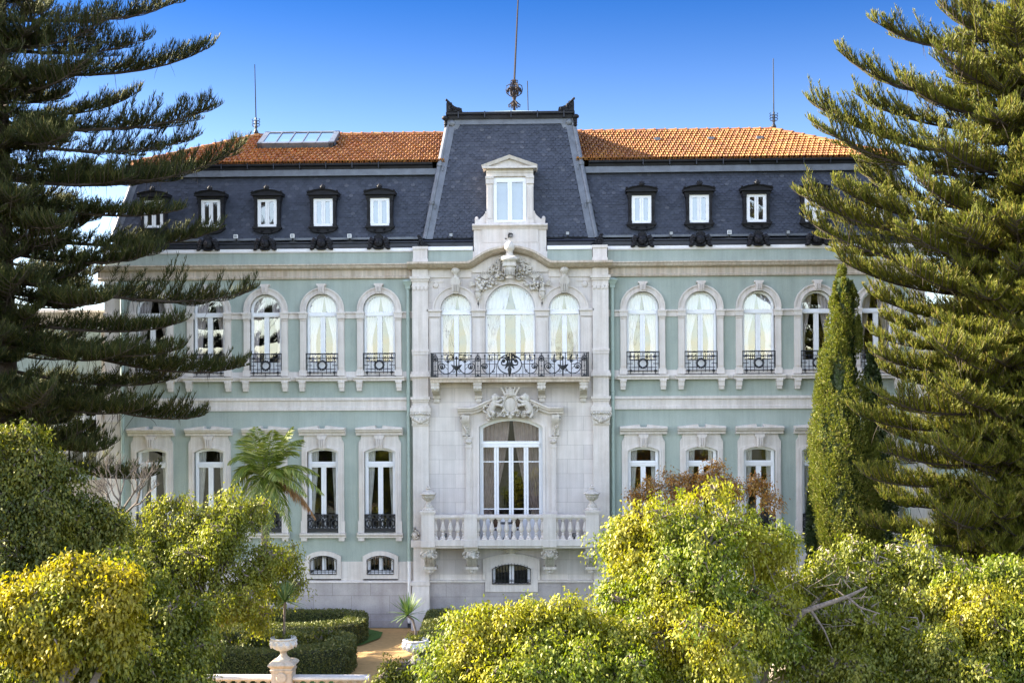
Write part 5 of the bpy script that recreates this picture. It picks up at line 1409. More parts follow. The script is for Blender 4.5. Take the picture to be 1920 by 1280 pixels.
# table and chairs glimpsed behind the balusters
zf = ZC(1018, LB)
def chair(px, rz, label):
    e = setp(empty("balcony_chair", (XC(px, -0.85), -0.85, zf)), label, "chair", "chairs on the lower balcony"); e.rotation_euler.z = rz
    g = G(); g.blob((0, 0, 0.46), (0.23, 0.22, 0.035), 12, 6); mesh_obj("seat", g, M["chairwood"], e, 40)
    g = G(); g.blob((0, 0.22, 0.80), (0.18, 0.03, 0.22), 14, 10); g.tube([(0.19*math.cos(t*math.pi/8), 0.22, 0.80+0.23*math.sin(t*math.pi/8)) for t in range(17)], 0.018, 6); mesh_obj("backrest", g, M["chairwood"], e, 40)
    for sx in (-1, 1):
        for sy in (-1, 1):
            g = G(); g.tube([(sx*0.17, sy*0.17, 0.46), (sx*0.19, sy*0.20, 0.2), (sx*0.23, sy*0.25, 0.0)], 0.018, 6); mesh_obj("leg", g, M["chairwood"], e, 40)
    return e
chair(927.5, math.pi, "dark round-backed chair behind the balcony balusters, left of the small table")
chair(967.5, math.pi, "dark round-backed chair behind the balcony balusters, right of the small table")
e = setp(empty("balcony_table", (XC(947, -0.95), -0.95, zf)), "small dark round table between the two chairs behind the balcony balusters", "table")
g = G(); g.lathe([(0.30, 0.70), (0.31, 0.715), (0.30, 0.73)], 0, 0, 16); mesh_obj("tabletop", g, M["iron"], e, 30)
g = G(); g.tube([(0, 0, 0.1), (0, 0, 0.70)], 0.025, 8); mesh_obj("pillar", g, M["iron"], e, 30)
for a in range(3):
    g = G(); an = a*2.094; g.tube([(0, 0, 0.22), (0.15*math.cos(an), 0.15*math.sin(an), 0.14), (0.26*math.cos(an), 0.26*math.sin(an), 0.0)], 0.02, 6); mesh_obj("leg", g, M["iron"], e, 30)

# ---- lower neighbouring wings, seen through the conifers
def annex(x0, x1, ztop, label, y0=1.6):
    e = setp(empty("side_wing", ((x0+x1)/2, y0, 0)), label, "building"); w = (x1-x0)/2
    g = G()
    nb = 3; bw = 2*w/nb
    for k in range(nb):
        xa = -w+k*bw; c = xa+bw/2
        g.panel(xa, xa+bw, 0, 5.2, arch(c, 0.65, 1.2, 3.2, 0.65), 0, 0.4); g.panel(xa, xa+bw, 5.2, ztop-0.6, arch(c, 0.6, 6.2, 8.2, 0.6), 0, 0.4)
    g.box(-w, w, 3.5, 9.5, 0, ztop-0.6); g.box(-w, -w+0.3, 0.4, 3.5, 0, ztop-0.6); g.box(w-0.3, w, 0.4, 3.5, 0, ztop-0.6)
    mesh_obj("wall", g, M["green"], e, 0)
    g = G(); g.prism_x([(9.5, ztop-0.6), (9.7, ztop), (-0.3, ztop), (-0.35, ztop-0.1), (-0.1, ztop-0.45), (-0.1, ztop-0.6)], -w-0.1, w+0.1); g.prism_x([(0.1, 5.7), (-0.14, 5.7), (-0.14, 5.5), (-0.06, 5.3), (-0.06, 4.9), (0.1, 4.9)], -w, w); g.box(-w, -w+0.7, -0.05, 0.3, 0, ztop-0.6); g.box(w-0.7, w, -0.05, 0.3, 0, ztop-0.6)
    mesh_obj("cornice", g, M["warmstone"], e, 25)
    for k in range(nb):
        c = -w+k*bw+bw/2
        for zb, zs, hw in ((1.2, 3.2, 0.65), (6.2, 8.2, 0.6)):
            g = G(); g.band(arch(c, hw+0.25, zb, zs, hw+0.25), arch(c, hw, zb, zs, hw), -0.08, 0.2); wdo = mesh_obj("window", g, M["stone"], e, 25)
            g = G(); g.band(arch(c, hw, zb, zs, hw), arch(c, hw-0.1, zb, zs, hw-0.1), 0.15, 0.22); g.box(c-0.06, c+0.06, 0.14, 0.22, zb, zs+hw-0.05); g.box(c-hw, c+hw, 0.13, 0.22, zs-0.05, zs+0.1); mesh_obj("frame", g, M["paint"], wdo, 0)
            pts = arch(c, hw-0.08, zb, zs, hw-0.08); g = G(); g.add([(x, 0.19, z) for x, z in pts], [tuple(range(len(pts)))]); mesh_obj("pane", g, M["glasslow"], wdo, 0)
            g = G(); g.add([(c-hw-0.2, 1.5, zb-0.3), (c+hw+0.2, 1.5, zb-0.3), (c+hw+0.2, 1.5, zs+hw+0.3), (c-hw-0.2, 1.5, zs+hw+0.3)], [(0,1,2,3)]); mesh_obj("blind", g, M["room"], wdo, 0)  # no real blind: dark sheet standing in for the unlit room behind
    return e
annex(-HALF-9.0, -HALF-0.02, zx(150, 583, 2), "lower green and cream side wing with arched windows behind the dark conifer")
annex(HALF+0.02, HALF+9.0, zx(150, 583, 2), "lower green side wing glimpsed through the bright conifer at the palace's far end")
# ================================================================== ground and garden
def flat(name, pts, z, mat, label=None, kind="structure"):
    g = G(); g.add([(p[0], p[1], z) for p in pts], [tuple(range(len(pts)))])
    o = mesh_obj(name, g, mat, None, 0); setp(o, label, None, None, kind); return o
M["earth"] = plain("garden_earth", (0.060,0.062,0.030), 0.95, var=0.4, scale=1.5, bstr=0.4)
M["sand"] = plain("sandy_path", (0.46,0.275,0.105), 0.95, var=0.15, scale=5, bstr=0.3)
M["lawn"] = plain("short_lawn", (0.055,0.120,0.014), 0.95, var=0.35, scale=12, bstr=0.8)
flat("ground", [(-2500,-1500),(2500,-1500),(2500,3500),(-2500,3500)], 0.0, M["earth"])
gp = lambda px, py: (GP(px, py).x, GP(px, py).y)
flat("path", [(-5.6,-0.3),(-2.4,-0.3),(-2.2,-6),(-2.0,-13),(-2.0,-16),(-9.5,-16),(-9.0,-13.4),(-6.6,-10.5),(-6.2,-6.5),(-6.3,-4.2)], 0.004, M["sand"])
flat("lawn", [(-6.6,-0.6),(-5.5,-0.7),(-4.9,-1.3),(-4.85,-2.4),(-5.3,-3.6),(-6.0,-4.4),(-6.9,-4.9),(-8.5,-4.9),(-8.5,-0.6)], 0.05, M["lawn"])
flat("lawn", [(-7.5,-7.2),(-6.2,-7.0),(-5.6,-7.6),(-5.2,-9),(-5.6,-11.8),(-9.0,-12.2),(-9.0,-7.2)], 0.05, M["lawn"])
flat("lawn", [(-2.75,-1.0),(-2.0,-0.9),(4,-0.9),(4,-12),(-2.4,-12),(-2.5,-7)], 0.05, M["lawn"])

RS = np.random.RandomState
def unit(a): return a/np.maximum(np.linalg.norm(a, axis=-1, keepdims=True), 1e-9)

def leaves(P, A, N, L, Wd, fold=0.25, bend=0.0):
    """leaf blades: base point, axis, face normal, length, width -> six-cornered blade as two quads"""
    A = unit(A); S = unit(np.cross(A, N)); N = unit(np.cross(S, A))
    L = L[:, None]; Wd = Wd[:, None]
    b = P
    m1 = P + A*L*0.45 + S*Wd*0.5 + N*Wd*fold
    m2 = P + A*L*0.45 - S*Wd*0.5 + N*Wd*fold
    t = P + A*L - N*L*bend
    V = np.stack([b, m1, t, m2], 1).reshape(-1, 3)
    F = np.arange(len(V)).reshape(-1, 4)
    return V, F

def lobes_px(spec):
    """(px, py, radius px, depth Y, flatten) -> world lobes"""
    out = []
    for s in spec:
        px, py, r, Y = s[:4]; p = W(px, py, Y); k = (Y+48)/FPX
        out.append((np.array([p.x, Y, p.z]), r*k))
    return out

def crown(spec, n_clump, per, L, Wd, seed, spread=0.10, shell=(0.55, 1.15), down=0.8, squash=0.9, yfac=0.95, spray=0.42):
    """sprays: short drooping twigs set with hanging leaves, on and inside a set of lobes"""
    rs = RS(seed); lob = lobes_px(spec); lob0 = lob
    fine = []
    for c_, R_ in lob:                    # each bough breaks up into smaller, uneven masses
        for q in range(9):
            dd = unit(rs.normal(size=3)+np.array([0, -0.35, 0.15])); fine.append((c_+dd*R_*rs.uniform(0.55, 0.95), R_*rs.uniform(0.22, 0.52)))
        fine.append((c_, R_*0.72))
    lob = fine
    w = np.array([l[1]**2 for l in lob]); w /= w.sum()
    idx = rs.choice(len(lob), n_clump, p=w)
    C = np.array([lob[i][0] for i in idx]); R = np.array([lob[i][1] for i in idx])[:, None]
    d = unit(rs.normal(size=(n_clump, 3)))
    d[:, 1] = np.where(rs.rand(n_clump) < 0.35, -np.abs(d[:, 1]), d[:, 1])
    rad = rs.uniform(shell[0], shell[1], (n_clump, 1))
    bump_ = 0.16*np.sin(d[:, 0:1]*7+idx[:, None])*np.sin(d[:, 2:3]*6+idx[:, None]*2.1) + 0.10*rs.normal(size=(n_clump, 1))
    rad = rad*(1+bump_)
    shoot = rs.rand(n_clump) < 0.05
    rad[shoot] *= 1.22
    inner = rs.rand(n_clump) < 0.12
    rad[inner] *= 0.68
    cl = C + d*R*rad*np.array([1, yfac, squash])
    cl[:, 2] = np.maximum(cl[:, 2], 0.3)
    ax = unit(d*np.array([1, 1, 0.55]) + rs.normal(size=d.shape)*0.45 + np.array([0, 0, 0.12]))
    ax[shoot] = unit(ax[shoot]*0.5 + np.array([0, 0, 0.9]))
    sl_ = spray*rs.uniform(0.55, 1.35, n_clump)
    m = np.maximum(6, (per*sl_/spray*rs.uniform(0.7, 1.2, n_clump)).astype(int))
    k = np.repeat(np.arange(n_clump), m)
    t = rs.rand(len(k))[:, None]
    droop = np.array([0, 0, -0.55])*sl_[k][:, None]
    P = cl[k] + ax[k]*(sl_[k][:, None]*(t-0.35)) + droop*np.maximum(t-0.2, 0)**1.5 + rs.normal(size=(len(k), 3))*spread*(0.6+0.5*(1-t))
    A = ax[k]*0.45 + np.array([0, 0, -down]) + rs.normal(size=P.shape)*0.38
    N = np.array([0, 0, 0.8]) + ax[k]*0.9 + rs.normal(size=P.shape)*0.5
    ln = L*rs.uniform(0.6, 1.25, len(P)); wd = Wd*rs.uniform(0.75, 1.2, len(P))
    V, F = leaves(P, A, N, ln, wd, 0.20, 0.14)
    return V, F, lob0, cl, C

def limbs(name, root, lob, cl, C, mat, parent, seed, r0=0.13, twigs=0.35, trunks=1):
    rs = random.Random(seed); g = G()
    root = Vector(root)
    for c, R in lob:
        c = Vector(c)
        mid = root.lerp(c, 0.5) + Vector((rs.uniform(-.3,.3), rs.uniform(-.3,.3), rs.uniform(-.1,.4)))
        g.tube([root, root.lerp(mid, 0.5)+Vector((rs.uniform(-.12,.12), rs.uniform(-.12,.12), 0.05)), mid, mid.lerp(c, 0.6)+Vector((rs.uniform(-.15,.15), rs.uniform(-.15,.15), 0.1)), c], [r0, r0*0.8, r0*0.6, r0*0.42, r0*0.28], 7)
    for i in range(len(cl)):
        if rs.random() < twigs:
            a, b = Vector(C[i]), Vector(cl[i]); a = a.lerp(b, 0.15); m = a.lerp(b, 0.5)+Vector((rs.uniform(-.12,.12), rs.uniform(-.12,.12), rs.uniform(-.05,.15)))
            g.tube([a, m, b], [0.028, 0.018, 0.007], 4)
    return mesh_obj(name, g, mat, parent, 50)

def broadleaf(name, label, cat, spec, root, seed, mat, n=420, per=46, L=0.100, Wd=0.047, bark="bark", group=None, ground=True, **kw):
    lim = kw.pop("twigs", 0.35); r0 = kw.pop("r0", 0.12)
    e = setp(empty(name, (root[0], root[1], 0)), label, cat, group)
    V, F, lob, cl, C = crown(spec, n, per, L, Wd, seed, **kw)
    off = np.array([root[0], root[1], 0])
    np_obj("crown", V-off, F, mat, e)
    fork = Vector((0, 0, root[2]))
    lobl = [(np.array(c)-off, r) for c, r in lob]
    limbs("branches", fork, lobl, cl-off, C-off, M[bark], e, seed, r0, lim)
    g = G(); rr = random.Random(seed)
    g.tube([(0, 0, -0.2), (0.05, 0.03, root[2]*0.35), (-0.04, 0.0, root[2]*0.7), fork+Vector((0, 0, 0.1))], [r0*1.7, r0*1.35, r0*1.2, r0*1.05], 10)
    mesh_obj("trunk", g, M[bark], e, 50)
    return e

# ---- needle conifers (tiered, with upswept foxtail twigs)
def conifer_branch(root, tip, rs, sag, lat, dens, tooth, latd=3.0):
    """one tiered branch: returns strand arrays and limb curves"""
    root = np.array(root, float); tip = np.array(tip, float)
    ax = tip-root; L = np.linalg.norm(ax[:2]); h = unit(np.array([ax[0], ax[1], 0.0]))
    ro = rs.uniform(-0.42, 0.42); side = np.array([-h[1]*math.cos(ro), h[0]*math.cos(ro), math.sin(ro)])
    ctrl = root + ax*0.58; ctrl[2] = min(root[2], tip[2]) + 0.25*abs(ax[2]) - sag
    upz = np.array([0, 0, 0.075*L*rs.uniform(0.6, 1.4)]); tip = tip-upz       # the last stretch turns up
    def B(t): t = np.asarray(t)[..., None]; return root*(1-t)**2 + ctrl*2*t*(1-t) + tip*t*t + upz*t**4
    def T(t): t = np.asarray(t)[..., None]; return unit((ctrl-root)*2*(1-t) + (tip-ctrl)*2*t + upz*4*t**3)
    P = []; D = []; Ln = []; limb = [B(np.linspace(0, 1, 9))]
    limb_r = [np.linspace(0.022+0.009*L, 0.006, 9)]
    # teeth on the leading shoot
    n = int(L*0.75*dens*2.2); t = rs.uniform(0.25, 1.0, n)
    p = B(t); td = T(t); sg = rs.choice([-1, 1], n)[:, None]
    d = td*0.35 + np.array([0, 0, 1.0])*0.95 + side*sg*rs.uniform(0.1, 0.8, (n, 1)) + rs.normal(size=(n, 3))*0.10
    P.append(p); D.append(d); Ln.append(tooth*np.clip((1-t)*4.0, 0.22, 1.0)*rs.uniform(0.7, 1.15, n))
    for q in range(int(L*1.6)):                       # dead twigs hanging below
        p0 = B(rs.uniform(0.1, 0.85)); l_ = rs.uniform(0.2, 0.6); w_ = rs.normal(size=3)*0.25*l_
        limb.append(np.stack([p0, p0+np.array([0, 0, -0.5*l_])+w_, p0+np.array([0, 0, -l_])+w_*1.6])); limb_r.append(np.array([0.010, 0.007, 0.003]))
    nl = int(L*2*latd)
    for i in range(nl):
        t0 = 0.16 + 0.80*(i+rs.rand())/nl
        s = 1 if i % 2 else -1
        ll = lat*(0.35+0.65*min(1, (1-t0)*2.6))*rs.uniform(0.7, 1.15)*(1 if t0 > 0.3 else 0.7)
        if ll < 0.22 or rs.rand() < 0.14: continue
        b0 = B(t0); d0 = T(t0)
        dr = unit(d0*0.75 + side*s*0.72 + np.array([0, 0, rs.uniform(-0.16, 0.30)]))
        up = rs.uniform(0.22, 0.60)*ll
        q = np.linspace(0, 1, 5)[:, None]
        limb.append(b0 + dr*ll*q + np.array([0, 0, 1.0])*up*q*q); limb_r.append(np.linspace(0.018, 0.006, 5))
        m = max(4, int(ll*dens*1.6)); u = rs.uniform(0.12, 1.0, m)[:, None]
        p = b0 + dr*ll*u + np.array([0, 0, 1.0])*up*u*u
        tg = unit(dr*ll + np.array([0, 0, 1.0])*2*up*u)
        sd = unit(np.cross(tg, np.array([0, 0, 1.0])))
        comb = np.clip((t0-0.25)*2.2, 0.0, 1.0)
        d = tg*0.55 + np.array([0, 0, 1.0])*(0.30+0.62*comb) + sd*rs.choice([-1, 1], (m, 1))*rs.uniform(0.1, 0.85, (m, 1)) + rs.normal(size=(m, 3))*(0.42-0.27*comb)
        P.append(p); D.append(d); Ln.append(tooth*0.85*np.clip((1-u[:, 0])*3.2, 0.4, 1.0)*rs.uniform(0.65, 1.1, m)*(0.75 if t0 < 0.35 else 1))
    return np.concatenate(P), unit(np.concatenate(D)), np.concatenate(Ln), limb, limb_r

def strand_mesh(P, D, L, r, rs):
    """curved three-sided foxtail twigs"""
    n = len(P)
    ref = np.where(np.abs(D[:, 2:3]) > 0.9, np.array([[1.0, 0, 0]]), np.array([[0, 0, 1.0]]))
    S = unit(np.cross(D, ref)); N = np.cross(S, D)
    rot = rs.uniform(0, 2*np.pi, (n, 1))
    curve = (np.array([0, 0, 1.0])*0.16 + rs.normal(size=(n, 3))*0.05)*L[:, None]
    rings = []
    for f, k in ((0.0, 0.8), (0.55, 1.0), (1.0, 0.30)):
        c = P + D*(L*f)[:, None] + curve*f*f
        for j in range(3):
            a = rot + j*2*np.pi/3
            rings.append(c + (S*np.cos(a) + N*np.sin(a))*(r*k))
    V = np.stack(rings, 1).reshape(-1, 3)
    q = []
    for i in range(2):
        for j in range(3):
            k = (j+1) % 3; q.append((i*3+j, i*3+k, i*3+3+k, i*3+3+j))
    F = (np.arange(n)[:, None, None]*9 + np.array(q)[None]).reshape(-1, 4)
    return V, F

def conifer(name, label, tx, ty, ztop, branches, seed, mat, bark, dens, tooth, r, trunk_r, latd):
    rs = RS(seed)
    e = setp(empty(name, (tx, ty, 0)), label, "tree", "tiered conifers framing the palace")
    PP, DD, LL = [], [], []; g = G()
    for (root, tip, sag, lat, dm) in branches:
        p, d, l, lm, lr = conifer_branch(root, tip, rs, sag, lat, dens*dm, tooth, latd)
        PP.append(p); DD.append(d); LL.append(l)
        for i, (c, rr) in enumerate(zip(lm, lr)):
            g.tube([tuple(x) for x in c], list(rr), 6 if i == 0 else 4)
    P = np.concatenate(PP); D = np.concatenate(DD); L = np.concatenate(LL)
    V, F = strand_mesh(P, D, L, r, rs)
    off = np.array([tx, ty, 0]); np_obj("crown", V-off, F, mat, e, True)
    g.v = [(a-tx, b-ty, c) for a, b, c in g.v]; mesh_obj("branches", g, M[bark], e, 50)
    t = G(); t.tube([(0, 0, -0.3), (0.05, 0, ztop*0.3), (-0.05, 0.03, ztop*0.6), (0, 0, ztop)], [trunk_r*1.15, trunk_r*0.95, trunk_r*0.7, 0.06], 14)
    mesh_obj("trunk", t, M[bark], e, 50)
    print(name, len(P))
    return e

M["pine_shaded"] = leaf_mat("shaded_conifer_needles", [(0.0,(0.016,0.027,0.007)), (0.5,(0.033,0.045,0.011)), (0.85,(0.066,0.070,0.016)), (1.0,(0.14,0.12,0.035))], 0.30, gloss=0.03)  # darker copy of the needle colour, standing in for this tree's shade
M["pine_sunlit"] = leaf_mat("sunlit_conifer_needles", [(0.0,(0.080,0.095,0.010)), (0.5,(0.150,0.165,0.014)), (0.85,(0.220,0.210,0.022)), (1.0,(0.26,0.18,0.05))], 0.38, gloss=0.03)  # brighter copy of the needle colour, carrying this tree's sunlight

def tier_branches(tx, ty, spec, seed, tiers, sx, lenf, per, sagk=0.06, front=2, fill=3):
    """spec: tips read off the photo; tiers: filler whorls (z, count)"""
    rs = RS(seed); out = []
    for (px, py, dY, pyr, lat) in spec:
        tip = W(px, py, ty+dY); zr = W(px, pyr, ty).z
        L = abs(tip.x-tx)
        out.append(((tx, ty, zr), (tip.x, tip.y, tip.z), sagk*L*rs.uniform(0.6, 1.2), lat*rs.uniform(0.9, 1.2), 1.0))
    for zz_ in tiers:
        a0 = rs.uniform(0, 2*np.pi)
        for k in range(per):
            z = zz_ + rs.uniform(-0.65, 0.65)
            a = a0 + 2*np.pi*k/per + rs.uniform(-0.2, 0.2)
            L = lenf(z)*rs.uniform(0.60, 1.0)
            if math.cos(a)*sx > 0.25: L *= 0.64            # the photographed tips lead on that side
            if math.sin(a) > 0: L = min(L, (abs(ty)-0.9)/max(0.05, math.sin(a)*0.9)) if z < 16 else L
            rise = rs.uniform(-0.08, 0.18)*L
            back = math.sin(a) > 0.5 or math.cos(a)*sx < -0.6
            out.append(((tx, ty, z), (tx+L*math.cos(a), ty+L*math.sin(a)*0.9, z+rise), sagk*L*rs.uniform(0.4, 1.9), rs.uniform(0.9, 1.45), 0.55 if back else 0.9))
        for k in range(front):
            a = -math.pi/2 + rs.uniform(-0.75, 0.75); L = lenf(zz_)*rs.uniform(0.4, 0.8); z = zz_ + rs.uniform(-0.5, 0.5)
            out.append(((tx, ty, z), (tx+L*math.cos(a), ty+L*math.sin(a), z+rs.uniform(-0.12, 0.12)*L), 0.06*L*rs.uniform(0.5, 1.6), rs.uniform(0.9, 1.4), 0.9))
        for k in range(fill):
            a = rs.uniform(-math.pi, 0.25); L = rs.uniform(1.6, 3.6); z = zz_ + rs.uniform(-0.6, 0.6)
            out.append(((tx, ty, z), (tx+L*math.cos(a), ty+L*math.sin(a), z+rs.uniform(-0.25, 0.15)*L), 0.05*L, rs.uniform(1.0, 1.4), 1.0))
    return out

# the dark one on the left
LY = -5.0; ltx = W(8, 740, LY).x
tipsL = [(352,-8,0.5,30,1.2),(284,64,-0.8,90,0.9),(402,84,0.4,128,1.3),(408,196,-0.6,235,1.35),(265,170,1.5,205,0.9),(373,252,0.8,262,1.2),(462,268,1.0,330,1.3),
         (356,318,-1.8,300,1.1),(342,392,-2.2,372,1.1),(424,424,0.3,440,1.3),(300,470,-1.5,470,1.2),(482,540,0.2,520,1.45),(350,600,-2.4,600,1.1),(468,684,-0.6,610,1.35),
         (345,652,-2.5,640,1.0),(386,778,0.5,700,1.35),(340,705,1.0,690,1.1),(205,840,-1.5,800,1.1),(300,888,-0.5,830,1.1),(160,110,-3,180,1.2),(110,420,-3.5,400,1.2),(210,560,-3.2,540,1.2),(250,330,-2.5,330,1.2),(240,655,-3,640,1.2),(280,760,-1.8,735,1.2),(200,30,-2.5,90,1.2),(120,250,-4,260,1.2)]
zL = lambda py: W(0, py, LY).z
tiersL = [zL(p) for p in (-120,-40,25,95,160,225,290,350,410,470,530,590,650,710,765,820)]
brL = tier_branches(ltx, LY, tipsL, 11, tiersL, 1, lambda z: min(2.6+(27-z)*0.25, 7.6), 6, 0.10, 3, 5)
conifer("norfolk_pine", "dark tiered conifer with upswept branches standing in shade beside the side wing", ltx, LY, 25.5, brL, 1, M["pine_shaded"], "darkbark", 27, 0.47, 0.0105, 0.48, 3.4)
# the bright one on the right
RY = -8.0; rtx = W(1915, 740, RY).x
tipsR = [(1632,36,0.6,110,1.1),(1567,92,0.2,200,1.35),(1760,0,-0.5,90,1.0),(1597,172,1.0,250,1.15),(1515,186,0.0,300,1.45),(1526,228,-0.4,345,1.45),(1690,150,-1.5,230,1.2),(1604,312,1.2,400,1.2),(1495,356,-0.8,450,1.45),(1499,402,0.0,510,1.45),
         (1560,345,-1.6,430,1.2),(1566,482,0.4,560,1.4),(1625,548,0.6,600,1.2),(1650,593,0.8,640,1.1),(1632,626,-0.6,660,1.3),(1640,662,-1.2,700,1.2),(1648,690,0.5,730,1.2),(1600,772,-1.0,800,1.1),(1648,800,0.5,840,1.2),
         (1612,886,-1.2,900,1.0),(1655,842,-2.0,870,1.2),(1612,976,-1.5,985,1.0),(1650,930,-0.6,940,1.2),(1655,740,-2.2,770,1.2),(1700,500,-2.6,560,1.2),(1690,420,-2.5,500,1.2),(1720,330,-2.4,420,1.2),(1740,250,-2.4,340,1.2),(1700,1010,-2,1010,1.2),(1760,640,-3.4,690,1.3),(1780,840,-3.6,870,1.3),(1770,960,-3.6,980,1.3),(1790,730,-3.8,770,1.3),(1760,90,-2,180,1.1),(1800,420,-3.2,480,1.2)]
zR_ = lambda py: W(1915, py, RY).z
tiersR = [zR_(p) for p in (-110,-30,40,110,180,250,320,390,450,510,560,610,660,710,760,805,850,895,940,985,1030,1065)]+[zR_(p) for p in (585,685,785,870,960,1010)]
brR = tier_branches(rtx, RY, tipsR, 21, tiersR, -1, lambda z: min(6.2 if z > 12 else 4.7, 2.0+(27-z)*0.27), 10, 0.07, 4, 6)
conifer("norfolk_pine", "bright sunlit tiered conifer with dense olive branches beside the slender cypress", rtx, RY, 27, brR, 2, M["pine_sunlit"], "darkbark", 32, 0.36, 0.0105, 0.5, 4.0)

# ---- cypresses
def cypress(label, prof, Y, seed, mat, n, L=0.10, yscale=0.85):
    """prof: (py, left px, right px) down the outline"""
    rs = RS(seed)
    zz = np.array([W(p[1], p[0], Y).z for p in prof]); xl = np.array([W(p[1], p[0], Y).x for p in prof]); xr = np.array([W(p[2], p[0], Y).x for p in prof])
    o = np.argsort(zz); zz, xl, xr = zz[o], xl[o], xr[o]
    hw = (xr-xl)/2; cx = (xl+xr)/2
    x0 = float(cx[0]); e = setp(empty("cypress", (x0, Y, 0)), label, "tree", "slender cypresses")
    npl = max(60, n//11)
    z = zz[0] + (zz[-1]-zz[0])*rs.rand(npl*4)
    h = np.interp(z, zz, hw); keep = rs.rand(npl*4)*hw.max() < h + 0.10
    z = z[keep][:npl]; h = np.interp(z, zz, hw); c = np.interp(z, zz, cx); m = len(z)
    a = rs.uniform(0, 2*np.pi, m)
    ps = rs.uniform(0.75, 1.5, m)*np.clip(h*0.9, 0.35, 1.0)      # size of each upright plume
    rad = np.maximum(h - 0.16*ps, 0.03)*rs.uniform(0.84, 1.06, m)
    C = np.stack([c+rad*np.cos(a), Y+rad*np.sin(a)*yscale, z], 1)
    per_ = 170
    k = np.repeat(np.arange(m), per_); out = np.stack([np.cos(a), np.sin(a), 0*a], 1)[k]
    u = rs.rand(len(k)); th = rs.uniform(0, 2*np.pi, len(k))
    rr_ = 0.20*ps[k]*np.sin(np.pi*np.clip(u, 0.02, 1)**0.75)**0.8*rs.uniform(0.6, 1.05, len(k))
    ring = np.stack([np.cos(th), np.sin(th), 0*th], 1)
    P = C[k] + ring*rr_[:, None] + np.array([0, 0, 1.0])*((u-0.45)*1.05*ps[k])[:, None] + out*(u*0.10*ps[k])[:, None]
    A = np.array([0, 0, 0.9]) + ring*0.55 + out*0.25 + rs.normal(size=P.shape)*0.30
    N = ring + rs.normal(size=P.shape)*0.5
    V, F = leaves(P, A, N, L*rs.uniform(0.5, 1.1, len(P)), L*0.42*rs.uniform(0.7, 1.2, len(P)), 0.3, -0.05)
    off = np.array([x0, Y, 0]); np_obj("crown", V-off, F, mat, e)
    g = G()     # dark inner stems
    zt = float(zz[-1])
    g.tube([(0, 0, -0.2), (0, 0, zt*0.6), (float(cx[-1])-x0, 0, zt-0.5)], [0.2, 0.12, 0.03], 8)
    mesh_obj("trunk", g, M["darkbark"], e, 50)
    # shaded inner foliage closes the column
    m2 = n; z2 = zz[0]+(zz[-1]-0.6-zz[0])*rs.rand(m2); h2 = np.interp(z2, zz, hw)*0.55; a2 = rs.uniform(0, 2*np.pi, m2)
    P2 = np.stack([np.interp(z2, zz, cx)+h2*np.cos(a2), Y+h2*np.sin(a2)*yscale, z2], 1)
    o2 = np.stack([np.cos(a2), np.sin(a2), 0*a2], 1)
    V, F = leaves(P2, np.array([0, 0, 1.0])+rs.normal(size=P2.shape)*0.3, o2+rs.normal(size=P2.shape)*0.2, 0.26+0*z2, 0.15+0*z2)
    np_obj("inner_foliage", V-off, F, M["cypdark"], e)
    return e
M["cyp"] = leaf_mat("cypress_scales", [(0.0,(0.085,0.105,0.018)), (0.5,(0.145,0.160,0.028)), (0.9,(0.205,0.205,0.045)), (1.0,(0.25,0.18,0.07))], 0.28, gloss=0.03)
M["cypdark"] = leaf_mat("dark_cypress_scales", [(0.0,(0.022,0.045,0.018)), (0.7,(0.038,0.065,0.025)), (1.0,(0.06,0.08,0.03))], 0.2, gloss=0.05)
cypress("tall slender olive-green cypress rising to the cornice beside the bright tiered conifer",
        [(500,1573,1582),(530,1566,1598),(570,1558,1608),(620,1546,1614),(680,1536,1618),(740,1530,1624),(800,1519,1632),(860,1516,1644),(920,1522,1650),(980,1532,1652),(1040,1540,1650),(1180,1548,1640)], -4.6, 31, M["cyp"], 5200)
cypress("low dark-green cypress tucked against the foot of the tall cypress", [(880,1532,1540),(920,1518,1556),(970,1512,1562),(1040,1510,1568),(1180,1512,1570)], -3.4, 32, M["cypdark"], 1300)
cypress("dark-green cypress behind the tall one, close to the palace wall", [(640,1632,1638),(700,1622,1652),(780,1614,1668),(880,1600,1680),(1000,1590,1690),(1160,1590,1690)], -2.0, 33, M["cypdark"], 2400)

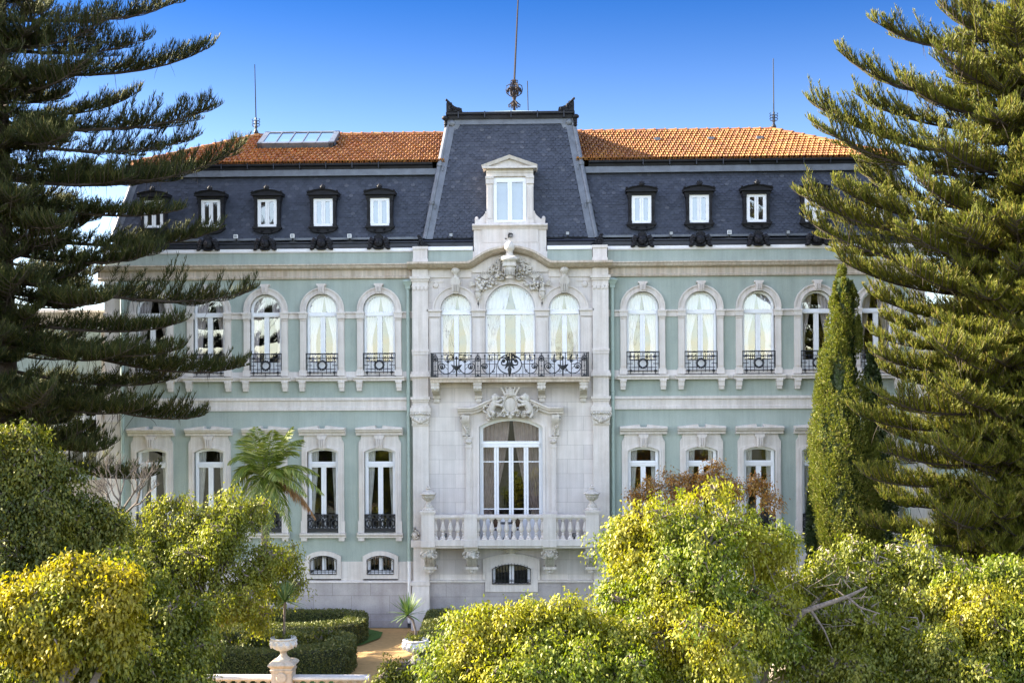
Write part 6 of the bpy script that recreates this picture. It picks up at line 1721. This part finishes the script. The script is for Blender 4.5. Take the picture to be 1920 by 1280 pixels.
# ---- palm
def palm(px, py, Y, label):
    c = W(px, py, Y); e = setp(empty("palm_tree", (c.x, Y, 0)), label, "palm tree"); rs = RS(4); k = (48+Y)/FPX
    z0 = c.z
    g = G(); pts = [(0, 0, -0.2), (0.03, 0, z0*0.5), (0, 0, z0-0.4)]
    g.tube(pts, [0.18, 0.12, 0.11], 10)
    for i in range(18): g.tube([(0.01, 0, z0*0.3+i*z0*0.035), (0.01, 0, z0*0.3+i*z0*0.035+0.05)], 0.135, 10)
    g.lathe([(0.15, z0-0.5), (0.19, z0-0.3), (0.15, z0+0.1), (0.09, z0+0.55), (0.03, z0+1.0)], 0, 0, 10)
    mesh_obj("trunk", g, M["bark"], e, 50)
    fr = [ # tip px, tip py, apex rise, dY
        (548,800,0.2,0.3,0),(566,824,0.45,-0.5,0),(428,868,0.75,-0.5,0),(470,812,0.2,-0.6,0),(455,822,0.35,0.6,0),(606,926,0.75,-0.4,0),(575,930,0.6,-1.0,0),(440,960,0.9,-0.2,0),(428,930,0.9,0.6,0),
        (462,985,0.95,-0.9,0),(545,994,0.95,-0.7,0),(500,1010,0.7,-1.2,0),(592,972,0.75,0.3,1),(598,890,0.6,0.9,0),(520,900,0.6,-1.5,0),(480,800,0.15,0.9,0),(525,815,0.3,1.3,0),(512,806,0.25,-1.0,0),(560,850,0.6,0.2,0),(585,905,0.7,-0.9,0),(435,905,0.85,-0.8,0),(455,850,0.6,0.9,0),(530,965,0.8,-1.1,0),(478,975,0.9,-1.0,0),(445,890,0.6,1.2,0)]
    for (tx, ty, rise, dy, dead) in fr:
        tip = W(tx, ty, Y+dy); tip = np.array([tip.x-c.x, dy, tip.z]); root = np.array([0, 0, z0+0.12])
        ctrl = (root+tip)/2 + np.array([0, 0, rise + 0.25])
        t = np.linspace(0, 1, 13)[:, None]; B = root*(1-t)**2 + ctrl*2*t*(1-t) + tip*t*t
        gg = G(); gg.tube([tuple(p) for p in B], list(np.linspace(0.028, 0.006, 13)), 5)
        m = 50; u = np.linspace(0.10, 0.99, m)[:, None]; P = root*(1-u)**2 + ctrl*2*u*(1-u) + tip*u*u; T = unit((ctrl-root)*2*(1-u) + (tip-ctrl)*2*u)
        ln = (0.62*np.sin(np.pi*np.clip(u[:, 0]*0.85+0.14, 0, 1))+0.10)
        sd = unit(np.cross(T, np.array([0, 0, 1.0])+0.001))
        for s in (-1, 1):
            A = T*0.60 + sd*s*0.66 + np.array([0, 0, -0.34 if not dead else -0.9]) + rs.normal(size=P.shape)*0.07
            V, F = leaves(P, A, np.cross(A, T)*s + rs.normal(size=P.shape)*0.2, ln*rs.uniform(0.85, 1.1, m), 0.044+0*ln, 0.25, 0.10)
            gg.add([tuple(v) for v in V], [tuple(f) for f in F])
        o = mesh_obj("frond", gg, M["palmdead"] if dead else M["palm"], e, 0)
        if dead: o["label"] = "dry rust-brown frond hanging down"
    return e
M["palm"] = leaf_mat("palm_leaflets", [(0.0,(0.075,0.115,0.010)), (0.6,(0.165,0.205,0.020)), (1.0,(0.44,0.42,0.12))], 0.35, gloss=0.07, rough=0.4)
M["palmdead"] = leaf_mat("dry_palm_leaflets", [(0.0,(0.20,0.085,0.035)), (1.0,(0.34,0.17,0.07))], 0.3, gloss=0.05)
palm(495, 905, -5.5, "feathery green palm with one brown frond in front of the ground floor windows")

# ---- foreground and garden trees
Y_ = [(0.0,(0.0785,0.1183,0.0060)), (0.5,(0.1364,0.1731,0.0075)), (0.85,(0.2150,0.2324,0.0150)), (1.0,(0.3473,0.3380,0.0750))]
M["leaf_lime"] = leaf_mat("lime_autumn_leaves", Y_, 0.42, patch=[(0.0,(0.2067,0.1902,0.0075)), (0.6,(0.2976,0.2619,0.0105)), (1.0,(0.3969,0.3464,0.0375))], patch_scale=0.5)
M["leaf_green"] = leaf_mat("mid_green_leaves", [(0.0,(0.0620,0.0802,0.0045)), (0.6,(0.1116,0.1267,0.0060)), (0.9,(0.1819,0.1774,0.0112)), (1.0,(0.2811,0.2450,0.0225))], 0.40, patch=[(0.0,(0.1075,0.1267,0.0150)), (1.0,(0.2480,0.2281,0.0300))], patch_scale=0.5)
M["leaf_dark"] = leaf_mat("deep_green_leaves", [(0.0,(0.0265,0.0389,0.0030)), (0.6,(0.0513,0.0643,0.0037)), (0.93,(0.1075,0.1056,0.0075)), (1.0,(0.2480,0.2112,0.0150))], 0.38, patch=[(0.0,(0.0661,0.0887,0.0112)), (1.0,(0.2150,0.1859,0.0225))], patch_scale=0.45)
M["leaf_gold"] = leaf_mat("golden_autumn_leaves", [(0.0,(0.2150,0.1605,0.0045)), (0.5,(0.3142,0.2324,0.0060)), (0.9,(0.3886,0.3042,0.0112)), (1.0,(0.2315,0.2112,0.0112))], 0.45, patch=[(0.0,(0.1075,0.1309,0.0120)), (1.0,(0.2646,0.2281,0.0188))], patch_scale=0.65)
M["leaf_sparse"] = leaf_mat("pale_yellowing_leaves", [(0.0,(0.1240,0.1395,0.0075)), (0.6,(0.2150,0.2154,0.0105)), (1.0,(0.3803,0.3380,0.0450))], 0.45, patch=[(0.0,(0.0909,0.1141,0.0075)), (1.0,(0.1819,0.1859,0.0150))], patch_scale=0.5)
M["leaf_rust"] = leaf_mat("rust_leaves", [(0.0,(0.2150,0.0802,0.0188)), (0.6,(0.3473,0.1562,0.0338)), (1.0,(0.3969,0.2535,0.0675))], 0.40)
def at(px, Y): return W(px, 740, Y).x

broadleaf("leafy_tree", "big rounded lime and yellow tree directly before the right half of the ground floor", "tree",
    [(1200,1015,72,-20),(1275,985,72,-20.5),(1365,985,75,-20),(1440,1040,65,-19.5),(1195,1090,78,-20.5),(1300,1080,105,-21),(1400,1130,100,-20.5),(1240,1180,95,-21.5),(1340,1220,110,-22),(1460,1130,55,-19.8),(1470,1210,60,-21),(1150,1130,45,-20.4),(1180,1030,50,-20)],
    (at(1330,-20), -20, 2.8), 41, M["leaf_lime"], n=3285, per=25)
broadleaf("leafy_shrub", "low spreading bright yellow-green bush at the bottom, below the middle of the facade", "bush",
    [(890,1185,62,-22),(965,1190,68,-22),(1050,1185,62,-22),(1120,1200,60,-21.6),(870,1265,70,-22.6),(960,1270,85,-23),(1060,1270,90,-23),(1150,1270,80,-22.5),(905,1150,25,-22),(1075,1150,25,-22),(1010,1150,28,-22),(1180,1190,40,-22)],
    (at(1010,-22), -22, 1.8), 42, M["leaf_lime"], n=2679, per=24, twigs=0.2)
broadleaf("leafy_tree", "yellowing tree with a long bare pale limb in front of the slender cypress's foot", "tree",
    [(1570,1085,52,-19),(1640,1060,58,-19),(1715,1060,55,-19),(1760,1110,52,-19),(1690,1120,62,-19.4),(1610,1120,50,-19.2),(1585,1215,60,-20),(1680,1215,70,-20),(1520,1090,32,-18.6),(1530,1200,40,-19.6),(1790,1070,34,-19),(1480,1150,34,-19.4),(1640,1170,60,-20.2),(1745,1160,55,-19.8),(1500,1200,45,-20),(1560,1160,45,-20.2),(1480,1090,30,-18.8),(1545,1050,26,-18.6)],
    (at(1440,-19.3), -19.3, 2.4), 43, M["leaf_sparse"], n=1857, per=22, L=0.100, Wd=0.047, bark="palebark", r0=0.14, twigs=0.55)
broadleaf("leafy_tree", "yellow-green tree filling the corner below the bright tiered conifer", "tree",
    [(1830,1115,55,-20),(1890,1095,60,-20),(1935,1150,70,-20),(1850,1180,75,-20.6),(1780,1190,50,-20.4),(1900,1250,80,-21),(1790,1110,36,-20),(1860,1075,28,-20)],
    (at(1870,-20.5), -20.5, 2.2), 44, M["leaf_lime"], n=1729, per=24)
broadleaf("leafy_shrub", "shaded mid-green bush low at the bottom beneath the bare pale limb", "bush",
    [(1640,1275,70,-21.5),(1740,1265,75,-21.5),(1810,1285,60,-22),(1550,1290,60,-21.5)],
    (at(1700,-21.5), -21.5, 1.2), 45, M["leaf_green"], n=1383, per=24)
broadleaf("leafy_tree", "tall dark green tree against the photo's edge under the dark tiered conifer", "tree",
    [(20,870,75,-21),(70,900,62,-21),(110,960,62,-21),(30,980,95,-21.5),(150,1000,48,-20.6),(90,1050,80,-21.5),(10,1080,90,-22),(160,1060,45,-21),(-30,900,80,-21),(45,815,38,-20.8),(180,960,34,-20.6),(200,1010,40,-20.6),(120,900,40,-20.8)],
    (at(50,-21), -21, 3.0), 46, M["leaf_dark"], n=2766, per=26)
broadleaf("leafy_tree", "golden yellow tree low in the corner below the tall dark green tree", "tree",
    [(70,1140,70,-25),(150,1115,62,-25),(205,1100,48,-25),(200,1165,58,-25.2),(90,1185,60,-25.4),(15,1150,45,-25.3)],
    (at(110,-25.5), -25.5, 2.2), 47, M["leaf_gold"], n=2247, per=26, L=0.108, Wd=0.052)
broadleaf("leafy_tree", "round green tree between the golden tree and the stone garden urn", "tree",
    [(260,1140,55,-23),(300,1185,70,-23),(345,1230,62,-23),(260,1240,80,-23.6),(375,1160,36,-22.6),(320,1280,80,-23.8),(110,1265,85,-24.6),(20,1250,80,-24.8),(190,1240,70,-24.4),(290,1100,40,-22.8),(240,1060,36,-22.6)],
    (at(300,-23.3), -23.3, 1.8), 48, M["leaf_green"], n=1857, per=25)
broadleaf("leafy_tree", "pale yellow-green spreading tree in front of the palm", "tree",
    [(385,965,42,-13),(440,985,40,-13),(345,1000,42,-13),(300,1005,36,-13),(420,1050,68,-13.5),(500,1060,40,-13),(340,1070,58,-13.5),(460,1110,58,-13.5),(390,1130,58,-14),(280,1060,40,-13.6),(515,1100,30,-12.0),(225,985,36,-13),(180,1010,40,-13),(255,1030,40,-13.4),(300,960,26,-12.8),(540,1075,24,-11.6),(330,945,26,-12.8),(480,955,26,-12.8),(250,1090,50,-13.8),(530,1040,34,-11.6),(545,1100,28,-11.4),(490,1150,34,-12.6),(430,935,22,-12.8)],
    (at(370,-13.5), -13.5, 2.2), 49, M["leaf_sparse"], n=2679, per=22, L=0.095, Wd=0.045, twigs=0.5)
broadleaf("leafy_tree", "small rust-orange autumn tree before the ground floor windows behind the big lime tree", "tree",
    [(1215,925,30,-8),(1265,915,34,-8),(1320,905,36,-8),(1370,920,34,-8),(1420,905,22,-8),(1345,880,18,-8),(1440,940,20,-8)],
    (at(1320,-8), -8, 2.6), 50, M["leaf_rust"], n=820, per=11, L=0.09, Wd=0.05, shell=(0.35, 1.2), bark="palebark", twigs=0.5, r0=0.035)
broadleaf("leafy_shrub", "dark bushy shrub beside the clipped hedge at the plinth below the balcony", "bush",
    [(850,1180,30,-4),(890,1172,26,-4),(930,1165,24,-3),(985,1158,22,-2.6),(1040,1160,22,-3)],
    (at(930,-3.3), -3.3, 0.4), 51, M["leaf_dark"], n=864, per=22, L=0.10, Wd=0.05, r0=0.04)
broadleaf("leafy_shrub", "small loose shrub half hiding the foot of the urn on the path's far pedestal", "bush",
    [(745,1262,30,-15),(790,1275,32,-15),(720,1285,26,-15.5)], (at(760,-15), -15, 0.5), 52, M["leaf_green"], n=388, per=14, L=0.11, Wd=0.05, r0=0.03, twigs=0.8)
broadleaf("flower_bed_plant", "dark leafy planting inside the clipped hedge next to the stone urn", "plant",
    [(470,1205,22,-7.2),(600,1198,18,-7.2),(560,1212,20,-7.4),(420,1215,24,-7.2)], (at(520,-7.2), -7.2, 0.3), 53, M["leaf_dark"], n=388, per=18, L=0.12, Wd=0.05, r0=0.02)

# leafless branching tree
M["twigbark"] = plain("weathered_twig_bark", (0.12,0.095,0.075), 0.9, var=0.3, scale=9)
def bare_tree(base, tips, label, seed, mat):
    rs = random.Random(seed); e = setp(empty("bare_tree", (base[0], base[1], 0)), label, "tree"); b = Vector(base)
    t = G(); t.tube([(0, 0, -0.2), (0.05, 0, b.z*0.5), (0, 0, b.z)], [0.14, 0.11, 0.09], 8); mesh_obj("trunk", t, M[mat], e, 50)
    g = G(); o = Vector((b.x, b.y, 0))
    def grow(p, d, l, r, dep):
        q = p+d*l; m = p+d*l*0.5+Vector((rs.uniform(-1,1), rs.uniform(-1,1), rs.uniform(-1,1)))*l*0.10
        g.tube([p, m, q], [r, r*0.85, r*0.65], 6 if r > 0.02 else 4)
        if dep == 0: return
        for k in range(rs.choice((2, 3, 3))):
            grow(q if k else m.lerp(q, 0.6), (d+Vector((rs.uniform(-.75,.75), rs.uniform(-.6,.6), rs.uniform(-.15,.6)))).normalized(), l*rs.uniform(0.55, 0.8), r*0.6, dep-1)
    for tp in tips:
        p0 = Vector((0, 0, b.z)); p1 = tp-o; d = (p1-p0); grow(p0, d.normalized(), d.length*0.48, 0.045, 5)
    mesh_obj("branches", g, M[mat], e, 50); return e
BY = -12.5
bare_tree((at(225,BY), BY, W(225,975,BY).z), [W(185,915,BY), W(225,880,BY+0.5), W(290,905,BY-0.5), W(190,935,BY-0.8), W(262,890,BY)], "leafless pale-twigged tree between the tall dark tree and the palm", 6, "twigbark")
# the long pale limb of the yellowing tree
g = G(); q = lambda px, py, y: tuple(W(px, py, y))
g.tube([q(1432,1290,-21.15), q(1438,1235,-21.15), q(1470,1190,-21.25), q(1508,1145,-21.35), q(1560,1128,-21.35), q(1590,1118,-21.25), q(1625,1100,-20.95)], [0.085,0.08,0.07,0.06,0.052,0.045,0.02], 9)
g.tube([q(1436,1240,-21.15), q(1434,1170,-20.95), q(1428,1110,-20.75)], [0.06,0.045,0.02], 8); g.tube([q(1588,1118,-21.25), q(1612,1138,-21.35), q(1650,1150,-21.45)], [0.035,0.025,0.012], 6); g.tube([q(1520,1142,-21.35), q(1545,1180,-21.55), q(1560,1215,-21.55)], [0.03,0.02,0.01], 6)
rr = random.Random(9)
for k in range(24):
    a = Vector(q(rr.uniform(1440,1640), rr.uniform(1095,1180), -21.45)); g.tube([a, a+Vector((rr.uniform(-.3,.3), rr.uniform(-.2,.1), rr.uniform(-.15,.3))), a+Vector((rr.uniform(-.6,.6), rr.uniform(-.2,.1), rr.uniform(-.3,.5)))], [0.010,0.007,0.003], 4)
lt = [o for o in bpy.data.objects if o.get("label", "").startswith("yellowing tree")][0]
g.v = [(x-lt.location.x, y-lt.location.y, z) for x, y, z in g.v]
mesh_obj("limb", g, M["bark"], lt, 50)

# ---- clipped hedges
M["box"] = leaf_mat("box_hedge_leaves", [(0.0,(0.045,0.062,0.016)), (0.6,(0.085,0.098,0.024)), (0.95,(0.15,0.145,0.035)), (1.0,(0.26,0.22,0.05))], 0.25, gloss=0.06)
M["boxcore"] = plain("hedge_core", (0.022,0.028,0.010), 0.95, var=0.4, scale=8)
def hedge(path, w, h, label, seed, dens=1100):
    rs = RS(seed); pts = np.array(path, float)
    for _ in range(3):
        pts = np.concatenate([pts[:1], np.stack([pts[:-1]*0.75+pts[1:]*0.25, pts[:-1]*0.25+pts[1:]*0.75], 1).reshape(-1, 2), pts[-1:]])
    e = setp(empty("box_hedge", (pts[0][0], pts[0][1], 0)), label, "hedge", "clipped box hedges of the parterre")
    seg = np.linalg.norm(np.diff(pts, axis=0), axis=1); tot = seg.sum(); cum = np.concatenate([[0], np.cumsum(seg)])
    def pos(s):
        x = np.interp(s, cum, pts[:, 0]); y = np.interp(s, cum, pts[:, 1]); i = np.clip(np.searchsorted(cum, s, side="right")-1, 0, len(seg)-1)
        t = (pts[i+1]-pts[i])/seg[i][:, None]; return np.stack([x, y], 1), t
    n = int((tot)*(w+2*h)*dens); s = rs.uniform(-w*0.4, tot+w*0.4, n); c, t = pos(np.clip(s, 0, tot)); c = c + t*(s-np.clip(s, 0, tot))[:, None]
    nn = np.stack([-t[:, 1], t[:, 0]], 1); r = rs.rand(n)*(w+2*h)
    u = np.where(r < w, r-w/2, np.where(r < w+h, -w/2, w/2)); z = np.where(r < w, h, np.where(r < w+h, r-w, r-w-h))
    endc = (s < 0) | (s > tot); u = np.where(endc, rs.uniform(-w/2, w/2, n), u); z = np.where(endc, rs.uniform(0, h, n), z)
    P = np.concatenate([c + nn*u[:, None], z[:, None]], 1) + rs.normal(size=(n, 3))*0.022
    P[:, 2] += 0.03*np.sin(P[:, 0]*3.1)*np.sin(P[:, 1]*2.3)
    outd = np.concatenate([nn*np.sign(u)[:, None]*((r >= w)[:, None]), (r < w)[:, None]*1.0], 1)
    A = outd*0.5 + rs.normal(size=P.shape)*0.6 + np.array([0, 0, 0.35]); N = outd + rs.normal(size=P.shape)*0.7
    V, F = leaves(P, A, N, 0.065*rs.uniform(0.7, 1.3, n), 0.040*rs.uniform(0.7, 1.2, n))
    off = np.array([pts[0][0], pts[0][1], 0]); np_obj("foliage", V-off, F, M["box"], e)
    g = G()
    for i in range(len(seg)):
        a, b = pts[i]-off[:2], pts[i+1]-off[:2]; d = (b-a)/seg[i]; nrm = np.array([-d[1], d[0]])*(w/2-0.06); a = a-d*(0.02 if i else -0.05); b = b+d*(0.02 if i < len(seg)-1 else -0.05)
        q = [a-nrm, b-nrm, b+nrm, a+nrm]; hh = h-0.035-0.0007*i
        g.add([(x, y, 0.0) for x, y in q]+[(x, y, hh) for x, y in q], [(0,1,2,3),(4,5,6,7),(0,1,5,4),(1,2,6,5),(2,3,7,6),(3,0,4,7)])
    mesh_obj("core", g, M["boxcore"], e, 0)
    return e
X2 = lambda px, Y: W(px, 740, Y).x
hedge([(X2(430,-1.5),-1.5),(X2(640,-1.4),-1.4),(X2(668,-1.7),-1.7),(X2(666,-3.0),-3.0),(X2(640,-3.9),-3.9),(X2(560,-4.2),-4.2),(X2(430,-4.4),-4.4)], 0.75, 0.85, "clipped U-shaped box hedge next to the palace plinth, its front arm catching sun", 61)
hedge([(X2(380,-6.3),-6.3),(X2(610,-6.2),-6.2),(X2(638,-6.5),-6.5),(X2(640,-7.6),-7.6),(X2(615,-8.7),-8.7),(X2(540,-9.1),-9.1),(X2(380,-9.3),-9.3)], 0.85, 0.98, "clipped U-shaped box hedge around a planting bed, nearer the stone balustrade", 62)
hedge([(X2(822,-0.9),-0.9),(X2(815,-3),-3),(X2(806,-6.5),-6.5),(X2(812,-9.5),-9.5)], 0.85, 0.8, "straight clipped box hedge along the sandy path's far side", 63)

# ---- garden balustrade with pedestals, urns and their cordylines
BYL = -13.0; kb = (48+BYL)/FPX
zrail = W(560, 1266, BYL).z
def pedestal(px, ztop, label):
    x = W(px, 740, BYL).x; e = setp(empty("stone_pedestal", (x, BYL, 0)), label, "pedestal", "stone pedestals of the garden balustrade"); s = ztop
    g = G(); g.sq_lathe([(0.38, 0), (0.38, 0.18), (0.30, 0.24), (0.29, s-0.34), (0.31, s-0.30), (0.33, s-0.24), (0.30, s-0.235), (0.30, s-0.19), (0.36, s-0.14), (0.385, s-0.10), (0.36, s-0.06), (0.28, s)], 0, 0)
    mesh_obj("shaft", g, M["warmstone"], e, 0)
    g = G(); g.lathe([(0.01, 0), (0.13, 0), (0.15, 0.03), (0.13, 0.05), (0.01, 0.05)], 0, 0, 14); o = mesh_obj("rosette", g, M["warmstone"], e, 45, (0, -0.29, s-0.45)); o.rotation_euler.x = math.radians(90); return x
zp1 = W(529, 1236, BYL).z; zp2 = W(777, 1240, BYL).z
px1 = pedestal(529, zp1, "pale stone pedestal carrying the urn by the planted hedge bed"); px2 = pedestal(777, zp2, "pale stone pedestal carrying the urn beside the sandy path")
def garden_urn(x, z0, label):
    e = setp(empty("garden_urn", (x, BYL, z0)), label, "urn", "carved garden urns")
    g = G(); g.lathe([(0.21, 0.0), (0.21, 0.03), (0.17, 0.07), (0.11, 0.13), (0.085, 0.20), (0.11, 0.25), (0.10, 0.27)], 0, 0, 20); mesh_obj("foot", g, M["warmstone"], e, 45)
    g = G(); g.lathe([(0.10, 0.26), (0.20, 0.29), (0.30, 0.35), (0.355, 0.43), (0.365, 0.49), (0.35, 0.55), (0.335, 0.575), (0.36, 0.60), (0.375, 0.625), (0.36, 0.645), (0.30, 0.645), (0.28, 0.62)], 0, 0, 28)
    rq = random.Random(int(abs(x)*10))
    for k in range(12):
        a = k*math.pi/6
        g.tube([(0.36*math.cos(a+d), 0.36*math.sin(a+d), 0.54-0.09*math.cos(d*6)*0-0.16*(1-abs(d)/0.26)) for d in (-0.26,-0.17,-0.08,0,0.08,0.17,0.26)], 0.026, 5)
        g.blob((0.365*math.cos(a), 0.365*math.sin(a), 0.46), 0.045, 7, 5); g.blob((0.36*math.cos(a+0.26), 0.36*math.sin(a+0.26), 0.55), 0.04, 7, 5)
    mesh_obj("bowl", g, M["coping2"], e, 45)
    g = G(); g.lathe([(0.29, 0.60), (0.15, 0.64), (0.0, 0.65)], 0, 0, 16); mesh_obj("soil", g, M["soil"], e, 45)
    return e
M["coping2"] = masonry("white_washed_stone", (0.60,0.58,0.56), (0.74,0.72,0.70), 0.8, (0.45,0.40,0.34), 0.5)
garden_urn(px1, zp1, "carved white stone urn in front of the clipped U-shaped hedges"); garden_urn(px2, zp2, "carved white stone urn beside the sandy path and the low bush")
def cordyline(x, z0, pts, head, n, lmax, seed, label):
    rs = RS(seed); e = setp(empty("cordyline", (x, BYL, z0)), label, "plant", "spiky plants in the garden urns")
    g = G(); g.tube(pts, [0.045]+[0.035]*(len(pts)-2)+[0.04], 7); mesh_obj("stem", g, M["bark"], e, 50)
    h = np.array(head); a = rs.uniform(0, 2*np.pi, n); el = rs.uniform(-0.25, 1.35, n)
    D = np.stack([np.cos(a)*np.cos(el), np.sin(a)*np.cos(el), np.sin(el)], 1); g = G()
    for i in range(n):
        L = lmax*rs.uniform(0.75, 1.05); d = D[i]; sd = np.cross(d, [0, 0, 1.0]); sd = sd/max(1e-6, np.linalg.norm(sd)); droop = (0.18 if el[i] < 0.4 else 0.03)*rs.uniform(0.5, 1.4)
        vs = []
        for f, w in ((0, 0.014), (0.25, 0.024), (0.6, 0.019), (0.85, 0.010), (1, 0.002)):
            c = h + d*L*f - np.array([0, 0, 1.0])*droop*L*f*f
            vs += [tuple(c+sd*w), tuple(c-sd*w)]
        g.add(vs, [(2*k, 2*k+1, 2*k+3, 2*k+2) for k in range(4)])
    mesh_obj("leaf_rosette", g, M["spike"], e, 30)
    lo = RS(seed+1); P = lo.normal(size=(260, 3))*np.array([0.14, 0.14, 0.05]) + np.array([0, 0, 0.05]); V, F = leaves(P, lo.normal(size=P.shape)+np.array([0, 0, 0.8]), lo.normal(size=P.shape), 0.07+0*P[:, 0], 0.04+0*P[:, 0]); np_obj("undergrowth", V, F, M["leaf_green"], e)
M["spike"] = leaf_mat("cordyline_blades", [(0.0,(0.06,0.12,0.035)), (0.7,(0.12,0.19,0.06)), (1.0,(0.24,0.30,0.13))], 0.3, gloss=0.06)
s1 = W(534, 1128, BYL); cordyline(px1, zp1+0.64, [(0.02,0,-0.05), (0.03,0,0.5), (s1.x-px1, 0, s1.z-zp1-0.64)], (s1.x-px1, 0, s1.z-zp1-0.62), 70, 0.72, 71, "spiky plant on a straight bare stem in the urn before the hedges")
s2 = W(765, 1153, BYL); cordyline(px2, zp2+0.64, [(0.0,0,-0.05), (0.0,0,0.25), (-0.07,0,0.55), (s2.x-px2, 0, s2.z-zp2-0.64)], (s2.x-px2, 0, s2.z-zp2-0.62), 64, 0.70, 72, "spiky plant leaning on a crooked stem in the urn beside the path")
def balustrade(xa, xb, label):
    e = setp(empty("garden_balustrade", ((xa+xb)/2, BYL, 0)), label, "balustrade"); w = (xb-xa)/2
    g = G(); g.prism_x([(0.18, zrail), (-0.18, zrail), (-0.20, zrail-0.03), (-0.20, zrail-0.07), (-0.13, zrail-0.12), (0.13, zrail-0.12), (0.20, zrail-0.07), (0.20, zrail-0.03)], -w, w); mesh_obj("rail", g, M["stone"], e, 0)
    g = G(); g.box(-w, w, -0.2, 0.2, 0, 0.2); mesh_obj("base", g, M["warmstone"], e, 0)
    n = max(2, int(2*w/0.27)); src = None
    for k in range(n):
        x = -w + (k+0.5)*2*w/n
        if src is None: src = mesh_obj("baluster", baluster_mesh(zrail-0.32, 0.085), M["warmstone"], e, 40, (x, 0, 0.2))
        else: o = src.copy(); col.objects.link(o); o.location.x = x
balustrade(px1+0.30, X2(690, BYL), "pale stone balustrade stretch from the urn by the hedges to the path opening")
balustrade(X2(380, BYL), px1-0.30, "pale stone balustrade stretch partly hidden by the round green tree")
balustrade(X2(705, BYL), px2-0.30, "short pale stone balustrade stretch beside the urn at the sandy path")

# trees across the garden, behind the viewpoint: only their reflections reach the upper panes
bare_tree((-7.5,-72,6.5), [Vector((-9,-72,17)), Vector((-5.5,-71,18.5)), Vector((-11,-72,15)), Vector((-3.5,-72,15))], "bare tall tree across the garden mirrored in the upper balcony panes", 12, "bark")
bare_tree((5.5,-78,5.5), [Vector((3,-78,15)), Vector((8,-77,15.5)), Vector((5,-78,13)), Vector((1,-78,12))], "second bare tree across the garden mirrored low in the upper balcony panes", 13, "bark")
